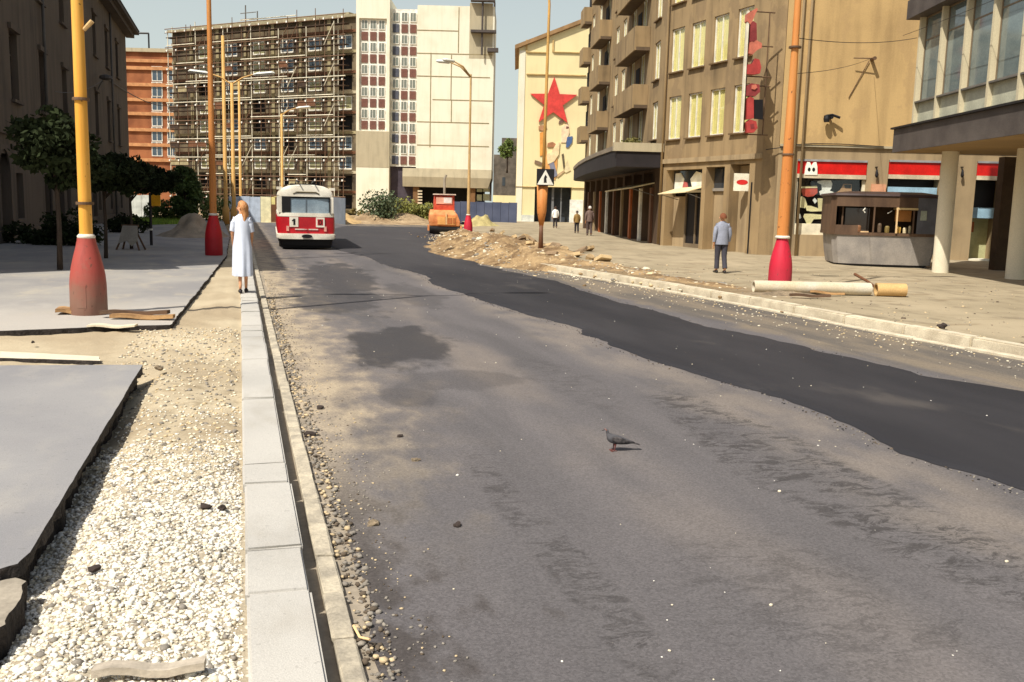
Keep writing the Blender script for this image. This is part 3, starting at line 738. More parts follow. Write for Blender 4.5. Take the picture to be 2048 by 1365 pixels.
def windows_on(parent, cells, w, h, fr, pane, curtain=None, sill=None, t=0.07, bars_v=(0.5,), bars_h=(), depth=0.07, curtain_top=1.0):
    """one window part per cell (x,z of the sill centre): frame, with pane, curtain and sill as its sub-parts"""
    fm = frame_mesh(w - 0.004, h - 0.004, t, 0.07, bars_v, bars_h).mesh('window_frame', fr)
    pm = MB().box(-w / 2 + t, w / 2 - t, 0, 0.012, t, h - t).mesh('pane', pane)
    cm_ = None
    if curtain is not None:
        m = MB(); k = 14
        for i in range(k):
            a, b = -w / 2 + 0.01 + (w - 0.02) * i / k, -w / 2 + 0.01 + (w - 0.02) * (i + 1) / k
            ya, yb = (0.0, 0.02) if i % 2 else (0.02, 0.0)
            m.quad((a, ya, 0.02), (b, yb, 0.02), (b, yb, h * curtain_top - 0.02), (a, ya, h * curtain_top - 0.02))
        cm_ = m.mesh('curtain', curtain, fix=False)
    sm = MB().box(-w / 2 - 0.08, w / 2 + 0.08, -0.12 - depth, 0.0, -0.06, -0.003).mesh('sill', sill) if sill is not None else None
    for (x, z) in cells:
        f = obj('window', fm, parent, (x, depth, z + 0.002))
        obj('pane', pm, f, (0, 0.03, 0))
        if cm_: obj('curtain', cm_, f, (0, 0.055, 0))
        if sm: obj('sill', sm, f)

# ------------------------------------------------------------------ corner apartment block on the right
B0 = P(1320, 491, .14); B1 = P(1530, 512, .14)
CB = thing('corner_apartment_block', 'tan rendered corner block with cream curtained windows and shops below, right of the street', 'building')
MF = Frame(B0, B1 - B0)
HB = 19.0
def wing(frame, name='wing'):
    o = obj(name, None, CB); o.location = frame.o; o.rotation_euler = (0, 0, frame.a); return o
# street wing: wall with real openings
FLW = 7.35
ROWS = [4.83, 7.72, 10.62, 13.5, 16.4]; WCOL = [0.72, 2.36, 4.05, 5.72]; WW, WH = 1.05, 1.85
holes = [(x - WW / 2, x + WW / 2, z, z + WH, 0.3) for z in ROWS for x in WCOL]
bays = [(0.28, 3.2, 0.0, 3.5, 0.55), (3.5, 4.86, 0.0, 3.55, 0.55), (5.25, 6.55, 0.0, 3.62, 0.55)]
mb = MB(); wall_panel(mb, 0, FLW, 0.0, HB, holes + bays)
wl = mb.build('street_wall', PL_TAN, CB, fix=False); wl.location = MF.o; wl.rotation_euler = (0, 0, MF.a)
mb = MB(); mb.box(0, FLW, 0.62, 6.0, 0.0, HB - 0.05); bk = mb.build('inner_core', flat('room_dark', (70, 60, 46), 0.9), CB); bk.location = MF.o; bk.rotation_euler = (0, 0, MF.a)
wp = obj('street_windows', None, None)
bpy.data.objects.remove(wp)
class On:      # places window parts of a wall: parent is the thing, local frame is the wall
    pass
def windows_wall(frame, cells, *a, **k):
    before = set(o.name for o in CB.children)
    windows_on(CB, cells, *a, **k)
    for o in CB.children:
        if o.name not in before:
            p = o.location.copy(); o.location = frame.w(p.x, p.y, p.z); o.rotation_euler = (0, 0, frame.a)
windows_wall(MF, [(x, z) for z in ROWS for x in WCOL], WW, WH, M_WOODW, M_GLASS, M_CURT, flat('sill_stone', (110, 88, 60), 0.9), t=.055, bars_v=(0.5,), bars_h=())
def on(frame, mb, name, m, parent=None, **k):
    o = mb.build(name, m, parent if parent is not None else CB, **k)
    if parent is None or parent is CB or parent.location.length == 0:
        o.location = frame.o; o.rotation_euler = (0, 0, frame.a)
    return o
# ledge over the shops, shop bays of the street wing
on(MF, MB().box(0.02, FLW - 0.02, -0.10, -0.003, 3.78, 3.98), 'ledge', PL_BASE)
on(MF, MB().box(0.30, 1.30, 0.44, 0.52, 0.05, 2.35), 'shop_board', PL_BASE)
dr = on(MF, MB().box(1.42, 3.1, 0.40, 0.48, 0.1, 2.45), 'shop_door', M_BLACK)
mb = MB(); mb.box(1.42, 1.50, 0.34, 0.40, 0.1, 2.45); mb.box(2.24, 2.32, 0.34, 0.40, 0.1, 2.45); mb.box(3.02, 3.1, 0.34, 0.40, 0.1, 2.45); mb.box(1.5, 2.24, 0.34, 0.4, 0.1, 0.32); mb.box(2.32, 3.02, 0.34, 0.4, 0.1, 0.32)
f = on(MF, mb, 'door_frame', flat('bronze_frame', (120, 104, 82), 0.5))
tw = on(MF, MB().box(0.34, 3.14, 0.36, 0.40, 2.62, 3.46), 'transom_window', M_GLASS_D)
on(MF, MB().box(0.30, 3.18, 0.30, 0.355, 2.52, 2.62), 'transom_bar', M_WOODW)
mb = MB(); mb.plate([(0.45, 2.68), (1.1, 2.66), (1.25, 3.1), (0.95, 3.38), (0.5, 3.36)], 0.33, 0.352); mb.plate([(1.95, 2.72), (2.75, 2.78), (2.9, 3.3), (2.2, 3.42), (1.75, 3.1)], 0.33, 0.352)
on(MF, mb, 'transom_shape', flat('shape_white', (236, 232, 214), 0.7))  # flat white shapes set before the transom glass
mb = MB(); mb.plate([(1.15, 2.66), (1.6, 2.7), (1.5, 2.95), (1.25, 3.0)], 0.325, 0.35)
on(MF, mb, 'transom_shape', flat('shape_rose', (186, 96, 90), 0.7))  # flat rose shape between the white ones
aw = thing('shop_awning', 'cream cloth awning sloping out over the dark shop door of the corner block', 'awning', MF.w(0, 0), MF.a)
mb = MB(); mb.add([(0.9, 0.28, 2.72), (3.18, 0.28, 2.80), (3.18, -0.75, 2.52), (0.9, -0.75, 2.44), (0.9, 0.28, 2.69), (3.18, 0.28, 2.77), (3.18, -0.75, 2.49), (0.9, -0.75, 2.41)], [(0, 1, 2, 3), (4, 7, 6, 5), (0, 3, 7, 4), (1, 5, 6, 2), (3, 2, 6, 7), (0, 4, 5, 1)])
mb.build('cloth', flat('awning_cloth', (226, 206, 160), 0.85), aw)
mb = MB(); mb.tube([(0.95, 0.26, 2.2), (0.95, -0.73, 2.43)], 0.018, 6); mb.tube([(3.13, 0.26, 2.2), (3.13, -0.73, 2.5)], 0.018, 6); mb.build('bracket', M_STEEL, aw)
on(MF, MB().box(3.54, 4.82, 0.44, 0.52, 0.02, 2.6), 'shop_board', PL_BASE)
on(MF, MB().box(3.54, 4.82, 0.40, 0.44, 2.7, 3.5), 'transom_window', M_GLASS_D)
on(MF, MB().box(3.52, 4.84, 0.34, 0.40, 2.58, 2.7), 'transom_bar', flat('grey_bar', (150, 142, 130), 0.6))
on(MF, MB().box(5.29, 6.51, 0.44, 0.52, 0.02, 3.58), 'shop_board', PL_BASE)
# rain pipes
mb = MB(); mb.tube([(-0.02, -0.1, 0.2), (-0.02, -0.1, HB)], 0.06, 8); on(MF, mb, 'drainpipe', PL_TAN, smooth=True)
mb = MB(); mb.box(6.72, 6.80, -0.02, 0.05, 0.1, 2.9); on(MF, mb, 'wall_slot', M_BLACK)
# chamfered corner and front wing
FF = Frame(MF.w(FLW + 0.0, 0) + Vector((0.55, -0.15, 0)), Vector((1, 0, 0)))
mb = MB(); a = MF.w(FLW, 0); b = FF.w(0, 0)
mb.quad(a, b, b + Vector((0, 0, HB)), a + Vector((0, 0, HB))); mb.build('corner_wall', PL_TAN, CB, fix=False)
def fx(u): return FF.at(u, 400)[0]
def fz(u, v): return FF.at(u, v)[1]
SH1 = (fx(1590), fx(1730), fz(1660, 471), fz(1660, 321)); SH2 = (fx(1772), fx(1876), 0.16, fz(1820, 322)); SH3 = (fx(1948), fx(2012), 0.1, fz(1975, 324))
FW = 13.5
mb = MB(); wall_panel(mb, 0, FW, -0.1, 4.27, [SH1 + (0.4,), SH2 + (0.5,), SH3 + (1.6,)])
on(FF, mb, 'ground_floor_wall', PL_BASE, fix=False)
mb = MB(); wall_panel(mb, 0, FW, 4.27, HB, [], y=-0.05); mb.quad((0, -0.05, 4.27), (FW, -0.05, 4.27), (FW, 0, 4.27), (0, 0, 4.27)); on(FF, mb, 'front_wall', PL_FRONT, fix=False)
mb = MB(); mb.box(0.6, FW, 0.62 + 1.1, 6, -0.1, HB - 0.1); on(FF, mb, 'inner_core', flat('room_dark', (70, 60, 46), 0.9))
mb = MB(); mb.box(0.02, FW, -0.09, -0.053, 4.24, 4.33); on(FF, mb, 'ledge', CONC_G)
for i, x in enumerate((0.55, 0.85)):
    mb = MB(); mb.tube([(x, -0.12, 0.1), (x, -0.12, HB)], 0.05, 8); on(FF, mb, 'drainpipe', PL_BASE, smooth=True)
mb = MB(); mb.box(SH1[0], SH1[1], 0.39, 0.62, SH1[2], SH1[3]); mb.box(SH2[0], SH2[1], 0.49, 0.62, SH2[2], SH2[3]); on(FF, mb, 'shop_interior', M_BLACK)
M_TRIM = flat('pale_trim', (206, 190, 160), 0.6)
def shop_head(S_, sheen):
    a, b, z0, z1 = S_
    mb = MB(); mb.box(a + 0.02, b - 0.02, 0.02, 0.14, z1 - 0.52, z1 - 0.06); o = on(FF, mb, 'shop_fascia', M_REDP)
    mb = MB(); mb.box(a + 0.02, b - 0.02, -0.01, 0.15, z1 - 0.68, z1 - 0.525); on(FF, mb, 'fascia_trim', M_TRIM)
    mb = MB(); mb.box(a + 0.02, b - 0.02, -0.03, 0.13, z1 - 0.055, z1 + 0.02); on(FF, mb, 'fascia_cap', flat('zinc', (150, 150, 150), 0.5))
    return o
shop_head(SH1, 0); shop_head(SH2, 0); shop_head(SH3, 0)
# emblem on the red band
ex = fx(1618); ez = SH1[3] - 0.56
mb = MB(); mb.plate([(ex - 0.24, ez), (ex + 0.24, ez), (ex + 0.22, ez + 0.3), (ex + 0.17, ez + 0.48), (ex + 0.07, ez + 0.47), (ex, ez + 0.32), (ex - 0.07, ez + 0.47), (ex - 0.17, ez + 0.48), (ex - 0.22, ez + 0.3)], -0.035, 0.015)
em = tag(on(FF, mb, 'shop_emblem', flat('enamel_white', (242, 236, 220), 0.5), parent=None), None)
mb = MB()
for sx in (-0.085, 0.085): mb.plate([(ex + sx + 0.055 * math.cos(t * math.pi / 5), ez + 0.2 + 0.075 * math.sin(t * math.pi / 5)) for t in range(10)], -0.045, -0.03)
on(FF, mb, 'emblem_mark', M_BLACK)
# painted display of the first shop window: abstract cut-out shapes behind the frame
fr = MB(); a, b, z0, z1 = SH1; zt = z1 - 0.70
fr.box(a, a + 0.09, 0.1, 0.2, z0, zt); fr.box(b - 0.11, b, 0.1, 0.2, z0, zt); fr.box(a + 0.09, b - 0.11, 0.1, 0.2, z0, z0 + 0.42)
on(FF, fr, 'shop_window_frame', flat('frame_cream', (224, 214, 186), 0.6))
def px_plate(name, pts, m, y0, y1, frame=FF, parent=None):
    mb = MB(); mb.plate([frame.at(*p) for p in pts][::-1] if False else [frame.at(*p) for p in pts], y0, y1)
    return on(frame, mb, name, m, parent)
def zpx(pts, ox, oy, k): return [(ox + x / k, oy + y / k) for x, y in pts]
K5 = lambda pts: zpx(pts, 1570, 300, 1802 / 330)
W_, Y_, R_ = flat('display_white', (240, 240, 230), 0.7), flat('display_cream', (238, 226, 176), 0.7), flat('display_red', (196, 84, 66), 0.7)
px_plate('display_shape', K5([(400, 490), (390, 455), (420, 440), (415, 380), (370, 360), (375, 340), (450, 330), (520, 335), (535, 370), (525, 420), (505, 445), (550, 462), (520, 490)]), W_, 0.18, 0.20)
px_plate('display_shape', K5([(215, 500), (200, 460), (205, 410), (370, 405), (372, 470), (330, 505), (270, 515)]), R_, 0.19, 0.21)
px_plate('display_shape', K5([(195, 400), (365, 392), (370, 415), (195, 420)]), Y_, 0.175, 0.188)
px_plate('display_shape', K5([(180, 630), (155, 580), (170, 525), (205, 505), (235, 530), (260, 600), (235, 640)]), Y_, 0.195, 0.215)
px_plate('display_shape', K5([(250, 665), (240, 610), (300, 612), (380, 640), (372, 530), (420, 530), (540, 560), (540, 590), (430, 588), (430, 620), (540, 640), (530, 655), (470, 670), (300, 675)]), Y_, 0.172, 0.19)
px_plate('display_shape', K5([(270, 840), (215, 730), (230, 700), (320, 700), (470, 715), (465, 755), (330, 760), (305, 800)]), Y_, 0.18, 0.20)
px_plate('display_shape', K5([(150, 740), (145, 705), (180, 700), (195, 740), (180, 755)]), W_, 0.18, 0.20)
px_plate('display_shape', K5([(340, 590), (315, 550), (340, 525), (370, 560)]), W_, 0.162, 0.17)
px_plate('display_shape', K5([(560, 478), (620, 440), (660, 370), (745, 375), (745, 470), (700, 480)]), flat('display_tan', (190, 150, 110), 0.7), 0.18, 0.20)
px_plate('display_shape', K5([(670, 415), (665, 380), (740, 380), (735, 420)]), M_BLACK, 0.165, 0.178)
px_plate('shop_pane', K5([(135, 835), (135, 300), (830, 300), (830, 835)]), M_GLASS, 0.15, 0.158)
mb = MB(); mb.box(SH2[0] + 0.05, SH2[1] - 0.05, 0.05, 0.4, SH2[3] - 1.42, SH2[3] - 0.98); on(FF, mb, 'shop_blind', M_BLUEG)
mb = MB(); mb.box(SH3[0] + 0.03, SH3[1] - 0.03, 0.6, 0.66, 1.75, 2.15); on(FF, mb, 'shop_blind', M_BLUEG)
mb = MB(); mb.box(SH3[0] + 0.02, SH3[1] - 0.02, 0.9, 1.5, 2.16, SH3[3] - 0.7); on(FF, mb, 'shop_interior', M_BLACK)
mb = MB(); mb.box(SH3[0] - 0.1, SH3[1] + 0.2, 1.2, 1.3, 0.1, 1.75); on(FF, mb, 'display_panel', flat('display_green', (186, 186, 140), 0.7))
mb = MB(); mb.box(SH3[0] + 0.02, SH3[0] + 0.55, 0.95, 1.1, 1.2, 1.6); on(FF, mb, 'display_panel', M_ORANGE)
mb = MB(); mb.box(SH3[0] - 0.02, SH3[1] + 0.02, 0.0, 0.6, 0.02, 0.2); on(FF, mb, 'shop_step', CONC)
mb = MB(); mb.box(fx(1740), fx(1768), -0.1, -0.003, fz(1755, 389), fz(1755, 369)); on(FF, mb, 'notice_box', flat('salmon_box', (206, 150, 116), 0.6))
for u in (1746, 1916):
    x = fx(u); z = fz(u, 340)
    lb = MB(); lb.tube([(x, -0.01, z + 0.1), (x, -0.16, z + 0.1), (x, -0.16, z - 0.05)], 0.025, 6); lb.lathe([(0.03, 0.1), (0.05, 0), (0.06, -0.12), (0.02, -0.2)], 8, (x, -0.16, z - 0.1)); on(FF, lb, 'wall_lamp', M_BLACK)
# iron anchors for the tram wires on the front wall
x, z = FF.at(1742, 120); x2, z2 = FF.at(1660, 237)
mb = MB(); mb.tube([(x, -0.05, z), (x, -0.4, z)], 0.07, 8); mb.tube([(x, -0.35, z), (x - 0.75, -0.3, z)], 0.02, 6); mb.tube([(x - 0.1, -0.1, z - 0.05), (x - 0.75, -0.08, z - 1.4)], 0.015, 6); on(FF, mb, 'wire_anchor', M_RUST)
mb = MB(); mb.tube([(x2 - 0.25, -0.3, z2 + 0.05), (x2, -0.25, z2 + 0.1), (x2 + 0.28, -0.3, z2)], 0.05, 7); mb.tube([(x2 - 0.05, -0.06, z2), (x2 - 0.05, -0.4, z2)], 0.06, 7); mb.lathe([(0.1, -0.12), (0.12, 0), (0.1, 0.12)], 8, (x2 - 0.22, -0.3, z2 - 0.05)); on(FF, mb, 'wire_anchor', M_BLACK)
# sagging cable along the front
mb = MB(); pts = [(FF.at(u, v)[0], -0.12, FF.at(u, v)[1]) for u, v in ((1530, 300), (1560, 296), (1592, 290), (1625, 288), (1680, 289), (1765, 294))]
mb.tube(pts, 0.018, 6); on(FF, mb, 'cable', M_BLACK)

# curved wing down the street: balconies, narrow windows, canopy
C2 = P(1165, 457, .14); 
W2 = Frame(C2, MF.o - C2); L2 = (MF.o - C2).length
cols2 = [2.2, 5.6, 9.2, 12.9, 15.4, 18.4, 21.2, 24.9]
R2 = [5.0, 7.75, 10.5, 13.2, 16.0]
w2, h2 = 1.25, 1.75
holes = [(x - w2 / 2, x + w2 / 2, z, z + h2, 0.3) for z in R2 for x in cols2]
mb = MB(); wall_panel(mb, 0, L2, 4.3, HB, holes)
mb.quad((0, 0, 4.3), (0, 6, 4.3), (0, 6, HB), (0, 0, HB))
on(W2, mb, 'wing_wall', PL_TAN, fix=False)
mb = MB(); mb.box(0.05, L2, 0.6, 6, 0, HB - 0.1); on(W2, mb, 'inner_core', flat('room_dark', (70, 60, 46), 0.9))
windows_wall(W2, [(x, z) for z in R2 for x in cols2], w2, h2, M_WOODW, M_GLASS, M_CURT, flat('sill_stone', (110, 88, 60), 0.9), bars_v=(0.5,), bars_h=())
BAL = [(-0.6, 1.3, -0.2), (6.6, 10.6, 0.0), (17.2, 23.0, 0.15)]
M_UNDER = flat('balcony_soffit', (96, 80, 62), 0.9)
for (a, b, dz) in BAL:
    for z in (6.9, 9.65, 12.35, 15.1):
        z = z + dz - 0.25; dp = .5 if a < 0 else .68
        mb = MB(); mb.box(a, b, -dp, -0.01, z - 0.16, z)
        bal = on(W2, mb, 'balcony', M_UNDER)
        mb = MB(); mb.box(a, b, -dp - 0.08, -dp - 0.003, z - 0.16, z + 0.98); mb.box(a, a + 0.08, -dp, -0.01, z + 0.003, z + 0.98); mb.box(b - 0.08, b, -dp, -0.01, z + 0.003, z + 0.98)
        p = mb.build('parapet', PL_TAN, bal)
        mb = MB(); mb.box((a + b) / 2 - 0.5, (a + b) / 2 + 0.5, -0.03, -0.004, z + 0.02, z + 2.1); mb.build('balcony_door', M_DARK, bal)
# ground floor under the canopy
mb = MB(); hs2 = []
x = 0.8
while x < L2 - 2.6: hs2.append((x, x + 2.1, 0.0, 3.5, 0.45)); x += 2.75
wall_panel(mb, 0, L2, -0.1, 4.3, hs2, y=0.02); mb.quad((0, 0.02, -0.1), (0, 6, -0.1), (0, 6, 4.3), (0, 0.02, 4.3))
on(W2, mb, 'ground_floor_wall', plaster('shadow_brown_wall', S(92, 74, 58), S(58, 46, 38), .6, .6), fix=False)  # wall colour darkened to paint in the deep shadow under the canopy
for i, h in enumerate(hs2):
    c = [M_ORANGE, M_BROWN, M_ORANGE, M_WOODW, M_BROWN][i % 5]
    mb = MB(); mb.box(h[0] + 0.05, h[0] + 1.0, 0.40, 0.46, 0.05, 2.4); on(W2, mb, 'shop_door', c)
    mb = MB(); mb.box(h[0] + 1.05, h[1] - 0.03, 0.40, 0.44, 0.6, 2.4); on(W2, mb, 'shop_window', M_GLASS_D)
    mb = MB(); mb.box(h[0] + 0.02, h[1] - 0.02, 0.40, 0.45, 2.45, 3.48); on(W2, mb, 'transom_window', M_DARK)
    mb = MB(); mb.box(h[1] + 0.1, h[1] + 0.5, -0.10, 0.016, -0.1, 2.75); on(W2, mb, 'pilaster', [M_BROWN, PL_BASE, M_ORANGE, M_WOODW][i % 4])
# canopy with a rounded end
mb = MB(); pl = [(L2 - 0.02, -0.02), (0.2, -0.02), (-1.5, 2.2), (-3.2, 2.2), (-4.0, 1.2), (-3.4, .3), (-1.8, -.45), (0.5, -.85), (4, -1.15), (9, -1.55), (15, -1.9), (21, -2.1), (L2 - 0.02, -2.15)]
mb.prism(pl, 3.62, 4.5)
cn = on(W2, mb, 'canopy', flat('canopy_shadow_black', (36, 31, 32), 0.8))  # black canopy whose depth and colour also stand for the shadow band below
mb = MB(); e = pl[4:]
for p, q in zip(e, e[1:]):
    d = (Vector(q) - Vector(p)).normalized(); nn = Vector((-d.y, d.x)) * -0.05
    mb.add([(p[0], p[1], 4.36), (q[0], q[1], 4.36), (q[0], q[1], 4.56), (p[0], p[1], 4.56), (p[0] + nn.x, p[1] + nn.y, 4.36), (q[0] + nn.x, q[1] + nn.y, 4.36), (q[0] + nn.x, q[1] + nn.y, 4.56), (p[0] + nn.x, p[1] + nn.y, 4.56)], [(0, 1, 2, 3), (7, 6, 5, 4), (3, 2, 6, 7), (0, 4, 5, 1)])
o = mb.build('canopy_rim', flat('canopy_zinc', (128, 116, 100), 0.6), cn)
o2 = MB().box(L2 - 0.3, L2 + 0.05, -2.3, -0.04, 4.30, 4.68).build('canopy_end', CONC_G, cn)
a2 = thing('shop_awning', 'long narrow cream awning under the dark curved canopy', 'awning', W2.w(0, 0), W2.a)
mb = MB(); mb.add([(17.5, 0, 2.95), (25.6, 0, 3.0), (25.6, -1.1, 2.75), (17.5, -1.1, 2.66), (17.5, 0, 2.9), (25.6, 0, 2.95), (25.6, -1.1, 2.69), (17.5, -1.1, 2.6)], [(0, 1, 2, 3), (4, 7, 6, 5), (0, 3, 7, 4), (1, 5, 6, 2), (3, 2, 6, 7), (0, 4, 5, 1)])
mb.build('cloth', flat('awning_cloth', (226, 206, 160), 0.85), a2)
mb = MB(); mb.tube([(25.5, 0.0, 2.4), (25.5, -1.08, 2.7)], 0.02, 6); mb.build('bracket', M_STEEL, a2)
# plant box greenery on the canopy end
g = np.random.default_rng(3)
mb = foliage([(L2 - 1 - i * 0.55, -1.2 + 0.2 * g.random(), 4.72 + 0.12 * g.random(), 0.35) for i in range(7)], 60, 0.14, 5)
o = on(W2, mb, 'canopy_weeds', flat('weed_olive', (110, 104, 52), 0.8), cn if False else None)
tag(o, kind='stuff')

# upright illuminated letters sign at the corner
sg = thing('vertical_letter_sign', 'tall upright sign of worn red letters bracketed to the corner block', 'sign')
sc = at_depth(1507, 150, 35.2); SGF = Frame((sc.x - 0.33, sc.y + 0.1), (1, 0.05))
def sz_(v): return SGF.at(1507, v)[1]
zt, zb = sz_(22), sz_(266)
mb = MB(); mb.box(0.03, 0.09, 0, 0.22, zb, zt); o = mb.build('side_board', flat('sign_cream', (228, 220, 196), 0.6), sg)
def onsg(mb, n, m, **k):
    o = mb.build(n, m, sg, **k); o.location = SGF.o; o.rotation_euler = (0, 0, SGF.a); return o
o.location = SGF.o; o.rotation_euler = (0, 0, SGF.a)
mb = MB(); mb.box(0.09, 0.16, 0.1, 0.45, zb + 0.05, zt - 0.1); onsg(mb, 'letter_rail', M_RUST)
LET = [flat('letter_red', (176, 66, 62), 0.5), flat('letter_pink', (196, 112, 90), 0.55), flat('letter_dark_red', (136, 56, 56), 0.5)]
K4 = lambda pts: [SGF.at(1460 + x / 4.01, y / 4.01) for x, y in pts]
def letter(pts, m, y0=-0.02, y1=0.3, hole=None):
    mb = MB(); mb.plate(K4(pts), y0, y1); o = onsg(mb, 'letter', LET[m]); return o
letter([(135, 170), (140, 110), (190, 80), (215, 65), (222, 80), (205, 110), (185, 160), (165, 200)], 1)
letter([(160, 335), (165, 190), (185, 170), (212, 190), (215, 320), (190, 340)], 2)
letter([(150, 430), (160, 340), (215, 325), (255, 350), (255, 385), (215, 405), (180, 440)], 1)
letter([(135, 595), (140, 520), (185, 510), (200, 470), (235, 480), (250, 540), (240, 590), (190, 600)], 0)
letter([(130, 770), (135, 690), (170, 670), (235, 680), (240, 740), (200, 775)], 2)
letter([(170, 715), (172, 685), (205, 680), (215, 705), (195, 722)], 1, -0.06, -0.021)
letter([(135, 960), (138, 790), (160, 775), (190, 790), (190, 950)], 0)
letter([(135, 1065), (130, 985), (160, 960), (210, 975), (220, 1030), (190, 1065)], 0)
mb = MB(); mb.plate(K4([(165, 1035), (160, 1000), (190, 995), (195, 1030)]), -0.03, -0.021); onsg(mb, 'letter', LET[2])
mb = MB(); mb.plate(K4([(195, 955), (195, 800), (265, 800), (265, 960)]), 0.0, 0.06); onsg(mb, 'back_plate', M_BLACK)
mb = MB()
for v in (78, 355, 605, 680, 1075):
    z = SGF.at(1507, v / 4.01)[1]; mb.tube([(0.14, 0.3, z), (1.15, 0.45, z)], 0.025, 6)
z1, z2 = SGF.at(1507, 20)[1], SGF.at(1507, 268)[1]
for yy in (0.95,): mb.tube([(yy, 0.42, z2), (yy, 0.42, z1)], 0.022, 6)
onsg(mb, 'bracket', M_RUST)
# small projecting shop sign
ps = thing('projecting_shop_sign', 'square white sign with a red oval, projecting from the street front of the tan block', 'sign')
q = at_depth(1484, 365, MF.w(5.9, -0.3).y); ps.location = (q.x, q.y, q.z); ps.rotation_euler = (0, 0, math.radians(-6))
mb = MB(); mb.box(-0.32, 0.32, -0.05, 0.05, -0.34, 0.34); mb.build('board', flat('sign_cream', (228, 220, 196), 0.6), ps)
mb = MB(); mb.plate([(0.22 * math.cos(t * math.pi / 9), 0.10 * math.sin(t * math.pi / 9)) for t in range(18)], -0.058, -0.051); mb.build('red_oval', flat('sign_red', (200, 40, 36), 0.5), ps)
mb = MB(); mb.tube([(0.2, 0.0, 0.36), (0.75, 0.12, 0.36)], 0.02, 6); mb.build('bracket', M_BLACK, ps)
# ------------------------------------------------------------------ office block on columns, far right
OB = thing('office_block', 'modern office block on round columns, dark overhang below tall windows', 'building')
OF = Frame((11.62, 29.8), (-0.029, -1.0))      # local x runs towards the camera, y into the building
OB.location = OF.o; OB.rotation_euler = (0, 0, OF.a)
M_FASC = mat('dark_fascia', S(80, 72, 68), 0.7, 0.2, 1.0, S(94, 86, 80), bump=0.1)
M_SOFF = mat('soffit_render', S(150, 124, 84), 0.9, 0.1, 1.0)
M_FIN = plaster('pale_fin', S(204, 192, 160), S(182, 168, 138), 0.4, 0.6)
M_SPAN = mat('spandrel_panel', S(186, 184, 160), 0.6, 0.15, 1.4, bump=0.05)
ZS0, ZF = 3.71, 4.46
LO = 18.0; DO = 8.0
mb = MB(); mb.box(0, LO, 0, DO, ZS0, ZS0 + 0.05); mb.build('soffit', M_SOFF, OB)
mb = MB(); mb.box(-0.04, LO, -0.06, -0.003, ZS0, ZF - 0.06); mb.box(-0.07, -0.003, -0.003, DO, ZS0, ZF - 0.06); mb.build('fascia', M_FASC, OB)
mb = MB(); mb.box(-0.12, LO, -0.14, DO, ZF - 0.055, ZF); mb.build('fascia_cap', M_BLACK, OB)
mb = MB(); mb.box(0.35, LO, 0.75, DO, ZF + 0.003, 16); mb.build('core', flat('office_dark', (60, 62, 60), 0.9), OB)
# storeys of window bays between fins
ZL = [ZF, 8.2]; pitch = 1.6
nb = int((LO - 0.4) / pitch)
for zi, z in enumerate(ZL):
    if zi == 1:
        mb = MB(); mb.box(-0.05, LO, 0.05, DO, z - 0.55, z); mb.build('floor_band', M_FASC, OB)
    zt = 7.65 if zi == 0 else 11.8
    finm = MB().box(-0.06, 0.06, 0.30, 0.46, z + 0.004, zt - 0.004).mesh('fin', M_FIN)
    spm = MB().box(0.062, pitch - 0.062, 0.42, 0.52, z + 0.004, z + 0.72).mesh('spandrel', M_SPAN)
    wm = frame_mesh(pitch - 0.13, zt - z - 0.74, 0.05, 0.06, (), (0.72,)).mesh('window_frame', flat('bronze_frame', (120, 104, 82), 0.5))
    pm = MB().box(-(pitch - 0.24) / 2, (pitch - 0.24) / 2, 0.02, 0.03, 0.05, zt - z - 0.79).mesh('pane', mat('blue_green_glass', S(104, 120, 122), .06, .25, .6, S(130, 142, 138), spec=.9, bump=0) if 'blue_green_glass' not in bpy.data.materials else bpy.data.materials['blue_green_glass'])
    sm = MB().box(-pitch / 2 + 0.07, pitch / 2 - 0.07, -0.16, 0.0, -0.05, -0.002).mesh('sill', M_STEEL)
    for k in range(nb + 1):
        x = 0.42 + k * pitch
        obj('fin', finm, OB, (x, 0, 0))
        if k < nb:
            obj('spandrel', spm, OB, (x, 0, 0))
            w = obj('window', wm, OB, (x + pitch / 2, 0.45, z + 0.735))
            obj('pane', pm, w); obj('sill', sm, w)
# end wall panes turning the corner
mb = MB(); mb.box(0.30, 0.40, 0.7, DO, ZF + 0.004, 7.64); mb.build('end_wall', M_FIN, OB)
for (u, v, r) in ((1880, 545, .235), (2030, 558, .26)):
    q = P(u, v, .14); l = OB.matrix_world
    d = q - OF.o; x, y = d.dot(OF.d), -d.dot(OF.n)
    mb = MB(); mb.lathe([(r, 0.02), (r, ZS0 + 0.002)], 28, (x, y, 0)); o = mb.build('column', plaster('column_render', S(226, 216, 190), S(196, 184, 156), 0.3, 0.8) if 'column_render' not in bpy.data.materials else bpy.data.materials['column_render'], OB); smooth_by_angle(o)
q = P(1998, 540, .14); d = q - OF.o; x, y = d.dot(OF.d), -d.dot(OF.n)
mb = MB(); mb.box(x - 0.2, x + 0.2, y - 0.25, y + 0.25, 0.05, ZS0 + 0.001); mb.build('square_pier', flat('dark_pier', (74, 58, 42), 0.9), OB)
# ------------------------------------------------------------------ left building, in its own shade
LBF = Frame(W(-7.5, 0), RV)
LB = thing('old_street_building', 'long old brown rendered building in shade along the left pavement', 'building', LBF.o, LBF.a)
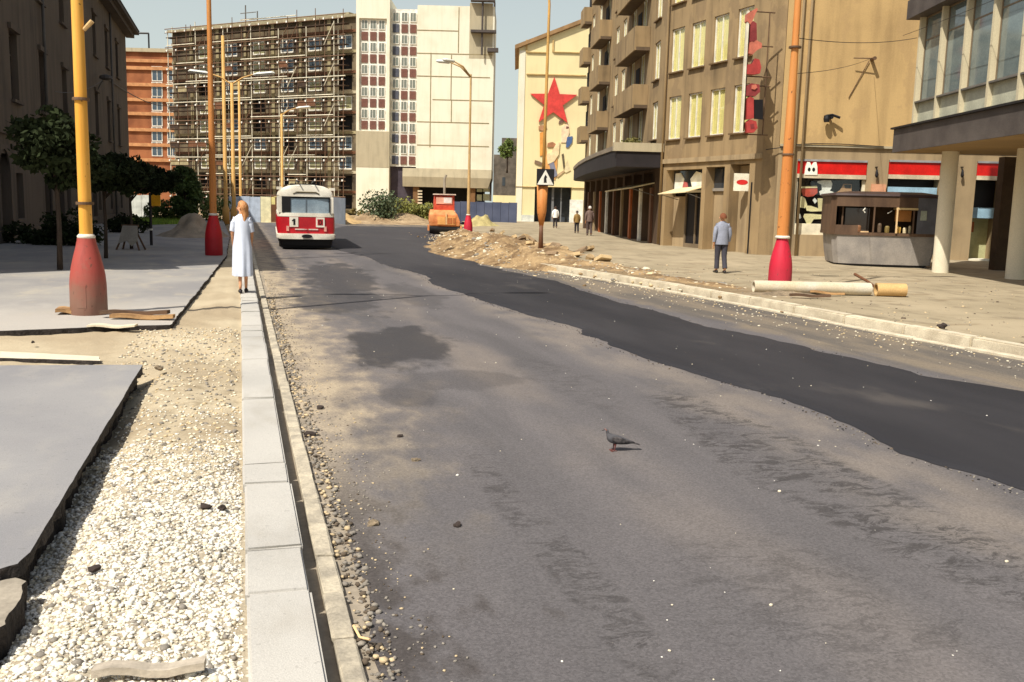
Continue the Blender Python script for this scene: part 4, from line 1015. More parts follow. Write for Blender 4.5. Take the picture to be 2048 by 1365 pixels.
# the wall faces the street: local y into the building must point away from the street
LS0, LS1, HL = 20.0, 74.0, 13.2
wins = []
lw = dict(w=1.25)
xs_ = [22.5 + 5.1 * k for k in range(10)]
holes = []
for x in xs_:
    holes += [(x - .62, x + .62, 5.0, 7.35, .25), (x - .62, x + .62, 9.3, 11.5, .25)]
dxs = [25.0, 35.4, 45.6, 55.8]; arch = []
gh = [(x - .55, x + .55, 0.9, 2.5, .25) for x in xs_ if all(abs(x - d) > 1.4 for d in dxs)]
gd = [(d - .75, d + .75, 0.0, 3.1, .35) for d in dxs]
mb = MB(); wall_panel(mb, LS0, LS1, -0.1, HL, holes + gh + gd)
mb.quad((LS0, 0, -.1), (LS0, 0, HL), (LS0, 11, HL), (LS0, 11, -.1)); mb.quad((LS1, 0, -.1), (LS1, 11, -.1), (LS1, 11, HL), (LS1, 0, HL)); mb.quad((LS0, 11, -.1), (LS0, 11, HL), (LS1, 11, HL), (LS1, 11, -.1))
mb.quad((LS0, 0, HL), (LS1, 0, HL), (LS1, 11, HL), (LS0, 11, HL))
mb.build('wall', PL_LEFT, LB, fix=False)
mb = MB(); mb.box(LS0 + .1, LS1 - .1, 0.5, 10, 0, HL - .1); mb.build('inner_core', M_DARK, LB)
fm = frame_mesh(1.236, 2.3, .07, .06, (.5,), (.7,)).mesh('window_frame', flat('brown_window_frame', (70, 60, 50), 0.6)); pm = MB().box(-.55, .55, 0.02, 0.03, .07, 2.23).mesh('pane', M_GLASS_D)
sm = MB().box(-.75, .75, -.34, -.004, -.1, -.003).mesh('sill', PL_LEFT)
hm = MB().box(-.78, .78, -.32, -.203, 2.36, 2.55).mesh('lintel', PL_LEFT)
for x in xs_:
    for z, s in ((5.0, 1.0), (9.3, 0.94)):
        f = obj('window', fm, LB, (x, .2, z + .01)); f.scale = (1, 1, s); obj('pane', pm, f); obj('sill', sm, f); obj('lintel', hm, f)
fm2 = frame_mesh(1.096, 1.59, .07, .06, (.5,)).mesh('window_frame', flat('brown_window_frame', (70, 60, 50), 0.6)); pm2 = MB().box(-.48, .48, .02, .03, .07, 1.52).mesh('pane', M_GLASS_D)
for h in gh:
    f = obj('window', fm2, LB, ((h[0] + h[1]) / 2, .2, .905)); obj('pane', pm2, f)
for d in dxs:
    mb = MB(); mb.box(d - .73, d + .73, .28, .34, 0, 2.4); a = mb.build('door', M_BROWN, LB)
    mb = MB(); mb.plate([(d - .95, 0), (d - .75, 0), (d - .75, 2.5)] + [(d + .75 * math.cos(math.pi - t * math.pi / 8), 2.5 + .75 * math.sin(t * math.pi / 8)) for t in range(1, 8)] + [(d + .75, 2.5), (d + .75, 0), (d + .95, 0), (d + .95, 3.4), (d - .95, 3.4)], -.06, -.004); mb.build('door_arch', PL_LEFT, LB)
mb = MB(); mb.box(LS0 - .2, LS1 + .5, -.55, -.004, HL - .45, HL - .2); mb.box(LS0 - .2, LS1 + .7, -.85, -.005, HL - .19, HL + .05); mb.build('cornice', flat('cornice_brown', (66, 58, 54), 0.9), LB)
mb = MB(); mb.add([(LS0 - .2, -.9, HL + .06), (LS1 + .75, -.9, HL + .06), (LS1 + .75, 5.5, HL + 3.6), (LS0 - .2, 5.5, HL + 3.6), (LS1 + .75, 12, HL + .06), (LS0 - .2, 12, HL + .06)], [(0, 1, 2, 3), (3, 2, 4, 5), (0, 3, 5), (1, 4, 2)]); mb.build('roof', flat('dark_roof', (70, 54, 48), 0.9), LB)
mb = MB(); mb.box(LS0, LS1 + .05, -.10, -.004, 3.75, 3.95); mb.box(LS0, LS1 + .05, -.08, -.005, -.1, .6); mb.build('string_course', PL_LEFT, LB)
for x in (42.9, 64.5):
    mb = MB(); mb.tube([(x, -.12, .3), (x, -.12, HL - .5)], .06, 8); mb.build('drainpipe', flat('lead_pipe', (84, 80, 76), 0.7), LB, smooth=True)
x, z = LBF.at(190, 152)
mb = MB(); mb.tube([(x, -.02, z - .9), (x, -.5, z)], .04, 6); mb.lathe([(.1, .1), (.32, .02), (.36, -.12), (.1, -.2)], 10, (x, -.55, z)); mb.build('wall_lamp', flat('lead_pipe', (84, 80, 76), 0.7), LB)

# ------------------------------------------------------------------ distant buildings across the junction
DT = 118.0
def far_frame(u0, y0, u1, y1):
    a, b = at_depth(u0, 400, y0), at_depth(u1, 400, y1); return Frame(a, b - a)
def box_on(fr, mb, x0, x1, y0, y1, z0, z1): mb.box(x0, x1, y0, y1, z0, z1); return mb
# orange brick wing on the far left
BF = far_frame(240, 136, 356, 136)
BW = thing('brick_building', 'orange brick building with pale floor bands, behind the left street trees', 'building', BF.o, BF.a)
bx = lambda u, v: BF.at(u, v)
x0, x1 = -6, bx(362, 200)[0]; ztop = bx(300, 105)[1]
mb = MB(); mb.box(x0, x1, 0, 9, 0, ztop); mb.build('wall', BRICK, BW)
mb = MB(); mb.box(x0 - .1, x1 + .1, -.35, 9.1, ztop + .003, ztop + .5); mb.build('parapet', CONC_G, BW)
M_BAND = flat('pale_band', (190, 136, 90), 0.8)
for v in (122, 137, 170, 200, 228, 260, 290, 320):
    z = bx(300, v)[1]; mb = MB(); mb.box(x0, x1, -.28, -.003, z - .25, z + .2); mb.build('floor_band', M_BAND, BW)
fm = frame_mesh(1.5, 2.0, .1, .1, (.5,)).mesh('window_frame', M_WOODW); pm = MB().box(-.65, .65, .03, .05, .1, 1.9).mesh('pane', M_GLASS_B)
for u in (315, 346):
    for v in (163, 194, 222, 253, 283, 313):
        x, z = bx(u, v); f = obj('window', fm, BW, (x, -.1, z)); obj('pane', pm, f)
mb = MB()
for u in (286,):
    x, z = bx(u, 62); x2, _ = bx(260, 62)
    mb.tube([(x, 2, ztop), (x, 2, z)], .12, 6); mb.tube([(x, 2, z), (x2, 2, z)], .14, 6)
mb.build('roof_rail', M_BLACK, BW)
# long block wrapped in scaffolding
SF = far_frame(352, 134, 716, 119)
SB = thing('scaffolded_block', 'long unfinished block caged in scaffolding, rising above the bus', 'building', SF.o, SF.a)
sx = lambda u, v=300: SF.at(u, v)
XR = sx(716)[0]; ZT = 23.6; NL = 9; LV = 2.42
M_SCW = mat('unfinished_wall', S(74, 62, 50), 0.9, 0.4, 0.3, S(118, 104, 80)); M_LITE = flat('pale_panel', (150, 138, 104), 0.8)
hx = [sx(u)[0] for u in (412, 465, 520, 575, 630, 690)]
mb = MB(); hl = [(x - 1.1, x + 1.1, .6 + k * LV, 2.3 + k * LV, .5) for x in hx for k in range(NL)]
wall_panel(mb, 0, XR, 0, ZT, hl); mb.quad((0, 0, 0), (0, 0, ZT), (0, 12, ZT), (0, 12, 0)); mb.quad((0, 0, ZT), (XR, 0, ZT), (XR, 12, ZT), (0, 12, ZT))
mb.build('wall', M_SCW, SB, fix=False)
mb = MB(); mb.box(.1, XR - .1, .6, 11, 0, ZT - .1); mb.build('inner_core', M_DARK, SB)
fm = frame_mesh(2.18, 1.68, .15, .1, (.5,)).mesh('window_frame', M_WOODW); pm = MB().box(-.95, .95, .03, .05, .15, 1.53).mesh('pane', M_GLASS_B); pm_ = MB().box(-.95, .95, .03, .05, .15, 1.53).mesh('pane', mat('olive_pane', S(150, 146, 104), .12, .35, .5, spec=.8, bump=0))
r5 = random.Random(5)
for x in hx:
    for k in range(NL):
        if k >= 2 and r5.random() < .85:
            f = obj('window', fm, SB, (x, .1, .61 + k * LV)); obj('pane', pm if r5.random() < .45 else pm_, f)
for k in range(NL + 1):
    mb = MB(); z = k * LV + .25; mb.box(0, XR, -.12, -.004, z - .15, z + .18); mb.build('floor_band', [M_LITE, M_BROWN, CONC_G, M_BROWN][k % 4], SB)
for x in [sx(u)[0] for u in (388, 440, 495, 549, 604, 660)]:
    mb = MB(); mb.box(x - .25, x + .25, -.14, -.125 + .1, 0, ZT); mb.build('pilaster', M_LITE, SB)
mb = MB(); mb.box(-.3, XR, -.5, 12, ZT + .003, ZT + .3); mb.build('roof_parapet', flat('roof_grey', (150, 140, 112), 0.9), SB)
mb = MB(); mb.box(2, XR * .92, 1.5, 11, ZT + .303, ZT + 1.0); mb.build('attic', flat('roof_grey', (150, 140, 112), 0.9), SB)
for (u, v, v2) in ((458, 18, 62), (482, 30, 62)):
    x, z = sx(u, v); mb = MB(); mb.tube([(x, 3, ZT + .7), (x, 3, z + 1)], .09, 6)
    if v == 18:
        for dx, zz in ((.9, z), (.9, z - .8)): mb.tube([(x - dx, 3, zz), (x + 2 * dx, 3, zz)], .06, 5)
    mb.build('antenna', M_STEEL, SB)
SC = thing('scaffolding', 'steel scaffolding with board walkways standing against the long unfinished block', 'scaffold', SF.o, SF.a)
us = [356 + 18.1 * k for k in range(20)]
px_ = [sx(u)[0] for u in us]
M_SCT = [flat('scaffold_pale', (214, 206, 182), 0.5), flat('scaffold_rust', (112, 84, 62), 0.6)]
for i, x in enumerate(px_):
    for y in (-1.3,) if i % 2 else (-1.3, -.5):
        mb = MB(); mb.tube([(x, y, -.2), (x, y, NL * LV + r5.uniform(.8, 3.0))], .065 if i % 3 == 0 else .05, 5); mb.build('standard', M_SCT[0 if i % 3 == 0 else 1], SC)
for k in range(NL + 1):
    z = k * LV + 1.0
    mb = MB(); mb.box(px_[0] - .3, px_[-1] + .3, -1.35, -.5, z - .1, z); mb.build('deck', flat('deck_board', (60, 46, 36), 0.9), SC)
    for zz, m, rr in ((z + .55, 1, .05), (z + 1.05, r5.choice((0, 1)), .06)):
        mb = MB(); mb.tube([(px_[0] - .4, -1.42, zz), (px_[-1] + .4, -1.42, zz)], rr, 5); mb.build('ledger', M_SCT[m], SC)
    for (i0, i1) in [(r5.randrange(0, 16), r5.randrange(2, 5)) for _ in range(3)]:
        mb = MB(); mb.tube([(px_[i0], -1.5, z + 1.3), (px_[min(19, i0 + i1)], -1.5, z + 1.3)], .065, 5); mb.build('ledger', M_SCT[0], SC)
for i in (3, 8, 12, 13, 17):
    for k in range(0, NL, 2):
        mb = MB(); mb.tube([(px_[i], -1.46, k * LV + 1), (px_[i + 1], -1.46, (k + 1) * LV + 1)], .05, 5); mb.build('brace', M_SCT[r5.randrange(2)], SC)
mb = MB()
for x in px_:
    for k in range(NL + 1): mb.box(x - .09, x + .09, -1.56, -1.44, k * LV + 1.65 - .11, k * LV + 1.65 + .11)
tag(mb.build('coupler', flat('coupler_white', (232, 230, 220), 0.6), SC), kind='stuff')
r6 = random.Random(9)
nets = []
for k in range(26):
    i = r6.randrange(0, 18); kk = r6.randrange(1, NL - 1); mb = MB(); mb.box(px_[i] + .05, px_[i + 1] - .05, -1.39, -1.36, kk * LV + 1.02, kk * LV + 1.02 + r6.uniform(.5, 1.0)); mb.build('guard_board', [M_BROWN, M_LITE, flat('deck_board', (60, 46, 36), .9)][k % 3], SC)
# two window towers and the blind concrete slab
TF = far_frame(712, 117, 832, 117); tx = lambda u, v=300: TF.at(u, v)
T1 = thing('stair_tower', 'concrete stair tower with three columns of white windows and brown panels', 'building', TF.o, TF.a)
M_PAN = flat('brown_panel', (112, 74, 62), 0.7); M_PAND = flat('shaded_panel', (78, 80, 90), 0.7)  # second one is the panel coloured dark for the shaded column
xa, xb = 0, tx(778)[0]; zt_ = tx(745, -6)[1]; w0, w1 = tx(745, 262)[1], tx(745, 37)[1]
mb = MB(); wall_panel(mb, xa, xb, -.2, zt_, [(.35, xb - .35, w0, w1, .35)]); mb.quad((xb, 0, -.2), (xb, 9, -.2), (xb, 9, zt_), (xb, 0, zt_)); mb.quad((xa, 0, -.2), (xa, 0, zt_), (xa, 9, zt_), (xa, 9, -.2)); mb.quad((xa, 0, zt_), (xb, 0, zt_), (xb, 9, zt_), (xa, 9, zt_)); mb.build('wall', CONC, T1, fix=False)
mb = MB(); mb.box(.3, xb - .3, .36, .5, w0, w1); mb.build('backing', M_WOODW, T1)
mb = MB(); mb.box(-.02, xb + .02, -.03, -.004, tx(745, 335)[1], w0 - .05); mb.build('raw_concrete_band', CONC_G, T1)
M_GLASS_T = mat('grey_green_pane', S(120, 124, 112), .1, .3, .5, spec=.8, bump=0)
def strip(par, xl, xr, zb, zt, nc, nr, first_pan, y, dark_col=False):
    cw = (xr - xl) / nc; rh = (zt - zb) / nr
    fm = frame_mesh(cw * .74, rh * .84, .07, .1, (.45,)).mesh('window_frame', M_WOODW); pm = MB().box(-cw * .37 + .07, cw * .37 - .07, .03, .05, .07, rh * .84 - .07).mesh('pane', M_GLASS_T)
    qm = [MB().box(-cw * .37, cw * .37, -.02, .05, rh * .12, rh * .88).mesh('panel', m) for m in (M_PAN, M_PAND)]
    for i in range(nc):
        for j in range(nr):
            x = xl + cw * (i + .5); z = zb + rh * j
            if (j + first_pan) % 2 == 0: obj('panel', qm[1 if dark_col and i == 0 else 0], par, (x, y, z))
            else:
                f = obj('window', fm, par, (x, y - .03, z + rh * .1)); obj('pane', pm, f)
strip(T1, .45, xb - .45, w0 + .05, w1 - .05, 3, 10, 0, .3)
T2 = thing('window_strip_block', 'narrow window bay squeezed between the stair tower and the blank concrete gable', 'building', TF.o, TF.a)
xc, xd = xb + .02, tx(833)[0]; za, zb_ = tx(805, 333)[1], tx(805, 21)[1]
mb = MB(); mb.box(xc, xd, .9, 9, za, zb_ + .3); mb.build('wall', M_WOODW, T2)
strip(T2, xc + .1, xd - .1, za + .1, zb_, 3, 14, 0, .82, True)
mb = MB(); mb.box(xc, xd, 1.2, 9, -.2, za - .02); mb.build('base', flat('lobby_dark', (70, 62, 70), .8), T2)
T3 = thing('concrete_slab_block', 'tall blind concrete gable with thin panel joints, behind the orange road roller', 'building', TF.o, TF.a)
xe, xf = tx(832)[0] + .02, tx(984)[0]; zt3 = tx(900, 12)[1]; zb3 = tx(880, 375)[1]; zj = tx(880, 338)[1]
mb = MB(); mb.box(xe, xf, 0, 9, zj, zt3); mb.build('wall', CONC, T3)
mb = MB(); mb.rings([[(xe - 1.6, -.05, zb3), (xf - .4, -.05, zb3), (xf - .4, 8, zb3), (xe - 1.6, 8, zb3)], [(xe - 1.6, -.3, zb3 + 1.2), (xf, -.3, zb3 + 1.2), (xf, 8, zb3 + 1.2), (xe - 1.6, 8, zb3 + 1.2)], [(xe - 1.6, -.08, zj - .01), (xf, -.08, zj - .01), (xf, 8, zj - .01), (xe - 1.6, 8, zj - .01)]]); mb.build('soffit_beam', CONC_G, T3)
M_JN = flat('joint_dark', (146, 132, 98), .9)
for (p, q) in (((832, 60), (918, 63)), ((918, 15), (918, 106)), ((834, 105), (985, 112)), ((862, 106), (862, 295)), ((903, 110), (903, 200)), ((834, 152), (980, 156)), ((865, 200), (985, 202)), ((834, 245), (978, 246)), ((834, 292), (978, 292)), ((942, 156), (942, 250)), ((903, 200), (903, 246))):
    (x0, z0), (x1, z1) = tx(*p), tx(*q); mb = MB()
    if abs(x0 - x1) > abs(z0 - z1): mb.box(x0, x1, -.03, -.004, (z0 + z1) / 2 - .05, (z0 + z1) / 2 + .05)
    else: mb.box(x0 - .05, x0 + .05, -.035, -.005, z1, z0)
    mb.build('panel_joint', M_JN, T3)
for (p, q) in (((942, 0), (984, 6)), ((942, 62), (986, 68)), ((975, 98), (990, 106))):
    (x0, z0), (x1, z1) = tx(*p), tx(*q); mb = MB(); mb.box(x0, x1 + .4, -.9, -.004, z1, z0); mb.build('ledge_bracket', M_TIN, T3)
(x0, z0), (x1, z1) = tx(940, 6), tx(984, 118); mb = MB(); mb.box(x0, x1, -.02, -.006, z1, z0); mb.build('grey_patch', CONC_G, T3)
mb = MB(); x, z = tx(966, 2); mb.tube([(x, -.5, tx(966, 112)[1]), (x, -.5, z)], .12, 6); x, z = tx(984, 4); mb.tube([(x + .3, .5, 2), (x + .3, .5, z)], .12, 6); mb.build('downpipe', M_TIN, T3)
mb = MB(); mb.box(xe - 1.5, xf - 1, 3.0, 8, -.2, zb3 - .01); mb.build('undercroft', M_DARK, T3)
for u in (832, 946):
    x = tx(u)[0]; mb = MB(); mb.box(x - .35, x + .35, .3, 1.0, -.2, zb3 + .5); mb.build('pier', flat('pier_brown', (120, 88, 56), .9), T3)
for (p, q) in (((803, 380), (822, 406)), ((952, 378), (963, 384)), ((965, 377), (980, 384)), ((952, 389), (962, 402)), ((965, 388), (979, 402)), ((985, 389), (991, 403))):
    (x0, z0), (x1, z1) = tx(*p), tx(*q); mb = MB(); mb.box(x0, x1, 2.6, 2.9, z1, z0); mb.build('lit_opening', flat('pale_hoarding', (206, 214, 190), .7), T3)
for v in range(382, 412, 6):
    (x0, z0), (x1, _) = tx(835, v), tx(844, v); mb = MB(); mb.box(x0, x1, .2, .3, z0 - .12, z0 + .08); mb.build('ladder_rung', M_TRIM, T3)
# masonry stack and house with a tree, in the gap
GF = far_frame(982, 112, 1040, 112); gx = lambda u, v=300: GF.at(u, v)
GH = thing('dark_stone_house', 'dark old stone house in the gap between the concrete gable and the star building', 'building', GF.o, GF.a)
x0, x1 = gx(988)[0], gx(1046)[0]; zt4 = gx(1010, 310)[1]
mb = MB(); mb.box(x0, x1, 0, 6, 2.7, zt4); mb.build('wall', mat('dark_masonry', S(96, 88, 78), .9, .35, 1.2, bump=.3), GH)
mb = MB(); mb.box(gx(1003)[0], x1, 1, 5, zt4, gx(1010, 275)[1]); mb.build('gable', mat('dark_masonry_b', S(104, 96, 86), .9, .3, 1.2), GH)
mb = MB(); mb.box(x0, x1, -.05, 5.9, -.2, 2.69); mb.build('base', PL_CREAM, GH)
f = MB(); f.box(gx(1006)[0], gx(1012)[0], -.03, -.004, gx(1008, 372)[1], gx(1008, 355)[1]); f.build('window', M_GLASS_D, GH)

# ------------------------------------------------------------------ the building with the star
KF = far_frame(1031, 91, 1176, 91); kx = lambda u, v=300: KF.at(u, v)
KB = thing('star_building', 'cream gabled building with a big red star and mural relief on its end wall', 'building', KF.o, KF.a)
XW = kx(1240)[0]; zl = kx(1035, 97)[1]; x1045 = kx(1162)[0]; zr = kx(1162, 46)[1]
dh = (kx(1072)[0], kx(1146)[0], -.2, kx(1100, 374)[1])
mb = MB(); wall_panel(mb, 0, XW, -.2, zl, [dh + (1.5,)])
sl_ = (zr - zl) / x1045
mb.add([(0, 0, zl), (XW, 0, zl), (XW, 0, zl + sl_ * XW)], [(0, 1, 2)]); mb.quad((0, 0, -.2), (0, 0, zl), (0, 14, zl), (0, 14, -.2))
mb.build('wall', PL_CREAM, KB, fix=False)
mb = MB(); a = math.atan(sl_); mb.add([(-.4, -.35, zl - .1), (XW, -.35, zl + sl_ * XW + .1), (XW, 14, zl + sl_ * XW + .1), (-.4, 14, zl - .1), (-.4, -.35, zl + .25), (XW, -.35, zl + sl_ * XW + .45), (XW, 14, zl + sl_ * XW + .45), (-.4, 14, zl + .25)], [(0, 3, 2, 1), (4, 5, 6, 7), (0, 1, 5, 4), (1, 2, 6, 5), (2, 3, 7, 6), (3, 0, 4, 7)]); mb.build('roof', flat('roof_brown', (150, 118, 80), .8), KB)
M_MLD = flat('moulding_tan', (190, 160, 104), .8)
for (p, q) in (((1053, 148), (1172, 153)), ((1053, 104), (1094, 107)), ((1106, 104), (1164, 107)), ((1031, 373), (1180, 377))):
    (x0, z0), (x1, z1) = kx(*p), kx(*q); mb = MB(); mb.box(x0, x1, -.14, -.004, z1, z0); mb.build('moulding', M_MLD, KB)
for u in (1053, 1106):
    x, z = kx(u, 104); mb = MB(); mb.box(x - .08, x + .08, -.1, -.006, z, kx(u, 80)[1]); mb.build('moulding', M_MLD, KB)
mb = MB(); x0, x1 = kx(1034)[0], kx(1046)[0]; mb.box(.05, .6, -.06, -.004, -.2, zl - .2); mb.build('corner_pilaster', CONC, KB)
mb = MB(); mb.box(.02, dh[0] - .02, -.05, -.0045, -.2, kx(1040, 430)[1]); mb.build('plinth', flat('pale_plinth', (206, 208, 196), .8), KB)
mb = MB(); mb.box(dh[0], dh[1], 1.45, 1.6, -.2, dh[3]); mb.build('entrance_dark', flat('entrance_slate', (56, 62, 70), .7), KB)
for u, w in ((1109, .22), (1126, .12), (1088, .3)):
    x = kx(u)[0]; mb = MB(); mb.box(x - w / 2, x + w / 2, .6, .8, -.2, dh[3] - .05); mb.build('entrance_post', flat('entrance_grey', (116, 116, 116), .7), KB)
mb = MB(); mb.box(kx(1143)[0], kx(1170)[0], -.04, -.005, -.2, kx(1150, 400)[1]); mb.build('white_panel', M_WOODW, KB)
cx, cz = kx(1107, 205); R_s = 1.95
(xl_, _), (xr_, _) = kx(1066, 200), kx(1149, 200); R_s = (xr_ - xl_) / 2 / math.cos(math.radians(18)) * 1.13
star = [(cx + (R_s if i % 2 == 0 else R_s * .40) * math.sin(i * math.pi / 5), cz + (R_s if i % 2 == 0 else R_s * .40) * math.cos(i * math.pi / 5)) for i in range(10)]
mb = MB(); mb.plate(star[::-1], -.22, -.05); mb.build('red_star', flat('star_red', (206, 66, 58), .5), KB)
K8 = lambda pts: [kx(1030 + x / 4.13, 150 + y / 4.13) for x, y in pts]
def relief(pts, rgb, y0=-.09, y1=-.006):
    mb = MB(); mb.plate(K8(pts), y0, y1); mb.build('mural_shape', flat('mural_%d_%d_%d' % rgb, rgb, .8), KB)
relief([(205, 670), (205, 480), (250, 470), (260, 660)], (222, 150, 70))
relief([(195, 850), (195, 780), (240, 760), (250, 660), (350, 650), (350, 740), (330, 870), (300, 850)], (220, 160, 92), -.07)
relief([(195, 455), (195, 425), (240, 415), (262, 435), (240, 465)], (176, 130, 92), -.11)
relief([(265, 595), (270, 565), (310, 555), (340, 575), (320, 600)], (168, 116, 80), -.12)
relief([(160, 730), (165, 705), (200, 715), (240, 735), (210, 750)], (130, 104, 80), -.11)
relief([(420, 600), (430, 515), (475, 508), (470, 560), (440, 600)], (74, 98, 140), -.1)
relief([(300, 820), (280, 730), (320, 720), (350, 830), (320, 850)], (122, 122, 136), -.12)
relief([(270, 740), (260, 660), (300, 640), (345, 560), (370, 560), (360, 660), (325, 715)], (230, 206, 160), -.13)
relief([(380, 560), (385, 430), (440, 400), (450, 480), (420, 560)], (232, 204, 168), -.08)
relief([(400, 780), (385, 660), (400, 650), (412, 760)], (96, 84, 64), -.1)
relief([(405, 800), (430, 700), (460, 790), (420, 810)], (222, 204, 160), -.08)
relief([(360, 405), (365, 380), (385, 375), (405, 385), (385, 400)], (110, 84, 70), -.1)
relief([(420, 445), (425, 425), (445, 430), (440, 445)], (110, 70, 60), -.1)
relief([(340, 830), (400, 790), (410, 800), (350, 850)], (190, 160, 120), -.09)
# ------------------------------------------------------------------ street lamps with bulbous feet
M_GRP = mat('pale_pole_paint', S(196, 162, 110), 0.6, 0.2, 1.2)
def pole_paint(name, c1, c2):
    t = NT(name); a = t.noise(2.0, 6, t.map((2, 2, .25))); b = t.noise(14, 6, t.map((1, 1, .6))); d = t.noise(5, 5, t.map((3, 3, .08)))
    c = t.mix(t.step(a, .3, .7), c1, c2); c = t.mix(t.math('MULTIPLY', t.step(d, .5, .75), .4), c, dim(c1, .55))
    c = t.mix(t.math('MULTIPLY', t.step(b, .66, .69), .85), c, S(96, 64, 44)); t.bump(b, .2, .006); return t.fin(c, .6, 0, .3)
def bulb_mat(name, c1, c2):
    t = NT(name); p = t.xyz(); n = t.noise(3.0, 6); n2 = t.noise(9, 5)
    h = t.math('ADD', p[2], t.lin(n, .2, .8, -.25, .25))
    c = t.mix(t.math('SUBTRACT', 1.0, t.step(h, .15, .8)), c1, c2)
    c = t.mix(t.math('MULTIPLY', t.step(n2, .55, .72), .35), c, c2)
    n3 = t.noise(22, 5, t.map((1, 1, .5))); c = t.mix(t.math('MULTIPLY', t.step(n3, .64, .67), .7), c, S(92, 66, 54)); c = t.mix(t.math('MULTIPLY', t.step(t.noise(6, 5, t.map((3, 3, .12))), .52, .75), .3), c, dim(c1, .45))
    t.bump(n3, .2, .008); return t.fin(c, .55, 0, .35)
M_ORP = pole_paint('orange_pole_paint', S(196, 122, 60), S(214, 148, 84)); M_YEP = pole_paint('yellow_pole_paint', S(222, 158, 58), S(236, 180, 88))
BULB_A = bulb_mat('worn_red_paint', S(164, 74, 64), S(132, 98, 82)); BULB_R = bulb_mat('crimson_paint', S(196, 36, 58), S(182, 44, 62)); BULB_B = bulb_mat('deep_red_paint', S(186, 26, 34), S(160, 26, 34))
PROF = [(.235, 0), (.25, .03), (.248, .3), (.245, .5), (.236, .62), (.215, .75), (.18, .9), (.145, 1.03), (.125, 1.12), (.122, 1.15)]
def lamp(base, label, paint, bulb, height=9.6, r0=.112, scale=1.0, arms=(), tp=.7, group='street lamps with bulbous feet', bands=()):
    t = thing('street_lamp', label, 'street lamp', base, 0, group)
    smooth_by_angle(MB().lathe([(r * scale, z * scale) for r, z in PROF], 28).build('foot', bulb, t))
    z0 = 1.15 * scale
    MB().lathe([(r0 + .03, z0 - .004), (r0 + .035, z0 + .03), (r0 + .01, z0 + .06)], 20).build('collar', flat('collar_pale', (206, 196, 180), .6), t, smooth=True)
    smooth_by_angle(MB().lathe([(r0, z0 + .03), (r0 * .97, z0 + 1), (r0 * tp, height * .55), (r0 * tp * .8, height)], 20).build('pole', paint, t))
    mb = MB(); rr = .252 * scale; mb.rings([[(rr * math.sin(q) * k, -rr * math.cos(q) * k, z * scale) for q in (-.28, -.14, 0, .14, .28)] + [(rr * math.sin(q) * .9, -rr * math.cos(q) * .9, z * scale) for q in (.28, -.28)] for z, k in ((.18, 1), (.5, .99))]); mb.build('access_door', bulb, t)
    for z in bands: MB().lathe([(r0 + .004, z), (r0 + .006, z + .02), (r0 + .002, z + .04)], 18).build('band', M_RUST, t)
    for (dx, dy, L) in arms:
        mb = MB(); d = Vector((dx, dy, 0)).normalized(); pts = [(0, 0, height - .15), tuple(d * L * .3 + Vector((0, 0, height + .35))), tuple(d * L * .62 + Vector((0, 0, height + .55)))]
        mb.tube(pts, [.05, .045, .035], 8); a = mb.build('arm', paint, t, smooth=True)
        mb = MB(); e = Vector(pts[-1]); k = []
        for f, w, h in ((0, .05, .05), (.12, .13, .08), (.8, .15, .09), (1, .06, .05)):
            c = e + d * (L * .42 * f) + Vector((0, 0, .05 * f)); s_ = Vector((-d.y, d.x, 0))
            k.append([tuple(c + s_ * w * math.cos(q) + Vector((0, 0, h * math.sin(q)))) for q in [2 * math.pi * i / 8 for i in range(8)]])
        mb.rings(k); mb.build('lamp_head', flat('lamp_white', (226, 226, 214), .4), a, smooth=True)
    return t
def gpt(u, v, z): q = P(u, v, z); return (q.x, q.y, z)
X_ = (1, 0.25); NX = (-1, -0.25)
A = lamp(gpt(179, 638, .1), 'nearest lamp post, yellow with a faded red bottle-shaped foot, on the left pavement', M_YEP, BULB_A, r0=.088, tp=.85, arms=((*X_, 2.2), (*NX, 2.2)), bands=())
MB().tube([(.08, 0, 4.0), (.2, 0, 4.12)], [.03, .035], 8).build('peg', M_GRP, A)
MB().lathe([(.119, 1.62), (.121, 1.64), (.119, 1.66)], 18).build('band', M_RUST, A); MB().lathe([(.112, 3.05), (.114, 3.07), (.112, 3.09)], 18).build('band', M_RUST, A)
lamp(gpt(428, 511, .17), 'orange lamp post with a deep red foot, behind the woman on the kerb', M_ORP, BULB_B, r0=.1, arms=((*X_, 2.2), (*NX, 2.2)))
lamp(gpt(936, 473, .1), 'slim lamp post with a small red foot beside the orange road roller', M_GRP, BULB_R, height=8.2, r0=.085, scale=.94, arms=((-1, -.1, 1.7), (-.95, -.5, 1.5)))
G = lamp(gpt(1558, 584, .13), 'orange lamp post with a crimson foot standing by the white pipe on the right pavement', M_ORP, BULB_R, r0=.125, tp=.58, arms=((*X_, 2.2), (*NX, 2.2)), bands=(5.1, 2.9))
def tall_lamp(u, depth, top_v, label, paint, lamps, L=2.6, r=.1):
    b = at_depth(u, 430, depth); top = at_depth(u, top_v, depth).z
    t = thing('street_lamp', label, 'street lamp', (b.x, b.y, 0), 0, 'distant street lamps')
    MB().lathe([(r * 1.7, 0), (r * 1.7, 1.0), (r, 1.2), (r * .7, top)], 12).build('pole', paint, t, smooth=True)
    for sx_ in lamps:
        mb = MB(); mb.tube([(0, 0, top - .1), (sx_ * L * .25, 0, top + .3), (sx_ * L * .5, 0, top + .5)], .05, 6); a = mb.build('arm', paint, t)
        mb = MB(); mb.rings([[(sx_ * L * f, w * math.cos(q), top + z + h * math.sin(q)) for q in [math.pi * i / 4 for i in range(8)]] for f, w, h, z in ((.5, .06, .05, .5), (.6, .22, .12, .53), (.95, .24, .12, .62), (1.0, .08, .05, .62))])
        mb.build('lamp_head', flat('lamp_white', (226, 226, 214), .4), a)
    return t
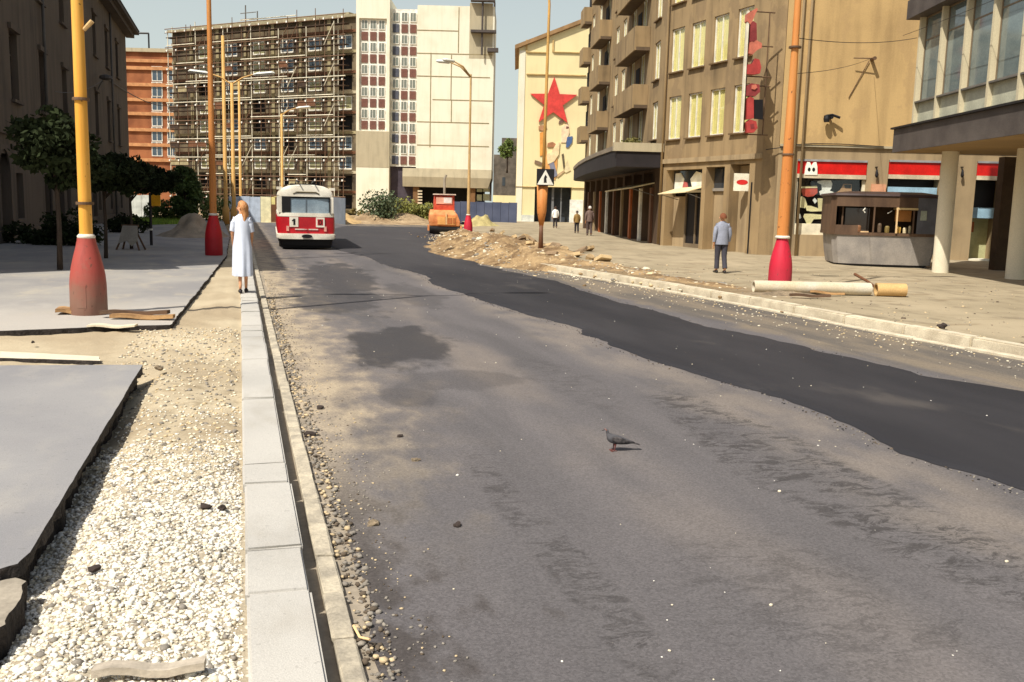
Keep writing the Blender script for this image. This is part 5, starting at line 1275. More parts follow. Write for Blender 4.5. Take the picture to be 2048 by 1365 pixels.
M_OCH = mat('ochre_pole', S(204, 158, 88), .6, .15, 1.0)
tall_lamp(468, 59, 166, 'distant lamp with two white heads spread wide over the street', M_OCH, (1, -1), 2.6, .13)
tall_lamp(452, 64, 72, 'plain distant pole without lamp heads, close left of the two-headed lamp', M_OCH, (), r=.14)
tall_lamp(565, 84, 228, 'farthest two-headed lamp, rising just above the red and white bus', M_OCH, (1,), 2.5, .13)
tall_lamp(482, 78, 160, 'plain distant pole close right of the two-headed lamp', M_OCH, (), r=.12)

# ------------------------------------------------------------------ post with the warning sign
sp = gpt(1081, 507, .12)
WP = thing('sign_post', 'brown and orange tapered post under a tall thin curved lamp pole, standing in the rubble', 'post', sp)
MB().lathe([(.10, 0), (.075, .6), (.065, 1.0)], 10).build('stub', M_BROWN, WP, smooth=True)
MB().lathe([(.07, .95), (.17, 1.5), (.2, 2.45)], 12, sy=.8).build('sleeve', M_ORP, WP, smooth=True)
mb = MB(); mb.tube([(0.02, .05, 2.2), (.04, .05, 5.5), (.06, .05, 8.6), (.02, .05, 9.2), (-.12, .05, 9.6)], [.06, .055, .045, .04, .035], 8); mb.build('pole', M_OCH, WP, smooth=True)
SGN = thing('warning_sign', 'white triangular warning sign on a black board high on the tapered post', 'sign', (sp[0] + .09, sp[1] - .2, sp[2]))
MB().box(-.31, .31, -.02, .02, 2.4, 2.98).build('board', M_BLACK, SGN)
mb = MB(); mb.plate([(-.29, 2.43), (.29, 2.43), (0, 2.95)], -.034, -.021); mb.build('triangle', M_WOODW, SGN)
mb = MB(); mb.plate([(-.05, 2.5), (.05, 2.5), (.03, 2.66), (.06, 2.7), (0, 2.78), (-.05, 2.68)], -.042, -.035); mb.build('symbol', M_BLACK, SGN)

# ------------------------------------------------------------------ trolleybus seen from behind
BUS = thing('bus', 'red and white bus driving away along the left lane, seen from behind', 'bus', W(2.34, 35.6, 0), TH - .03)
M_BRED = mat('bus_red', S(184, 10, 26), .35, .18, 1.6, S(196, 24, 36), spec=.6, bump=0); M_BWHITE = mat('bus_cream', S(228, 218, 196), .4, .1, 1.3, S(248, 240, 222), spec=.5, bump=0)
M_BGL = mat('bus_glass', S(128, 150, 166), .05, .25, .8, S(160, 178, 188), spec=.9, bump=0); M_RUB = flat('black_rubber', (24, 22, 22), .7)
HWD = 1.02; LB_ = 8.4
def sect(w, z): return (w, z)
def shell(z_w, m, name, y0=0.0, y1=LB_, inset=0.06, par=BUS):
    """body band: list of (half width, z); rounded rear corners"""
    mb = MB(); rg = []
    for w, z in z_w:
        c = .16; pts = []
        for (x, y) in ((w, y1), (-w, y1)): pts.append((x, y, z))
        pts += [(-w, y0 + c, z), (-w + c * .3, y0 + c * .3, z), (-w + c, y0 + inset * 0, z), (-w * .4, y0 - .04, z), (w * .4, y0 - .04, z), (w - c, y0, z), (w - c * .3, y0 + c * .3, z), (w, y0 + c, z)]
        rg.append(pts)
    mb.rings(rg); o = mb.build(name, m, par); smooth_by_angle(o, 30); return o
shell([(.93, .16), (.95, .30), (.98, .385)], M_RUB, 'skirt', .12, LB_ - .1)
shell([(1.0, .39), (1.05, .43), (1.05, .56), (1.02, .59)], M_BWHITE, 'bumper', -.09, LB_)
shell([(1.015, .592), (1.03, .75), (1.03, 1.1), (1.015, 1.198)], M_BRED, 'body')
shell([(1.012, 1.2), (1.005, 1.32), (.99, 1.335)], M_BWHITE, 'waist_band', -.012)
shell([(.965, 1.337), (.945, 1.92)], M_BGL, 'window_band', .02)
for sx_ in (-1, 1):
    for y in [1.3 + 1.35 * k for k in range(6)]: MB().box(*sorted((sx_ * .925, sx_ * .985)), y, y + .12, 1.336, 1.92).build('window_pillar', M_BWHITE, BUS)
    MB().box(*sorted((sx_ * .84, sx_ * .98)), .0, .2, 1.336, 1.92).build('window_pillar', M_BWHITE, BUS)
mb = MB(); mb.box(-.86, -.55, -.035, .0, 1.36, 1.9); mb.box(.82, .86, -.035, 0, 1.36, 1.9); mb.box(-.86, .86, -.036, -.001, 1.86, 1.915); mb.build('rear_window_seal', M_RUB, BUS)
mb = MB(); mb.box(-.02, .02, -.04, -.003, 1.36, 1.86); mb.build('rear_window_bar', flat('rubber_grey', (92, 104, 112), .6), BUS)
shell([(.97, 1.922), (.985, 1.96), (.95, 2.1), (.84, 2.22), (.62, 2.31), (.3, 2.35)], M_BWHITE, 'roof', -.03)
mb = MB(); mb.tube([(-.46, -.06, 2.02), (-.34, -.075, 2.08), (.34, -.075, 2.08), (.46, -.06, 2.02)], .028, 6); mb.build('roof_handrail', flat('olive_rail', (96, 84, 56), .5), BUS)
for sx_ in (-1, 1):
    mb = MB(); mb.box(sx_ * .94 - .1, sx_ * .94 + .1, .1, .16, 2.16, 2.26); mb.build('marker_lamp', M_BWHITE, BUS)
for xx, ch, bc in ((-.44, '1', M_BWHITE), (.5, '0', M_BWHITE)):
    mb = MB(); mb.box(xx - .155, xx + .155, -.062, -.04, .83, 1.185); pn = mb.build('number_panel', bc, BUS)
    if ch == '0':
        mb = MB(); mb.box(xx - .1, xx + .1, -.068, -.063, .9, 1.12); mb.build('panel_field', M_BRED, pn)
    mb = MB()
    if ch == '1': mb.plate([(xx - .02, .9), (xx + .05, .9), (xx + .05, 1.12), (xx - .01, 1.12), (xx - .07, 1.06), (xx - .07, 1.03), (xx - .02, 1.05)], -.07, -.0625)
    else:
        k = [(math.cos(t * math.pi / 8), math.sin(t * math.pi / 8)) for t in range(16)]
        mb.add([(xx + .07 * c, -.072, 1.01 + .095 * s_) for c, s_ in k] + [(xx + .035 * c, -.072, 1.01 + .055 * s_) for c, s_ in k], [(i, (i + 1) % 16, 16 + (i + 1) % 16, 16 + i) for i in range(16)])
    mb.build('digit', M_BLACK if ch == '1' else flat('digit_brown', (60, 30, 20), .6), pn)
mb = MB(); mb.box(-.4, -.06, -.07, -.045, .725, .765); mb.box(.08, .42, -.07, -.045, .725, .765); mb.lathe([(.05, -.01), (.05, .01)], 10, (0, -.06, .745)); mb.build('chrome_trim', flat('chrome_pale', (222, 204, 190), .3), BUS)
for sx_ in (-.66, .68):
    mb = MB(); mb.box(sx_ - .045, sx_ + .045, -.06, -.03, .68, .86); mb.build('tail_light', flat('tail_lamp', (236, 170, 150), .3), BUS)
mb = MB(); mb.lathe([(.19, -.02), (.19, .02)], 16, (0, 0, 0), 1, .36); o = mb.build('number_plate', M_BLACK, BUS); o.location = (.02, -.145, .5); o.rotation_euler = (math.pi / 2, 0, 0)
ty = MB(); rg = []
for a in range(18):
    t_ = 2 * math.pi * a / 18
    pass
def wheel(par, x, y, r, w, name='wheel'):
    mb = MB(); n = 18; prof = [(r * .6, -w / 2), (r * .93, -w / 2), (r, -w * .36), (r, w * .36), (r * .93, w / 2), (r * .6, w / 2)]
    rg = [[(xx, rr * math.cos(2 * math.pi * k / n), r + rr * math.sin(2 * math.pi * k / n)) for k in range(n)] for rr, xx in prof]
    mb.rings(rg); o = mb.build(name, M_RUB, par); o.location = (x, y, 0)
    mb = MB(); mb.rings([[(xx, rr * math.cos(2 * math.pi * k / n), r + rr * math.sin(2 * math.pi * k / n)) for k in range(n)] for rr, xx in ((r * .6, -w * .4), (r * .6, w * .4))]); mb.build('rim', M_STEEL, o)
for y in (2.1, 6.6):
    for x in (-.8, .8): wheel(BUS, x, y, .4, .3)
mb = MB(); mb.box(-.9, .9, .3, 8, .22, .37); mb.build('underframe', M_BLACK, BUS)
mb = MB(); mb.box(-.9, .9, .25, .4, .06, .38); mb.build('mudflap', M_RUB, BUS)
for sx_, c in ((-1, flat('mirror_yellow', (226, 212, 140), .5)), (1, M_BLACK)):
    mb = MB(); mb.tube([(sx_ * .98, 8.2, 1.9), (sx_ * 1.2, 8.3, 1.85)], .015, 6); mb.box(sx_ * 1.13 - .08, sx_ * 1.13 + .08, 8.2, 8.25, 1.55, 1.85); mb.build('mirror', c, BUS)
mb = MB()
for sx_ in (-.3, .3): mb.tube([(sx_, 3.2, 2.4), (sx_, 1.6, 2.52), (sx_ * .9, -.2, 2.44)], .025, 6)
mb.box(-.5, .5, 2.6, 3.6, 2.33, 2.42); mb.build('trolley_poles', M_BLACK, BUS)

# ------------------------------------------------------------------ orange road roller
rp_ = P(889, 469, 0.0)
RR = thing('road_roller', 'orange road roller with a red cab and black drum on the fresh asphalt', 'road roller', rp_, math.radians(6))
M_ROR = mat('roller_orange', S(214, 124, 66), .6, .2, 2.0, S(232, 156, 98)); M_RRED = mat('roller_red', S(190, 62, 40), .5, .2, 2.0, S(216, 92, 62))
mb = MB(); n = 22; mb.rings([[(x, .32 * math.cos(2 * math.pi * k / n), .32 + .32 * math.sin(2 * math.pi * k / n)) for k in range(n)] for x in (-.86, -.84, .84, .86)]); mb.build('drum', mat('drum_steel', S(40, 38, 38), .5, .3, 3.0, metal=.3), RR)
MB().box(-.97, -.875, -.3, .9, .2, .5).build('drum_yoke', M_ROR, RR); MB().box(.875, .97, -.3, .9, .2, .5).build('drum_yoke', M_ROR, RR)
mb = MB(); mb.rings([[(-.84, -.33, .46), (.84, -.33, .46), (.84, 2.4, .46), (-.84, 2.4, .46)], [(-.9, -.36, .72), (.88, -.36, .72), (.88, 2.4, .72), (-.9, 2.4, .72)], [(-.88, -.34, 1.12), (.72, -.34, 1.12), (.72, 2.4, 1.12), (-.88, 2.4, 1.12)], [(-.82, -.1, 1.38), (.5, -.1, 1.38), (.5, 2.3, 1.38), (-.82, 2.3, 1.38)]]); mb.build('engine_hood', M_ROR, RR, bevel=.05)
for a, b in ((-.42, .02), (.14, .6)): MB().box(a, b, -.39, -.30, .56, 1.0).build('hatch', flat('hatch_yellow', (232, 168, 96), .5), RR)
mb = MB()
for a, b in ((.16, .27), (.3, .41), (.46, .57)): mb.box(a, b, -.41, -.391, .62, .94)
mb.build('grille', flat('grille_brown', (190, 110, 60), .6), RR)
MB().box(.04, .11, -.41, -.32, .56, 1.2).build('latch', flat('hatch_pale', (240, 196, 140), .5), RR)
mb = MB(); mb.rings([[(-.48, .3, 1.0), (.42, .3, 1.0), (.42, 1.6, 1.0), (-.48, 1.6, 1.0)], [(-.62, .2, 1.35), (.56, .2, 1.35), (.56, 1.7, 1.35), (-.62, 1.7, 1.35)], [(-.64, .22, 1.75), (.56, .22, 1.75), (.56, 1.7, 1.75), (-.64, 1.7, 1.75)], [(-.60, .3, 2.22), (.54, .3, 2.22), (.54, 1.7, 2.22), (-.60, 1.7, 2.22)]]); mb.build('cab', M_RRED, RR, bevel=.04)
MB().box(-.5, .42, .18, .3, 1.72, 2.1).build('cab_window', flat('cab_pane', (236, 176, 150), .2), RR)
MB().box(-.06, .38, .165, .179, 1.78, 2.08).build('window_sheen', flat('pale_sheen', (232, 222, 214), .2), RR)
mb = MB(); mb.box(-.66, .62, .1, 1.8, 2.23, 2.29); mb.build('roof', flat('roller_roof', (226, 200, 180), .5), RR)
mb = MB(); mb.tube([(.02, 1.9, 1.2), (.02, 1.9, 3.2), (.12, 1.9, 3.4)], .07, 8); mb.build('exhaust', flat('exhaust_grey', (150, 140, 124), .6), RR)
for x in (-.55, .5): wheel(RR, x, 2.0, .5, .4, 'rear_wheel')
MB().lathe([(.06, -.02), (.06, .02)], 10, (.56, .15, 1.32)).build('lamp', M_WOODW, RR)

# ------------------------------------------------------------------ kiosk
kq = (P(1665, 530, .14) + P(1870, 537, .14)) / 2
KI = thing('kiosk', 'dark round-fronted kiosk with an open counter window before the corner shop', 'kiosk', (kq.x + .10, kq.y + .6, .10), math.radians(-9))
KI.scale = (.95, .95, 1.0)
PLN = [(-1.72, -.25), (-1.58, -.55), (-.9, -.67), (0, -.71), (.9, -.67), (1.58, -.55), (1.72, -.25), (1.72, 1.6), (-1.72, 1.6)]
M_KG = mat('kiosk_grey_laminate', S(138, 132, 126), .6, .15, 1.5, S(156, 148, 138), bump=.05); M_KD = mat('kiosk_dark_panel', S(84, 62, 46), .6, .3, 1.5, S(102, 78, 58), stretch=(1, 1, .4), bump=.1); M_KB = flat('kiosk_blue_grey', (92, 92, 98), .5)
def ring(k, z, pl=PLN): return [(x * k, y * k, z) for x, y in pl]
mb = MB(); mb.rings([ring(.93, .10), ring(.97, .5), ring(1.0, 1.0), ring(1.0, 1.05)]); mb.build('counter_base', M_KG, KI)
mb = MB(); mb.rings([ring(.86, 0), ring(.86, .10)]); mb.build('plinth', M_BLACK, KI)
mb = MB(); mb.rings([ring(1.055, 1.03), ring(1.055, 1.12)]); mb.build('counter_top', M_KD, KI)
mb = MB()      # upper walls: left panel, opening in the bowed front, dark right panel
def seg(a, b, z0, z1, k=1.05):
    (x0, y0), (x1, y1) = PLN[a], PLN[b]; mb.quad((x0 * k, y0 * k, z0), (x1 * k, y1 * k, z0), (x1 * k, y1 * k, z1), (x0 * k, y0 * k, z1))
seg(0, 1, 1.12, 2.26); seg(1, 2, 1.12, 1.35); seg(7, 8, 1.12, 2.26); seg(8, 0, 1.12, 2.26); seg(1, 2, 1.95, 2.26); seg(2, 3, 1.95, 2.26); seg(3, 4, 1.95, 2.26); mb.build('upper_wall', M_KD, KI)
mb = MB(); seg(4, 5, 1.12, 2.26); seg(5, 6, 1.05, 2.26); seg(6, 7, 1.05, 2.26); mb.build('side_panel', M_KB, KI)
mb = MB(); mb.rings([ring(1.06, 2.262), ring(1.11, 2.30), ring(1.07, 2.36), ring(.7, 2.44)]); mb.build('roof', flat('kiosk_roof', (62, 46, 42), .6), KI)
mb = MB(); mb.box(-1.45, 1.3, .25, 1.5, 1.12, 2.25); mb.build('interior', flat('kiosk_inside', (70, 52, 36), .9), KI)
M_KW = flat('kiosk_wood', (176, 120, 60), .6); M_PALEW = flat('kiosk_pale_wood', (226, 190, 140), .6)
for (x, y, w) in ((-1.42, -.37, .05), (-.45, -.72, .05), (.28, -.78, .05), (.84, -.67, .05)):
    mb = MB(); mb.box(x - w / 2, x + w / 2, y - .02, y + .03, 1.125, 1.945); mb.build('window_post', M_PALEW if abs(x - .28) < .01 else M_KD, KI)
mb = MB(); mb.box(-1.3, -.55, -.52, -.40, 1.122, 1.16); mb.build('counter_strip', M_PALEW, KI)
mb = MB(); mb.box(-1.30, -.5, -.2, -.16, 1.13, 1.9); mb.build('inner_pane', mat('brown_pane', S(60, 50, 44), .1, .2, 1.0, spec=.8, bump=0), KI)
mb = MB(); mb.box(.3, .82, -.4, -.36, 1.50, 1.86); mb.build('shelf_back', M_KW, KI)
mb = MB(); mb.box(.25, .95, -.74, -.3, 1.87, 1.94); mb.build('shutter_rail', flat('shutter_pale', (196, 170, 120), .6), KI)
for i, (x, w, h, c) in enumerate(((.42, .16, .2, (214, 170, 84)), (.62, .12, .18, (216, 200, 160)), (.78, .1, .24, (190, 176, 140)), (-.2, .14, .3, (96, 78, 60)), (.05, .16, .22, (130, 110, 60)), (-.9, .2, .22, (130, 90, 60)))):
    mb = MB(); mb.rings([[(x + w * .5 * math.cos(q) * k, -.5 + .06 * math.sin(q) * k, z) for q in [math.pi * j / 4 for j in range(8)]] for k, z in ((.9, 1.13), (1, 1.2), (1, 1.13 + h * .8), (.6, 1.13 + h))]); tag(mb.build('goods_packet', flat('goods_%d' % i, c, .6), KI))
mb = MB(); mb.box(1.0, 1.25, -.685, -.66, 1.55, 1.86); o = mb.build('price_notice', flat('notice_green', (150, 156, 140), .7), KI); o.rotation_euler = (0, 0, 0)
mb = MB(); mb.tube([(-.75, -.70, 1.9), (-.82, -.71, 1.83), (-.75, -.70, 1.76)], .022, 6); mb.build('hook', M_WOODW, KI)
mb = MB(); mb.tube([(.0, -.62, 1.75), (.14, -.6, 1.83)], .012, 6); mb.build('rod', M_WOODW, KI)

# ------------------------------------------------------------------ pipe, planks and debris
pa, pb = P(1507, 572, .28), P(1740, 577, .28); pc = P(1786, 579, .26)
PI_ = thing('concrete_pipe', 'long white pipe lying on the right pavement behind the crimson lamp foot', 'pipe', (pa.x, pa.y, .26)); e = pb - pa
PI_.rotation_euler = (0, 0, math.atan2(e.y, e.x)); L = e.length
def hollow(x0, x1, r, ri, n=20):
    mb = MB(); rr = [(ri, x0 + .25), (ri, x0), (r, x0), (r, x1), (ri, x1), (ri, x1 - .25)]
    mb.rings([[(x, q * math.cos(2 * math.pi * k / n), q * math.sin(2 * math.pi * k / n)) for k in range(n)] for q, x in rr]); return mb
o = hollow(0, L, .135, .105).build('barrel', mat('white_pipe', S(222, 212, 190), .8, .2, 2.0, S(196, 180, 150)), PI_); smooth_by_angle(o)
PJ = thing('pipe_offcut', 'short tan length of pipe at the end of the long white pipe', 'pipe', (pb.x + .12, pb.y - .02, .26), math.atan2(e.y, e.x) - .06)
o = hollow(0, .62, .14, .11).build('barrel', mat('tan_pipe', S(196, 160, 106), .8, .15, 1.5), PJ); smooth_by_angle(o)
a, b = P(1706, 548, .45), P(1757, 582, .16)
tag(MB().tube([a + Vector((0, -.12, 0)), (a + b) / 2 + Vector((0, -.17, .02)), b + Vector((0, -.16, 0))], [.035, .03, .03], 7).build('stick', M_BROWN), 'brown stick leaning across the joint of the white pipe', 'stick')
def plank(name, c, L, w, t, rz, m, label, tilt=0.0, cat='plank'):
    mb = MB(); n = 7; rg = []; rr = random.Random(label)
    for i in range(n):
        x = -L / 2 + L * i / (n - 1); dz = .012 * math.sin(i * 1.3); k = 1 - .12 * rr.random()
        rg.append([(x, -w / 2 * k, dz), (x, w / 2 * k, dz), (x, w / 2 * k, dz + t), (x, -w / 2 * k, dz + t)])
    mb.rings(rg); o = mb.build(name, m); o.location = c; o.rotation_euler = (0, tilt, rz); tag(o, label, cat); return o
M_PLK = mat('weathered_plank', S(150, 112, 74), .85, .3, 4.0, S(186, 146, 98), stretch=(.3, 3, 3), bump=.4); M_PLK2 = mat('dark_plank', S(92, 70, 52), .85, .3, 4.0, stretch=(.3, 3, 3), bump=.4)
plank('plank', P(285, 637, .19), .86, .12, .05, .05, M_PLK, 'pale plank lying right of the nearest lamp foot')
plank('plank', P(270, 629, .23), .95, .12, .05, -.02, M_PLK2, 'dark plank lying behind the pale one, right of the nearest lamp foot', -.02)
plank('board', P(146, 625, .19), .42, .34, .05, .3, M_PLK, 'short brown board half under the nearest lamp foot', .08, 'board')
plank('board', P(225, 654, .17), .6, .16, .025, .1, MAT_STONE_P, 'thin pale board in front of the nearest lamp foot', .0, 'board')
plank('plank', P(1620, 594, .16), .8, .13, .05, -.1, M_PLK2, 'dark plank beside the crimson lamp foot', .0)
plank('plank', P(1655, 588, .17), .7, .09, .04, -.45, M_PLK, 'thin stick-like plank lying right of the crimson lamp foot', .03)
plank('plank', (*P(300, 1350, .12)[:2], .13), .40, .06, .03, .16, mat('grey_driftwood', S(176, 164, 146), .9, .2, 5.0, stretch=(.3, 3, 3), bump=.4), 'short grey weathered stick on the white crushed stone')
def mound(name, label, cat, c, rx, ry, h, m, seed, rz=0):
    xs = np.linspace(-rx * 1.3, rx * 1.3, 26); ys = np.linspace(-ry * 1.3, ry * 1.3, 26)
    f = lambda x, y: h * np.exp(-((x / rx) ** 2 + (y / ry) ** 2) * 1.8) * (1 + .7 * vnoise(x * 3 / rx + 9, y * 3 / ry + 9, seed)) - h * .12 + .3 * h * vnoise(x * 8 / rx, y * 8 / ry, seed + 1) * np.exp(-((x / rx) ** 2 + (y / ry) ** 2))
    o = grid(name, xs, ys, f, m, lambda x, y: (x / rx) ** 2 + (y / ry) ** 2 < 1.5, kind=None); o.location = c; o.rotation_euler = (0, 0, rz); tag(o, label, cat); return o
MAT_SOIL = mat('dark_soil', S(132, 116, 94), .95, .3, 4.0, bump=.8, bscale=25, fine=.25, bdist=.03)
mound('soil_heap', 'low heap of dark soil round the crimson lamp foot', 'soil heap', gpt(1560, 590, .12), .9, .35, .10, MAT_SOIL, 41, .1)
mound('soil_heap', 'grey-brown soil heap behind the orange lamp post on the left', 'soil heap', gpt(388, 474, .15), 1.35, 1.6, .85, mat('grey_earth', S(146, 132, 112), .95, .25, 2.0, bump=.7), 43)
mound('rubble_heap', 'tan heap behind the slim lamp post by the blue fence', 'rubble heap', gpt(962, 452, .12), 1.3, 1.6, .95, mat('tan_earth', S(170, 156, 106), .95, .25, 2.0, bump=.7), 44)
mound('earth_bank', 'low bank of brown earth along the far end of the road', 'earth bank', gpt(775, 447, .0), 4.8, 3.0, .9, MAT_DIRT, 45, TH)
mound('earth_bank', 'low pale bank of earth at the foot of the grey fence', 'earth bank', gpt(690, 446, .0), 2.2, 2.0, .7, mat('pale_earth', S(180, 150, 104), .95, .2, 2.0, bump=.7), 46, TH)
r3 = random.Random(12)
# broken pavement pieces heaped on the spoil
CH = [(1012, 482), (1028, 478), (1040, 488), (1052, 476), (1060, 492), (1068, 484), (1046, 497), (1095, 495), (1112, 500), (1128, 505), (1146, 512), (1160, 503), (1180, 517), (1205, 520), (1108, 514), (1135, 520), (1000, 470), (985, 462), (1175, 500)]
MAT_CH = [mat('broken_asphalt_a', S(166, 140, 102), .9, .25, 3.0, bump=.5), mat('broken_asphalt_b', S(190, 164, 122), .9, .2, 3.0, bump=.5), mat('broken_asphalt_c', S(134, 112, 86), .9, .25, 3.0, bump=.5)]
seen = {}
for i, (u, v) in enumerate(CH):
    q = P(u, v, .2); la, s_ = q.dot(LN), q.dot(RV); k = r3.randrange(5, 8); R1 = r3.uniform(.16, .36)
    poly = [(R1 * r3.uniform(.7, 1.15) * math.cos(2 * math.pi * j / k), R1 * r3.uniform(.6, 1.0) * math.sin(2 * math.pi * j / k)) for j in range(k)]
    o = MB().prism(poly, -.05, .05 + r3.uniform(0, .04)).build('pavement_chunk', MAT_CH[i % 3])
    p_ = W(la, s_, max(.14, htop(la, s_)) + .06); o.location = p_; o.rotation_euler = (r3.uniform(-.7, .7), r3.uniform(-.6, .6), r3.uniform(0, 6))
    lab = ('%s %s broken pavement piece %s' % (('chunky' if R1 > .31 else 'large' if R1 > .25 else 'small' if R1 > .2 else 'thin'), ('tan', 'pale sandy', 'dark brown')[i % 3], 'well left of the tapered post' if u < 1035 else 'just left of the tapered post' if u < 1080 else 'just right of the tapered post' if u < 1140 else 'at the right end of the earth heap'))
    if lab in seen: lab += (', nearer the road' if la < seen[lab] else ', farther from the road')
    seen[lab] = la; tag(o, lab, 'rubble', 'broken pavement pieces on the heap')
for i, (u, v) in enumerate(((1205, 538), (1090, 522), (722 + 330, 535))):
    pass
# small dark lumps lying about
for (u, v, z, r, lab) in ((1885, 655, .16, .09, 'black lump of asphalt on the right pavement near the kerb'), (190, 1140, .12, .035, 'dark stone among the white crushed stone, left'), (410, 1015, .12, .04, 'dark stone on the crushed stone, left one of a near pair'), (444, 1018, .12, .04, 'dark stone on the crushed stone, right one of a near pair'), (915, 1052, .0, .035, 'dark scrap of tar on the road with a ragged edge'), (800, 874, 0, .035, 'small dark clod on the dusty road'), (832, 922, 0, .035, 'brown clod on the road just below another'), (622, 872, 0, .06, 'rusty lump by the left gutter'), (640, 818, 0, .05, 'dark lump beside the left gutter'), (66, 685, .15, .03, 'tiny black lump on the sandy strip'), (318, 738, .14, .05, 'brown clod at the corner of the smooth slab'), (745, 1050, 0, .045, 'pale brown clod on the road beside the gutter grit')):
    q = P(u, v, z); bm = bmesh.new(); bmesh.ops.create_icosphere(bm, subdivisions=2, radius=1.0); so = r3.random() * 50
    for vt in bm.verts:
        c = vt.co; k = 1 + .9 * float(vnoise(np.array([c.x * 1.6 + so]), np.array([c.y * 1.6 + c.z * 2.1 + so]), 61)[0]) + .4 * r3.uniform(-.5, .5)
        vt.co = Vector((c.x * 1.2 * k, c.y * .9 * k, c.z * .6 * k + .25)) * r * .75
    me = bpy.data.meshes.new('clod'); bm.to_mesh(me); bm.free(); me.materials.append(MAT_SOIL if 'brown' in lab else flat('tar_clod', (62, 52, 46), .95))
    o = obj('clod', me, None, q, r3.uniform(0, 6)); tag(o, lab, 'clod')
q = P(720, 1275, 0.03); tag(MB().tube([q + Vector((-.04, .07, .02)), q, q + Vector((.05, -.05, .015))], .006, 6).build('twig', M_PALEW), 'thin yellow twig lying across the edge of the road by the gutter', 'twig')
# ------------------------------------------------------------------ trees and plants
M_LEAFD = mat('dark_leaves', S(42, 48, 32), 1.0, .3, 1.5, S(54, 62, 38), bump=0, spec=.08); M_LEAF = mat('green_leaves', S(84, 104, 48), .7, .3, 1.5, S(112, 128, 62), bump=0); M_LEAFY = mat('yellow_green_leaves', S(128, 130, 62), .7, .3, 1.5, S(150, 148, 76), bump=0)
M_BARK = mat('bark', S(66, 54, 44), .9, .3, 8.0, stretch=(3, 3, .4), bump=.6)
def tree(base, label, crown, trunk_h, leaf, nc, per, seed, m=M_LEAFD, tr=.07, group=None, name='tree'):
    t = thing(name, label, 'tree', base, 0, group); g = np.random.default_rng(seed)
    cx, cy, cz, rx, ry, rz = crown
    cl = []
    for k in range(nc):
        d = g.normal(0, 1, 3); d /= np.linalg.norm(d); f = g.uniform(.35, 1.0) ** .5
        cl.append((cx + d[0] * rx * f * .85, cy + d[1] * ry * f * .85, cz + d[2] * rz * f * .85, g.uniform(.22, .42) * min(rx, rz) + .06))
    foliage(cl, per, leaf, seed + 1).build('crown', m, t, fix=False)
    mb = MB(); mb.tube([(0, 0, -.05), (.02, .01, trunk_h * .5), (.0, 0, trunk_h), (cx * .7, cy * .7, cz + rz * .3)], [tr * 1.15, tr * .9, tr * .75, tr * .3], 8); mb.build('trunk', M_BARK, t, smooth=True)
    for k in range(6):
        e = cl[k * 2]; mb = MB(); mb.tube([(0, 0, trunk_h * (.85 + .03 * k)), ((e[0]) * .5, e[1] * .5, (trunk_h + e[2]) * .5 + .05), (e[0], e[1], e[2])], [tr * .5, tr * .3, tr * .12], 5); mb.build('limb', M_BARK, t)
    return t
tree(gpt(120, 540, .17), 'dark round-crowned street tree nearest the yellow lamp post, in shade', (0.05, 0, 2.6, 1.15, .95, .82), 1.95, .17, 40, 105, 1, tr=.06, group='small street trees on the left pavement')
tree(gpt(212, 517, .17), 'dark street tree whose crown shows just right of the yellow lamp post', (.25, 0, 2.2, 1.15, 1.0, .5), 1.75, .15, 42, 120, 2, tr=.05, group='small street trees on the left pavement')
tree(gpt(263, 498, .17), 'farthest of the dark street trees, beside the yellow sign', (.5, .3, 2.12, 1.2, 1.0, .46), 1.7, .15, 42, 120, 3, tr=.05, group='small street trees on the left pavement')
q = at_depth(372, 440, 62)
tree((q.x, q.y, 0), 'tall dark green shrub tree behind the orange lamp post with the deep red foot', (0, 0, 2.0, .95, .9, 1.9), .6, .22, 60, 110, 4, m=mat('mid_leaves', S(62, 80, 40), .7, .35, 1.2, S(88, 108, 54), bump=0), name='tree')
def bush(u, v, depth, rx, h, label, m, seed, leaf=.22, nc=26, per=80, z0=0.0):
    q = at_depth(u, v, depth); g = np.random.default_rng(seed); t = thing('bush', label, 'bush', (q.x, q.y, z0))
    cl = [(g.uniform(-1, 1) * rx, g.uniform(-.6, .6) * rx * .6, abs(g.normal(.45, .3)) * h, g.uniform(.2, .34) * h + .1) for _ in range(nc)]
    cl = [(a, b, min(c, h * .9 * (1 - .5 * (a / rx) ** 2)), r) for a, b, c, r in cl]
    foliage(cl, per, leaf, seed).build('foliage', m, t, fix=False)
    mb = MB()
    for k in range(5):
        e = cl[k]; mb.tube([(e[0] * .3, e[1] * .3, -.1), (e[0], e[1], e[2])], [.05, .02], 5)
    mb.build('stems', M_BARK, t); return t
bush(405, 440, 66, 1.5, 2.2, 'green bush right of the tall shrub tree, partly behind the lamp post', M_LEAF, 11)
bush(335, 440, 64, 1.3, 1.5, 'bright low bush left of the tall shrub tree', M_LEAF, 12)
bush(758, 440, 76, 1.1, 2.6, 'tall blue-green bush in front of the stair tower', mat('blue_green_leaves', S(86, 98, 68), .7, .3, 1.2, bump=0), 13)
bush(800, 440, 78, 1.9, 1.9, 'wide yellow-green bush below the concrete gable', M_LEAFY, 14)
bush(838, 440, 79, 1.2, 1.7, 'yellow-green bush next to the ladder under the concrete gable', M_LEAFY, 15)
bush(716, 440, 80, 2.0, .95, 'low olive bush at the end of the grey fence', mat('olive_leaves', S(120, 104, 56), .8, .3, 1.2, bump=0), 16)
bush(140, 480, 31, .8, 1.1, 'dark bush against the shaded building behind the yellow lamp post', M_LEAFD, 17, .15, z0=.1)
bush(60, 482, 31.5, 1.0, .7, 'low dark bush at the foot of the shaded building, far left', M_LEAFD, 18, .14, z0=.1)
bush(255, 470, 42, .7, .8, 'low dark bush below the farthest street tree', M_LEAFD, 19, .15, z0=.1)
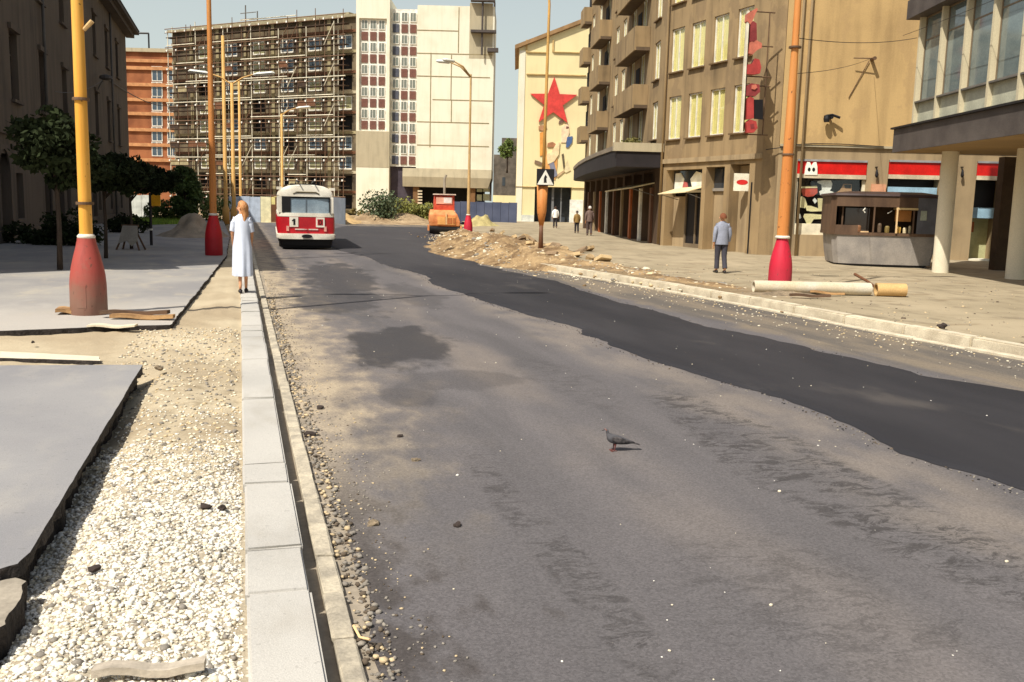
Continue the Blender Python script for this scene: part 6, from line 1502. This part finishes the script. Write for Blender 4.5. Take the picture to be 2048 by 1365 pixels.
q = at_depth(1015, 300, 108); t = tree((q.x, q.y, 5.2), 'green treetop showing above the dark stone house in the gap', (0, 0, 2.6, 1.0, .9, 1.2), 1.4, .25, 24, 80, 21, m=M_LEAF, tr=.1, name='tree')
# grass strip
mb = MB(); g = np.random.default_rng(8)
ga = [P(u, v, .16) for u, v in ((262, 452), (360, 449), (395, 440), (262, 437))]
gb = MB(); gb.add([tuple(p) for p in ga] + [(p.x, p.y, .05) for p in ga], [(0, 1, 2, 3), (1, 0, 4, 5), (2, 1, 5, 6), (3, 2, 6, 7), (0, 3, 7, 4)]); o = gb.build('lawn', mat('lawn_green', S(126, 148, 60), .9, .2, .8, S(150, 168, 74), bump=.4)); o['kind'] = 'structure'
for _ in range(2600):
    a, b = g.random(2); p = (ga[0].lerp(ga[1], a)).lerp(ga[3].lerp(ga[2], a), b); h = g.uniform(.08, .25); an = g.uniform(0, 6.28); w = .04
    mb.add([(p.x - w * math.cos(an), p.y - w * math.sin(an), .158), (p.x + w * math.cos(an), p.y + w * math.sin(an), .158), (p.x + g.uniform(-.06, .06), p.y, .16 + h)], [(0, 1, 2)])
tag(mb.build('grass', mat('grass_blades', S(134, 160, 62), .8, .25, .8, bump=0), fix=False), 'bright mown grass beyond the shaded pavement', None, None, 'stuff')

# ------------------------------------------------------------------ hoardings and fences
def hoarding(name, label, cat, u0, u1, vt, d0, d1, colours, n, zb=-.05, post=True, posts_m=None):
    a, b = at_depth(u0, 420, d0), at_depth(u1, 420, d1); f = Frame(a, b - a); L = Vector((b.x - a.x, b.y - a.y)).length
    zt = at_depth((u0 + u1) / 2, vt, (d0 + d1) / 2).z; t = thing(name, label, cat, f.o, f.a)
    for i in range(n):
        x0, x1 = L * i / n, L * (i + 1) / n; MB().box(x0 + .012, x1 - .012, 0, .05, zb, zt + (i % 2) * .03).build('panel', colours[i % len(colours)], t)
        if post: MB().box(x0 - .04, x0 + .04, .052, .13, zb, zt + .05).build('post', posts_m or M_STEEL, t)
    return t
M_HW = flat('hoarding_white', (214, 216, 206), .7); M_HB = flat('hoarding_blue', (178, 190, 206), .7); M_HC = flat('hoarding_cream', (230, 222, 180), .7); M_GF = mat('grey_sheet', S(110, 116, 124), .6, .12, 1.0); M_BF = mat('slate_blue_sheet', S(66, 74, 96), .6, .15, .6, S(80, 86, 106))
hoarding('hoarding', 'pale blue and white board hoarding between the woman and the bus', 'hoarding', 458, 542, 394, 72, 72, [M_HB, M_HB, M_HB, M_HC], 4)
hoarding('hoarding', 'white board hoarding under the dark tree crowns at the end of the left pavement', 'hoarding', 262, 304, 391, 76, 76, [M_HW, M_HW], 2)
hoarding('hoarding', 'narrow pale hoarding seen left of the bus', 'hoarding', 541, 560, 392, 74, 74, [M_BROWN], 1)
hoarding('sheet_fence', 'grey sheet metal fence right of the bus', 'fence', 655, 690, 396, 74, 70, [M_GF], 3)
hoarding('sheet_fence', 'slate blue sheet metal fence between the road roller and the star building', 'fence', 905, 1034, 405, 86, 84, [M_BF], 8)
hoarding('sheet_fence', 'dark end piece of fence at the far side behind the road roller', 'fence', 842, 905, 410, 90, 88, [mat('dark_green_sheet', S(66, 78, 74), .6, .2, .8)], 4)
# yellow sign on a thin post, on the left pavement
yq = gpt(303, 491, .17)
ys_ = thing('yellow_sign', 'small yellow sign on a thin dark post at the edge of the left pavement', 'sign', yq)
MB().lathe([(.05, 0), (.045, 1.75)], 8).build('post', M_BLACK, ys_); MB().lathe([(.06, .5), (.06, .56)], 8).build('clip', M_WOODW, ys_)
MB().box(.06, .36, -.06, -.02, 1.32, 1.72).build('board', flat('sign_yellow', (238, 170, 36), .5), ys_)
# trestle with a rag over it
tq = gpt(262, 500, .17)
tr_ = thing('trestle', 'small wooden trestle with a torn pale rag on the shaded left pavement', 'trestle', tq)
for sx_ in (-.35, .35):
    for sy in (-.25, .25): MB().tube([(sx_, sy, 0), (sx_ * .25, sy * .2, .72)], .03, 6).build('leg', M_PLK2, tr_)
MB().box(-.25, .25, -.05, .05, .70, .77).build('bar', M_PLK2, tr_)
mb = MB(); mb.add([(-.2, -.08, .74), (.25, -.08, .74), (.32, -.26, .3), (.12, -.24, .12), (-.02, -.25, .28), (-.28, -.26, .2)], [(0, 5, 4, 3, 2, 1)]); o = mb.build('rag', flat('rag_grey', (150, 142, 130), .9), tr_); so = o.modifiers.new('t', 'SOLIDIFY'); so.thickness = .015
# round orange bin behind the first column
oq = P(1898, 521, .14); orb = thing('orange_bin', 'round orange plastic bin half hidden by the first round column', 'bin', (oq.x + .12, oq.y + .6, .1))
smooth_by_angle(MB().lathe([(.17, 0), (.27, .2), (.3, .42), (.24, .66), (.12, .78)], 18).build('drum', flat('bin_orange', (232, 128, 30), .5), orb)); MB().lathe([(.13, .781), (.05, .84)], 12).build('lid', flat('bin_orange_lid', (214, 110, 24), .5), orb)

# ------------------------------------------------------------------ overhead wires
def wire(a, b, sag, r, label, name='overhead_wire'):
    a, b = Vector(a), Vector(b); pts = []
    for i in range(17):
        f = i / 16; p = a.lerp(b, f); p.z -= sag * 4 * f * (1 - f); pts.append(p)
    o = MB().tube(pts, r, 5).build(name, M_BLACK); tag(o, label, 'wire'); return o
gp = G.location
wire((gp.x, gp.y, at_depth(1590, 76, gp.y).z), OF.w(1.2, -.05, at_depth(1800, 92, 30).z), .12, .008, 'black wire from the crimson-footed lamp post to the office block')
a = FF.w(*FF.at(1735, 120)[:1], -.4, FF.at(1735, 120)[1]); wire((gp.x, gp.y, at_depth(1585, 148, gp.y).z), a, .1, .007, 'thin wire from the crimson-footed lamp post to the iron anchor on the front wall')
a = LBF.w(45.5, 0, 6.1); wire(a, LBF.w(57, -.5, 7.9), .25, .014, 'wire strung along the shaded building behind the yellow lamp post')
wire(LBF.w(62.5, -.05, 8.6), tuple(at_depth(355, 208, 120)), .8, .035, 'black wire from the shaded building towards the brick building')
wire(OF.w(.2, -.1, 7.15), OF.w(14, -.1, 7.0), .1, .007, 'wire running along the front of the office block windows')
# ------------------------------------------------------------------ people and the pigeon
def skin_body(name, joints, edges, m, parent, root, sub=2):
    """one continuous surface grown round a skeleton: joints {name: (x,y,z,radius[,radius_y])}"""
    ids = {k: i for i, k in enumerate(joints)}
    me = bpy.data.meshes.new(name); me.from_pydata([joints[k][:3] for k in joints], [(ids[a], ids[b]) for a, b in edges], [])
    o = obj(name, me, parent); s = o.modifiers.new('skin', 'SKIN'); s.use_smooth_shade = True
    for k, i in ids.items():
        j = joints[k]; d = me.skin_vertices[0].data[i]; d.radius = (j[3], j[4] if len(j) > 4 else j[3]); d.use_root = (k == root)
    q = o.modifiers.new('smooth', 'SUBSURF'); q.levels = sub; q.render_levels = sub
    me.materials.append(m); return o
SKIN = flat('skin_tone', (206, 150, 112), .6); SKIN_D = flat('skin_brown', (150, 92, 66), .6)
def human(joint_over=None, head=(0, 0), hgt=1.7):
    """standing skeleton facing +y, about 1.7 m"""
    J = {'pelvis': (0, 0, .93, .12, .10), 'waist': (0, 0, 1.08, .115, .085), 'chest': (0, .01, 1.27, .135, .095), 'neckb': (0, 0, 1.42, .07, .06), 'neck': (0, .01, 1.49, .048), 'head': (0, .02, 1.59, .085, .095), 'crown': (0, .01, 1.665, .055, .06), 'chin': (0, .075, 1.53, .032), 'nose': (0, .125, 1.575, .012)}
    for s, n in ((-1, 'l'), (1, 'r')):
        J.update({n + 'sh': (s * .165, 0, 1.37, .046), n + 'el': (s * .22, -.03, 1.13, .042), n + 'wr': (s * .23, .03, .89, .028), n + 'pm': (s * .232, .05, .82, .034, .018),
                  n + 'hip': (s * .09, 0, .88, .085), n + 'kn': (s * .095, .01, .49, .056), n + 'an': (s * .095, -.02, .09, .036), n + 'toe': (s * .105, .12, .035, .035, .028)})
        for q, (dx, dy, L) in enumerate(((-.02, .035, .075), (-.007, .04, .085), (.007, .037, .08), (.02, .03, .062))):
            J[n + 'f%d' % q] = (s * .232 + dx * .4, .05 + dy * .5, .76, .0085); J[n + 'g%d' % q] = (s * .232 + dx * .5, .045 + dy, .76 - L * .75, .0075)
        J[n + 'th'] = (s * .20, .085, .80, .010); J[n + 'tg'] = (s * .195, .10, .765, .0085)
    if joint_over: J.update(joint_over)
    E = [('pelvis', 'waist'), ('waist', 'chest'), ('chest', 'neckb'), ('neckb', 'neck'), ('neck', 'head'), ('head', 'crown'), ('head', 'chin'), ('head', 'nose')]
    for n in 'lr':
        E += [('neckb', n + 'sh'), (n + 'sh', n + 'el'), (n + 'el', n + 'wr'), (n + 'wr', n + 'pm'), ('pelvis', n + 'hip'), (n + 'hip', n + 'kn'), (n + 'kn', n + 'an'), (n + 'an', n + 'toe'), (n + 'pm', n + 'th'), (n + 'th', n + 'tg')]
        for q in range(4): E += [(n + 'pm', n + 'f%d' % q), (n + 'f%d' % q, n + 'g%d' % q)]
    return J, E
def move_hand(J, n, w, pm):
    """carry the palm and fingers of hand n to a new wrist and palm place"""
    d = Vector(pm[:3]) - Vector(J[n + 'pm'][:3]); J[n + 'wr'] = (*w, J[n + 'wr'][3])
    for k in [n + 'pm', n + 'th', n + 'tg'] + [n + 'f%d' % q for q in range(4)] + [n + 'g%d' % q for q in range(4)]:
        j = J[k]; J[k] = (j[0] + d.x, j[1] + d.y, j[2] + d.z, *j[3:])
def ellipse_loft(rows, n=18):
    """rows of (cx, cy, z, rx, ry)"""
    mb = MB(); mb.rings([[(cx + rx * math.cos(2 * math.pi * k / n), cy + ry * math.sin(2 * math.pi * k / n), z) for k in range(n)] for cx, cy, z, rx, ry in rows]); return mb
def sm(o): 
    smooth_by_angle(o, 60); return o
def eyes(J, par):
    h = Vector(J['head'][:3]); nz = Vector(J['nose'][:3]) - h; nz.z = 0; f = nz.normalized(); s = Vector((f.y, -f.x, 0))
    for k in (-1, 1):
        p = h + f * .082 + s * .032 * k + Vector((0, 0, .012)); MB().ball(p, .011, 8, 6).build('eye', flat('eye_dark', (40, 28, 24), .3), par)
        e = h + s * .088 * k + Vector((0, 0, -.01)) ; MB().ball(e, (.016, .022, .03), 8, 6).build('ear', SKIN, par)
    p = h + f * .094 + Vector((0, 0, -.045)); MB().ball(p, (.02, .012, .006), 8, 5).build('mouth', flat('lips', (160, 74, 66), .5), par)
def sleeve(J, n, m, par, end='wr', k=1.35, cut=.97):
    a, b, c = (Vector(J[n + q][:3]) for q in ('sh', 'el', 'wr')); ra, rb, rc = J[n + 'sh'][3], J[n + 'el'][3], J[n + 'wr'][3]
    nb = Vector(J['neckb'][:3]); ra = ra * 1.15; pts, rs = [nb.lerp(a, .45) + Vector((0, 0, -.03)), a + Vector((0, 0, .0)), a.lerp(b, .3), a.lerp(b, .65), b], [ra * .8, ra * k * .95, ra * k, (ra + rb) / 2 * k, rb * k]
    if end == 'wr': pts += [b.lerp(c, .5), b.lerp(c, cut)]; rs += [(rb + rc) / 2 * k * 1.05, rc * k * 1.2]
    sm(MB().tube(pts, rs, 12).build('sleeve', m, par))
def trousers(J, m, par, hem=.06):
    rows = [(0, 0, J['pelvis'][2] - .06, .17, .125), (0, 0, J['pelvis'][2] + .06, .165, .12), (0, 0, J['waist'][2], .15, .11)]
    sm(ellipse_loft(rows).build('trousers', m, par)); tp = par.children[-1] if par.children else None
    for n in 'lr':
        h, kn, an = (Vector(J[n + q][:3]) for q in ('hip', 'kn', 'an')); e = kn.lerp(an, .93)
        sm(MB().tube([h + Vector((0, 0, .03)), h.lerp(kn, .5), kn, kn.lerp(an, .5), e], [.105, .092, .076, .07, .072], 14).build('trouser_leg', m, par))
def shoes(J, m, par):
    for n in 'lr':
        a, t = Vector(J[n + 'an'][:3]), Vector(J[n + 'toe'][:3]); d = (t - a); d.z = 0; d.normalize()
        mb = MB(); s = Vector((-d.y, d.x, 0)); b = a - d * .06; b.z = 0; base = min(a.z - .09, t.z - .035)
        rg = []
        for f, w, h in ((0, .03, .05), (.15, .042, .085), (.4, .042, .08), (.7, .048, .055), (.92, .04, .045), (1.0, .02, .025)):
            c = b + d * (.27 * f); rg.append([tuple(c + s * w * math.cos(q) + Vector((0, 0, base + max(0, h * (.5 + .5 * math.sin(q)))))) for q in [2 * math.pi * i / 10 for i in range(10)]])
        sm(mb.rings(rg).build('shoe', m, par))
def jacket(J, m, par, hem_z=.82, rx=.2, ry=.14):
    c = J['chest']; rows = [(0, .0, hem_z, rx, ry), (0, 0, hem_z + .02, rx * 1.02, ry * 1.02), (0, 0, 1.05, rx * .9, ry * .92), (c[0], c[1], 1.27, rx * .98, ry * .95), (c[0], c[1], 1.37, rx * .98, ry * .85), (c[0], c[1], 1.425, rx * .82, ry * .72), (c[0], c[1], 1.46, rx * .5, ry * .6), (0, 0, 1.485, .07, .07)]
    sm(ellipse_loft(rows).build('jacket', m, par))
def hair_cap(J, m, par, long=0.0, k=1.0):
    h = Vector(J['head'][:3]); nz = Vector(J['nose'][:3]) - h; f = Vector((nz.x, nz.y, 0)).normalized()
    mb = MB(); rg = []; n = 14
    for i in range(9):
        t = math.pi * (.06 + .94 * i / 8) * (.62 if not long else .6)
        z = .112 * math.cos(t); r = .105 * math.sin(t)
        c = h + Vector((0, 0, .022 + z)) - f * (.012 + .03 * (1 - math.cos(t)))
        rg.append([tuple(c + Vector((r * .95 * k * math.cos(q), r * 1.0 * k * math.sin(q), 0))) for q in [2 * math.pi * j / n for j in range(n)]])
    if long:
        b = h - f * .045
        for dz, rx, ry in ((-.12, .10, .075), (-.22, .105, .065), (-.34, .095, .055), (-.46, .075, .042), (-.54, .03, .015)):
            rg.append([tuple(b - f * (.03) + Vector((0, 0, dz)) + Vector((f.y, -f.x, 0)) * rx * math.cos(q) + f * ry * math.sin(q)) for q in [2 * math.pi * j / n for j in range(n)]])
    o = sm(mb.rings(rg).build('hair', m, par)); return o

# woman in a long pale dress walking away along the kerb, face turned left
wq = P(486, 586, .14)
WO = thing('person', 'woman with long reddish hair in a pale dress walking on the left kerb', 'person', (wq.x, wq.y, .145), TH)
WO.scale = (.86, .92, .97)
J, E = human()
hx, hy, hz = 0, .02, 1.59
J['chin'] = (-.055, .045, 1.53, .03); J['nose'] = (-.105, .055, 1.575, .012); J['head'] = (-.005, .02, 1.59, .083, .088)
for s, n in ((-1, 'l'), (1, 'r')): J[n + 'sh'] = (s * .14, 0, 1.365, .042)
J['lel'] = (-.2, .0, 1.15, .036); J['rel'] = (.205, .02, 1.14, .036)
move_hand(J, 'l', (-.19, .12, .95), (-.185, .15, .885)); move_hand(J, 'r', (.2, .2, .97), (.19, .25, .91))
J['lkn'] = (-.06, -.02, .49, .052); J['lan'] = (-.05, -.17, .12, .032); J['ltoe'] = (-.055, -.06, .035, .03, .024)
J['rkn'] = (.07, .07, .49, .052); J['ran'] = (.065, .05, .09, .032); J['rtoe'] = (.07, .18, .032, .03, .024)
wb = skin_body('body', J, E, SKIN, WO, 'pelvis'); eyes(J, WO)
M_DRS = mat('pale_dress', S(206, 212, 226), .85, .03, 3.0, S(214, 220, 232), bump=0, fine=.02)
mb = MB(); n = 44; rg = []
for z, rx, ry, cy, wav in ((.32, .20, .225, -.03, .022), (.34, .202, .227, -.03, .022), (.5, .20, .20, -.02, .018), (.7, .197, .18, -.01, .012), (.85, .195, .165, 0, .008), (1.02, .165, .13, 0, .004), (1.15, .16, .12, 0, 0), (1.28, .175, .125, .01, 0), (1.36, .172, .108, .005, 0), (1.41, .15, .095, 0, 0), (1.445, .10, .08, 0, 0), (1.47, .065, .06, 0, 0)):
    rg.append([((rx + wav * math.sin(q * 7)) * math.cos(q), cy + (ry + wav * math.sin(q * 7)) * math.sin(q), z) for q in [2 * math.pi * j / n for j in range(n)]])
sm(mb.rings(rg).build('dress', M_DRS, WO))
for n_ in 'lr': sleeve(J, n_, M_DRS, WO, 'el', 1.5)
hair_cap(J, mat('red_hair', S(188, 122, 70), .6, .25, 8.0, S(216, 158, 104), stretch=(5, 5, .5), bump=.4), WO, 1.0, 1.06)
shoes(J, flat('black_shoe', (30, 20, 22), .4), WO)
mb = MB(); mb.tube([(-.06, .115, 1.615), (-.10, .08, 1.612), (-.118, .03, 1.612), (-.112, -.02, 1.615), (-.06, -.075, 1.62)], .011, 6); 

# man in a grey-blue jacket walking away on the right pavement
def man(u, v, z, label, jac, tro, hair, rz, h=1.0, skin=SKIN, stride=.14, bag=None, group=None):
    q = P(u, v, z); t = thing('person', label, 'person', (q.x, q.y, z), rz, group); t.scale = (h, h, h)
    J, E = human()
    J['lkn'] = (-.09, stride * .5, .49, .056); J['lan'] = (-.09, stride * .45, .09, .036); J['ltoe'] = (-.1, stride * .45 + .14, .035, .035, .028)
    J['rkn'] = (.09, -.01, .49, .056); J['ran'] = (.09, -stride, .11, .036); J['rtoe'] = (.1, -stride + .12, .036, .035, .028)
    J['lel'] = (-.235, -.06, 1.13, .042); J['rel'] = (.235, -.02, 1.13, .042); move_hand(J, 'l', (-.235, -.02, .89), (-.235, 0, .82)); move_hand(J, 'r', (.24, .08, .91), (.24, .12, .85))
    skin_body('body', J, E, skin, t, 'pelvis'); eyes(J, t); trousers(J, tro, t); jacket(J, jac, t)
    for n in 'lr': sleeve(J, n, jac, t)
    shoes(J, flat('dark_shoe', (34, 28, 26), .5), t); hair_cap(J, hair, t); return t
cl = lambda n, c: mat(n, S(*c), .85, .1, 6.0, bump=.2)
man(1440, 546, .14, 'man in a grey-blue jacket and dark trousers walking away on the right pavement', cl('grey_blue_jacket', (142, 146, 160)), cl('dark_trousers', (64, 62, 70)), cl('brown_hair', (120, 70, 44)), .12, .94)
man(1178, 472, .13, 'man in a brown jacket walking beside the shops under the black canopy', cl('brown_jacket', (112, 92, 84)), cl('brown_trousers', (84, 70, 66)), cl('white_cap', (206, 196, 186)), .1, .98)
man(1153, 467, .13, 'short person in a mustard coat, left of the man in brown', cl('mustard_coat', (146, 116, 66)), cl('black_trousers', (48, 42, 44)), cl('dark_hair', (60, 44, 36)), .15, .80)
man(1110, 457, .13, 'person in a white shirt by the dark entrance of the star building', cl('white_shirt', (240, 238, 230)), cl('black_trousers', (48, 42, 44)), cl('dark_hair', (60, 44, 36)), .1, .92)
q = P(1998, 535, .14)
man(2006, 532, .14, 'dark figure standing in shade by the square pier under the office block', cl('dark_coat', (58, 50, 48)), cl('black_trousers', (48, 42, 44)), cl('dark_hair', (60, 44, 36)), .3, 1.02, SKIN_D)

# pigeon
pq = P(1228, 902, 0)
PG = thing('pigeon', 'grey pigeon standing on the old asphalt in the middle of the road', 'bird', (pq.x, pq.y, 0.0), math.radians(12))
PG.scale = (1.0, .95, .8)
M_PG = mat('pigeon_grey', S(82, 80, 82), .7, .2, 20.0, bump=.2); M_PGD = mat('pigeon_wing', S(48, 45, 46), .7, .3, 30.0, S(90, 84, 82), bump=.2)
mb = MB(); rg = []; n = 12         # body axis runs from the tail (right, +x) up to the breast (left) and neck
for x, z, r in ((.155, .078, .008), (.12, .082, .022), (.07, .095, .036), (.02, .11, .045), (-.025, .125, .044), (-.05, .145, .034), (-.058, .17, .022), (-.06, .19, .019), (-.064, .207, .021), (-.07, .222, .012)):
    rg.append([(x + r * .35 * math.cos(2 * math.pi * k / n), r * .85 * math.sin(2 * math.pi * k / n), z + r * math.cos(2 * math.pi * k / n)) for k in range(n)])
o = mb.rings(rg).build('body', M_PG, PG, smooth=True); o.modifiers.new('s', 'SUBSURF').levels = 1
mb = MB(); mb.rings([[(.11, -.016, .078), (.11, .016, .078), (.11, .016, .088), (.11, -.016, .088)], [(.205, -.026, .056), (.205, .026, .056), (.205, .026, .062), (.205, -.026, .062)]]); mb.build('tail', M_PGD, PG)
for s in (-1, 1):
    mb = MB(); mb.rings([[(x, s * (y + w * .15 * math.cos(q)), z + w * math.sin(q)) for q in [2 * math.pi * j / 8 for j in range(8)]] for x, y, z, w in ((-.03, .036, .13, .012), (.0, .043, .122, .032), (.06, .04, .105, .028), (.12, .022, .088, .014), (.165, .012, .078, .004))]); mb.build('wing', M_PGD, PG, smooth=True)
    mb = MB(); mb.tube([(.005, s * .02, .075), (.0, s * .02, .03), (-.004, s * .02, .006)], [.009, .004, .004], 6)
    for a in (-.5, 0, .5): mb.tube([(-.004, s * .02, .006), (-.034 * math.cos(a), s * .02 + .034 * math.sin(a), .003)], .003, 5)
    mb.tube([(-.004, s * .02, .006), (.018, s * .02, .003)], .003, 5); mb.build('leg', flat('pigeon_leg', (110, 62, 56), .6), PG)
mb = MB(); mb.rings([[(-.083, -.005, .209), (-.083, .005, .209), (-.083, .005, .216), (-.083, -.005, .216)], [(-.104, -.001, .204), (-.104, .001, .204), (-.104, .001, .207), (-.104, -.001, .207)]]); mb.build('beak', M_BLACK, PG)
for s in (-1, 1): MB().ball((-.074, s * .017, .214), .0035, 6, 5).build('eye', flat('pigeon_eye', (200, 90, 30), .3), PG)
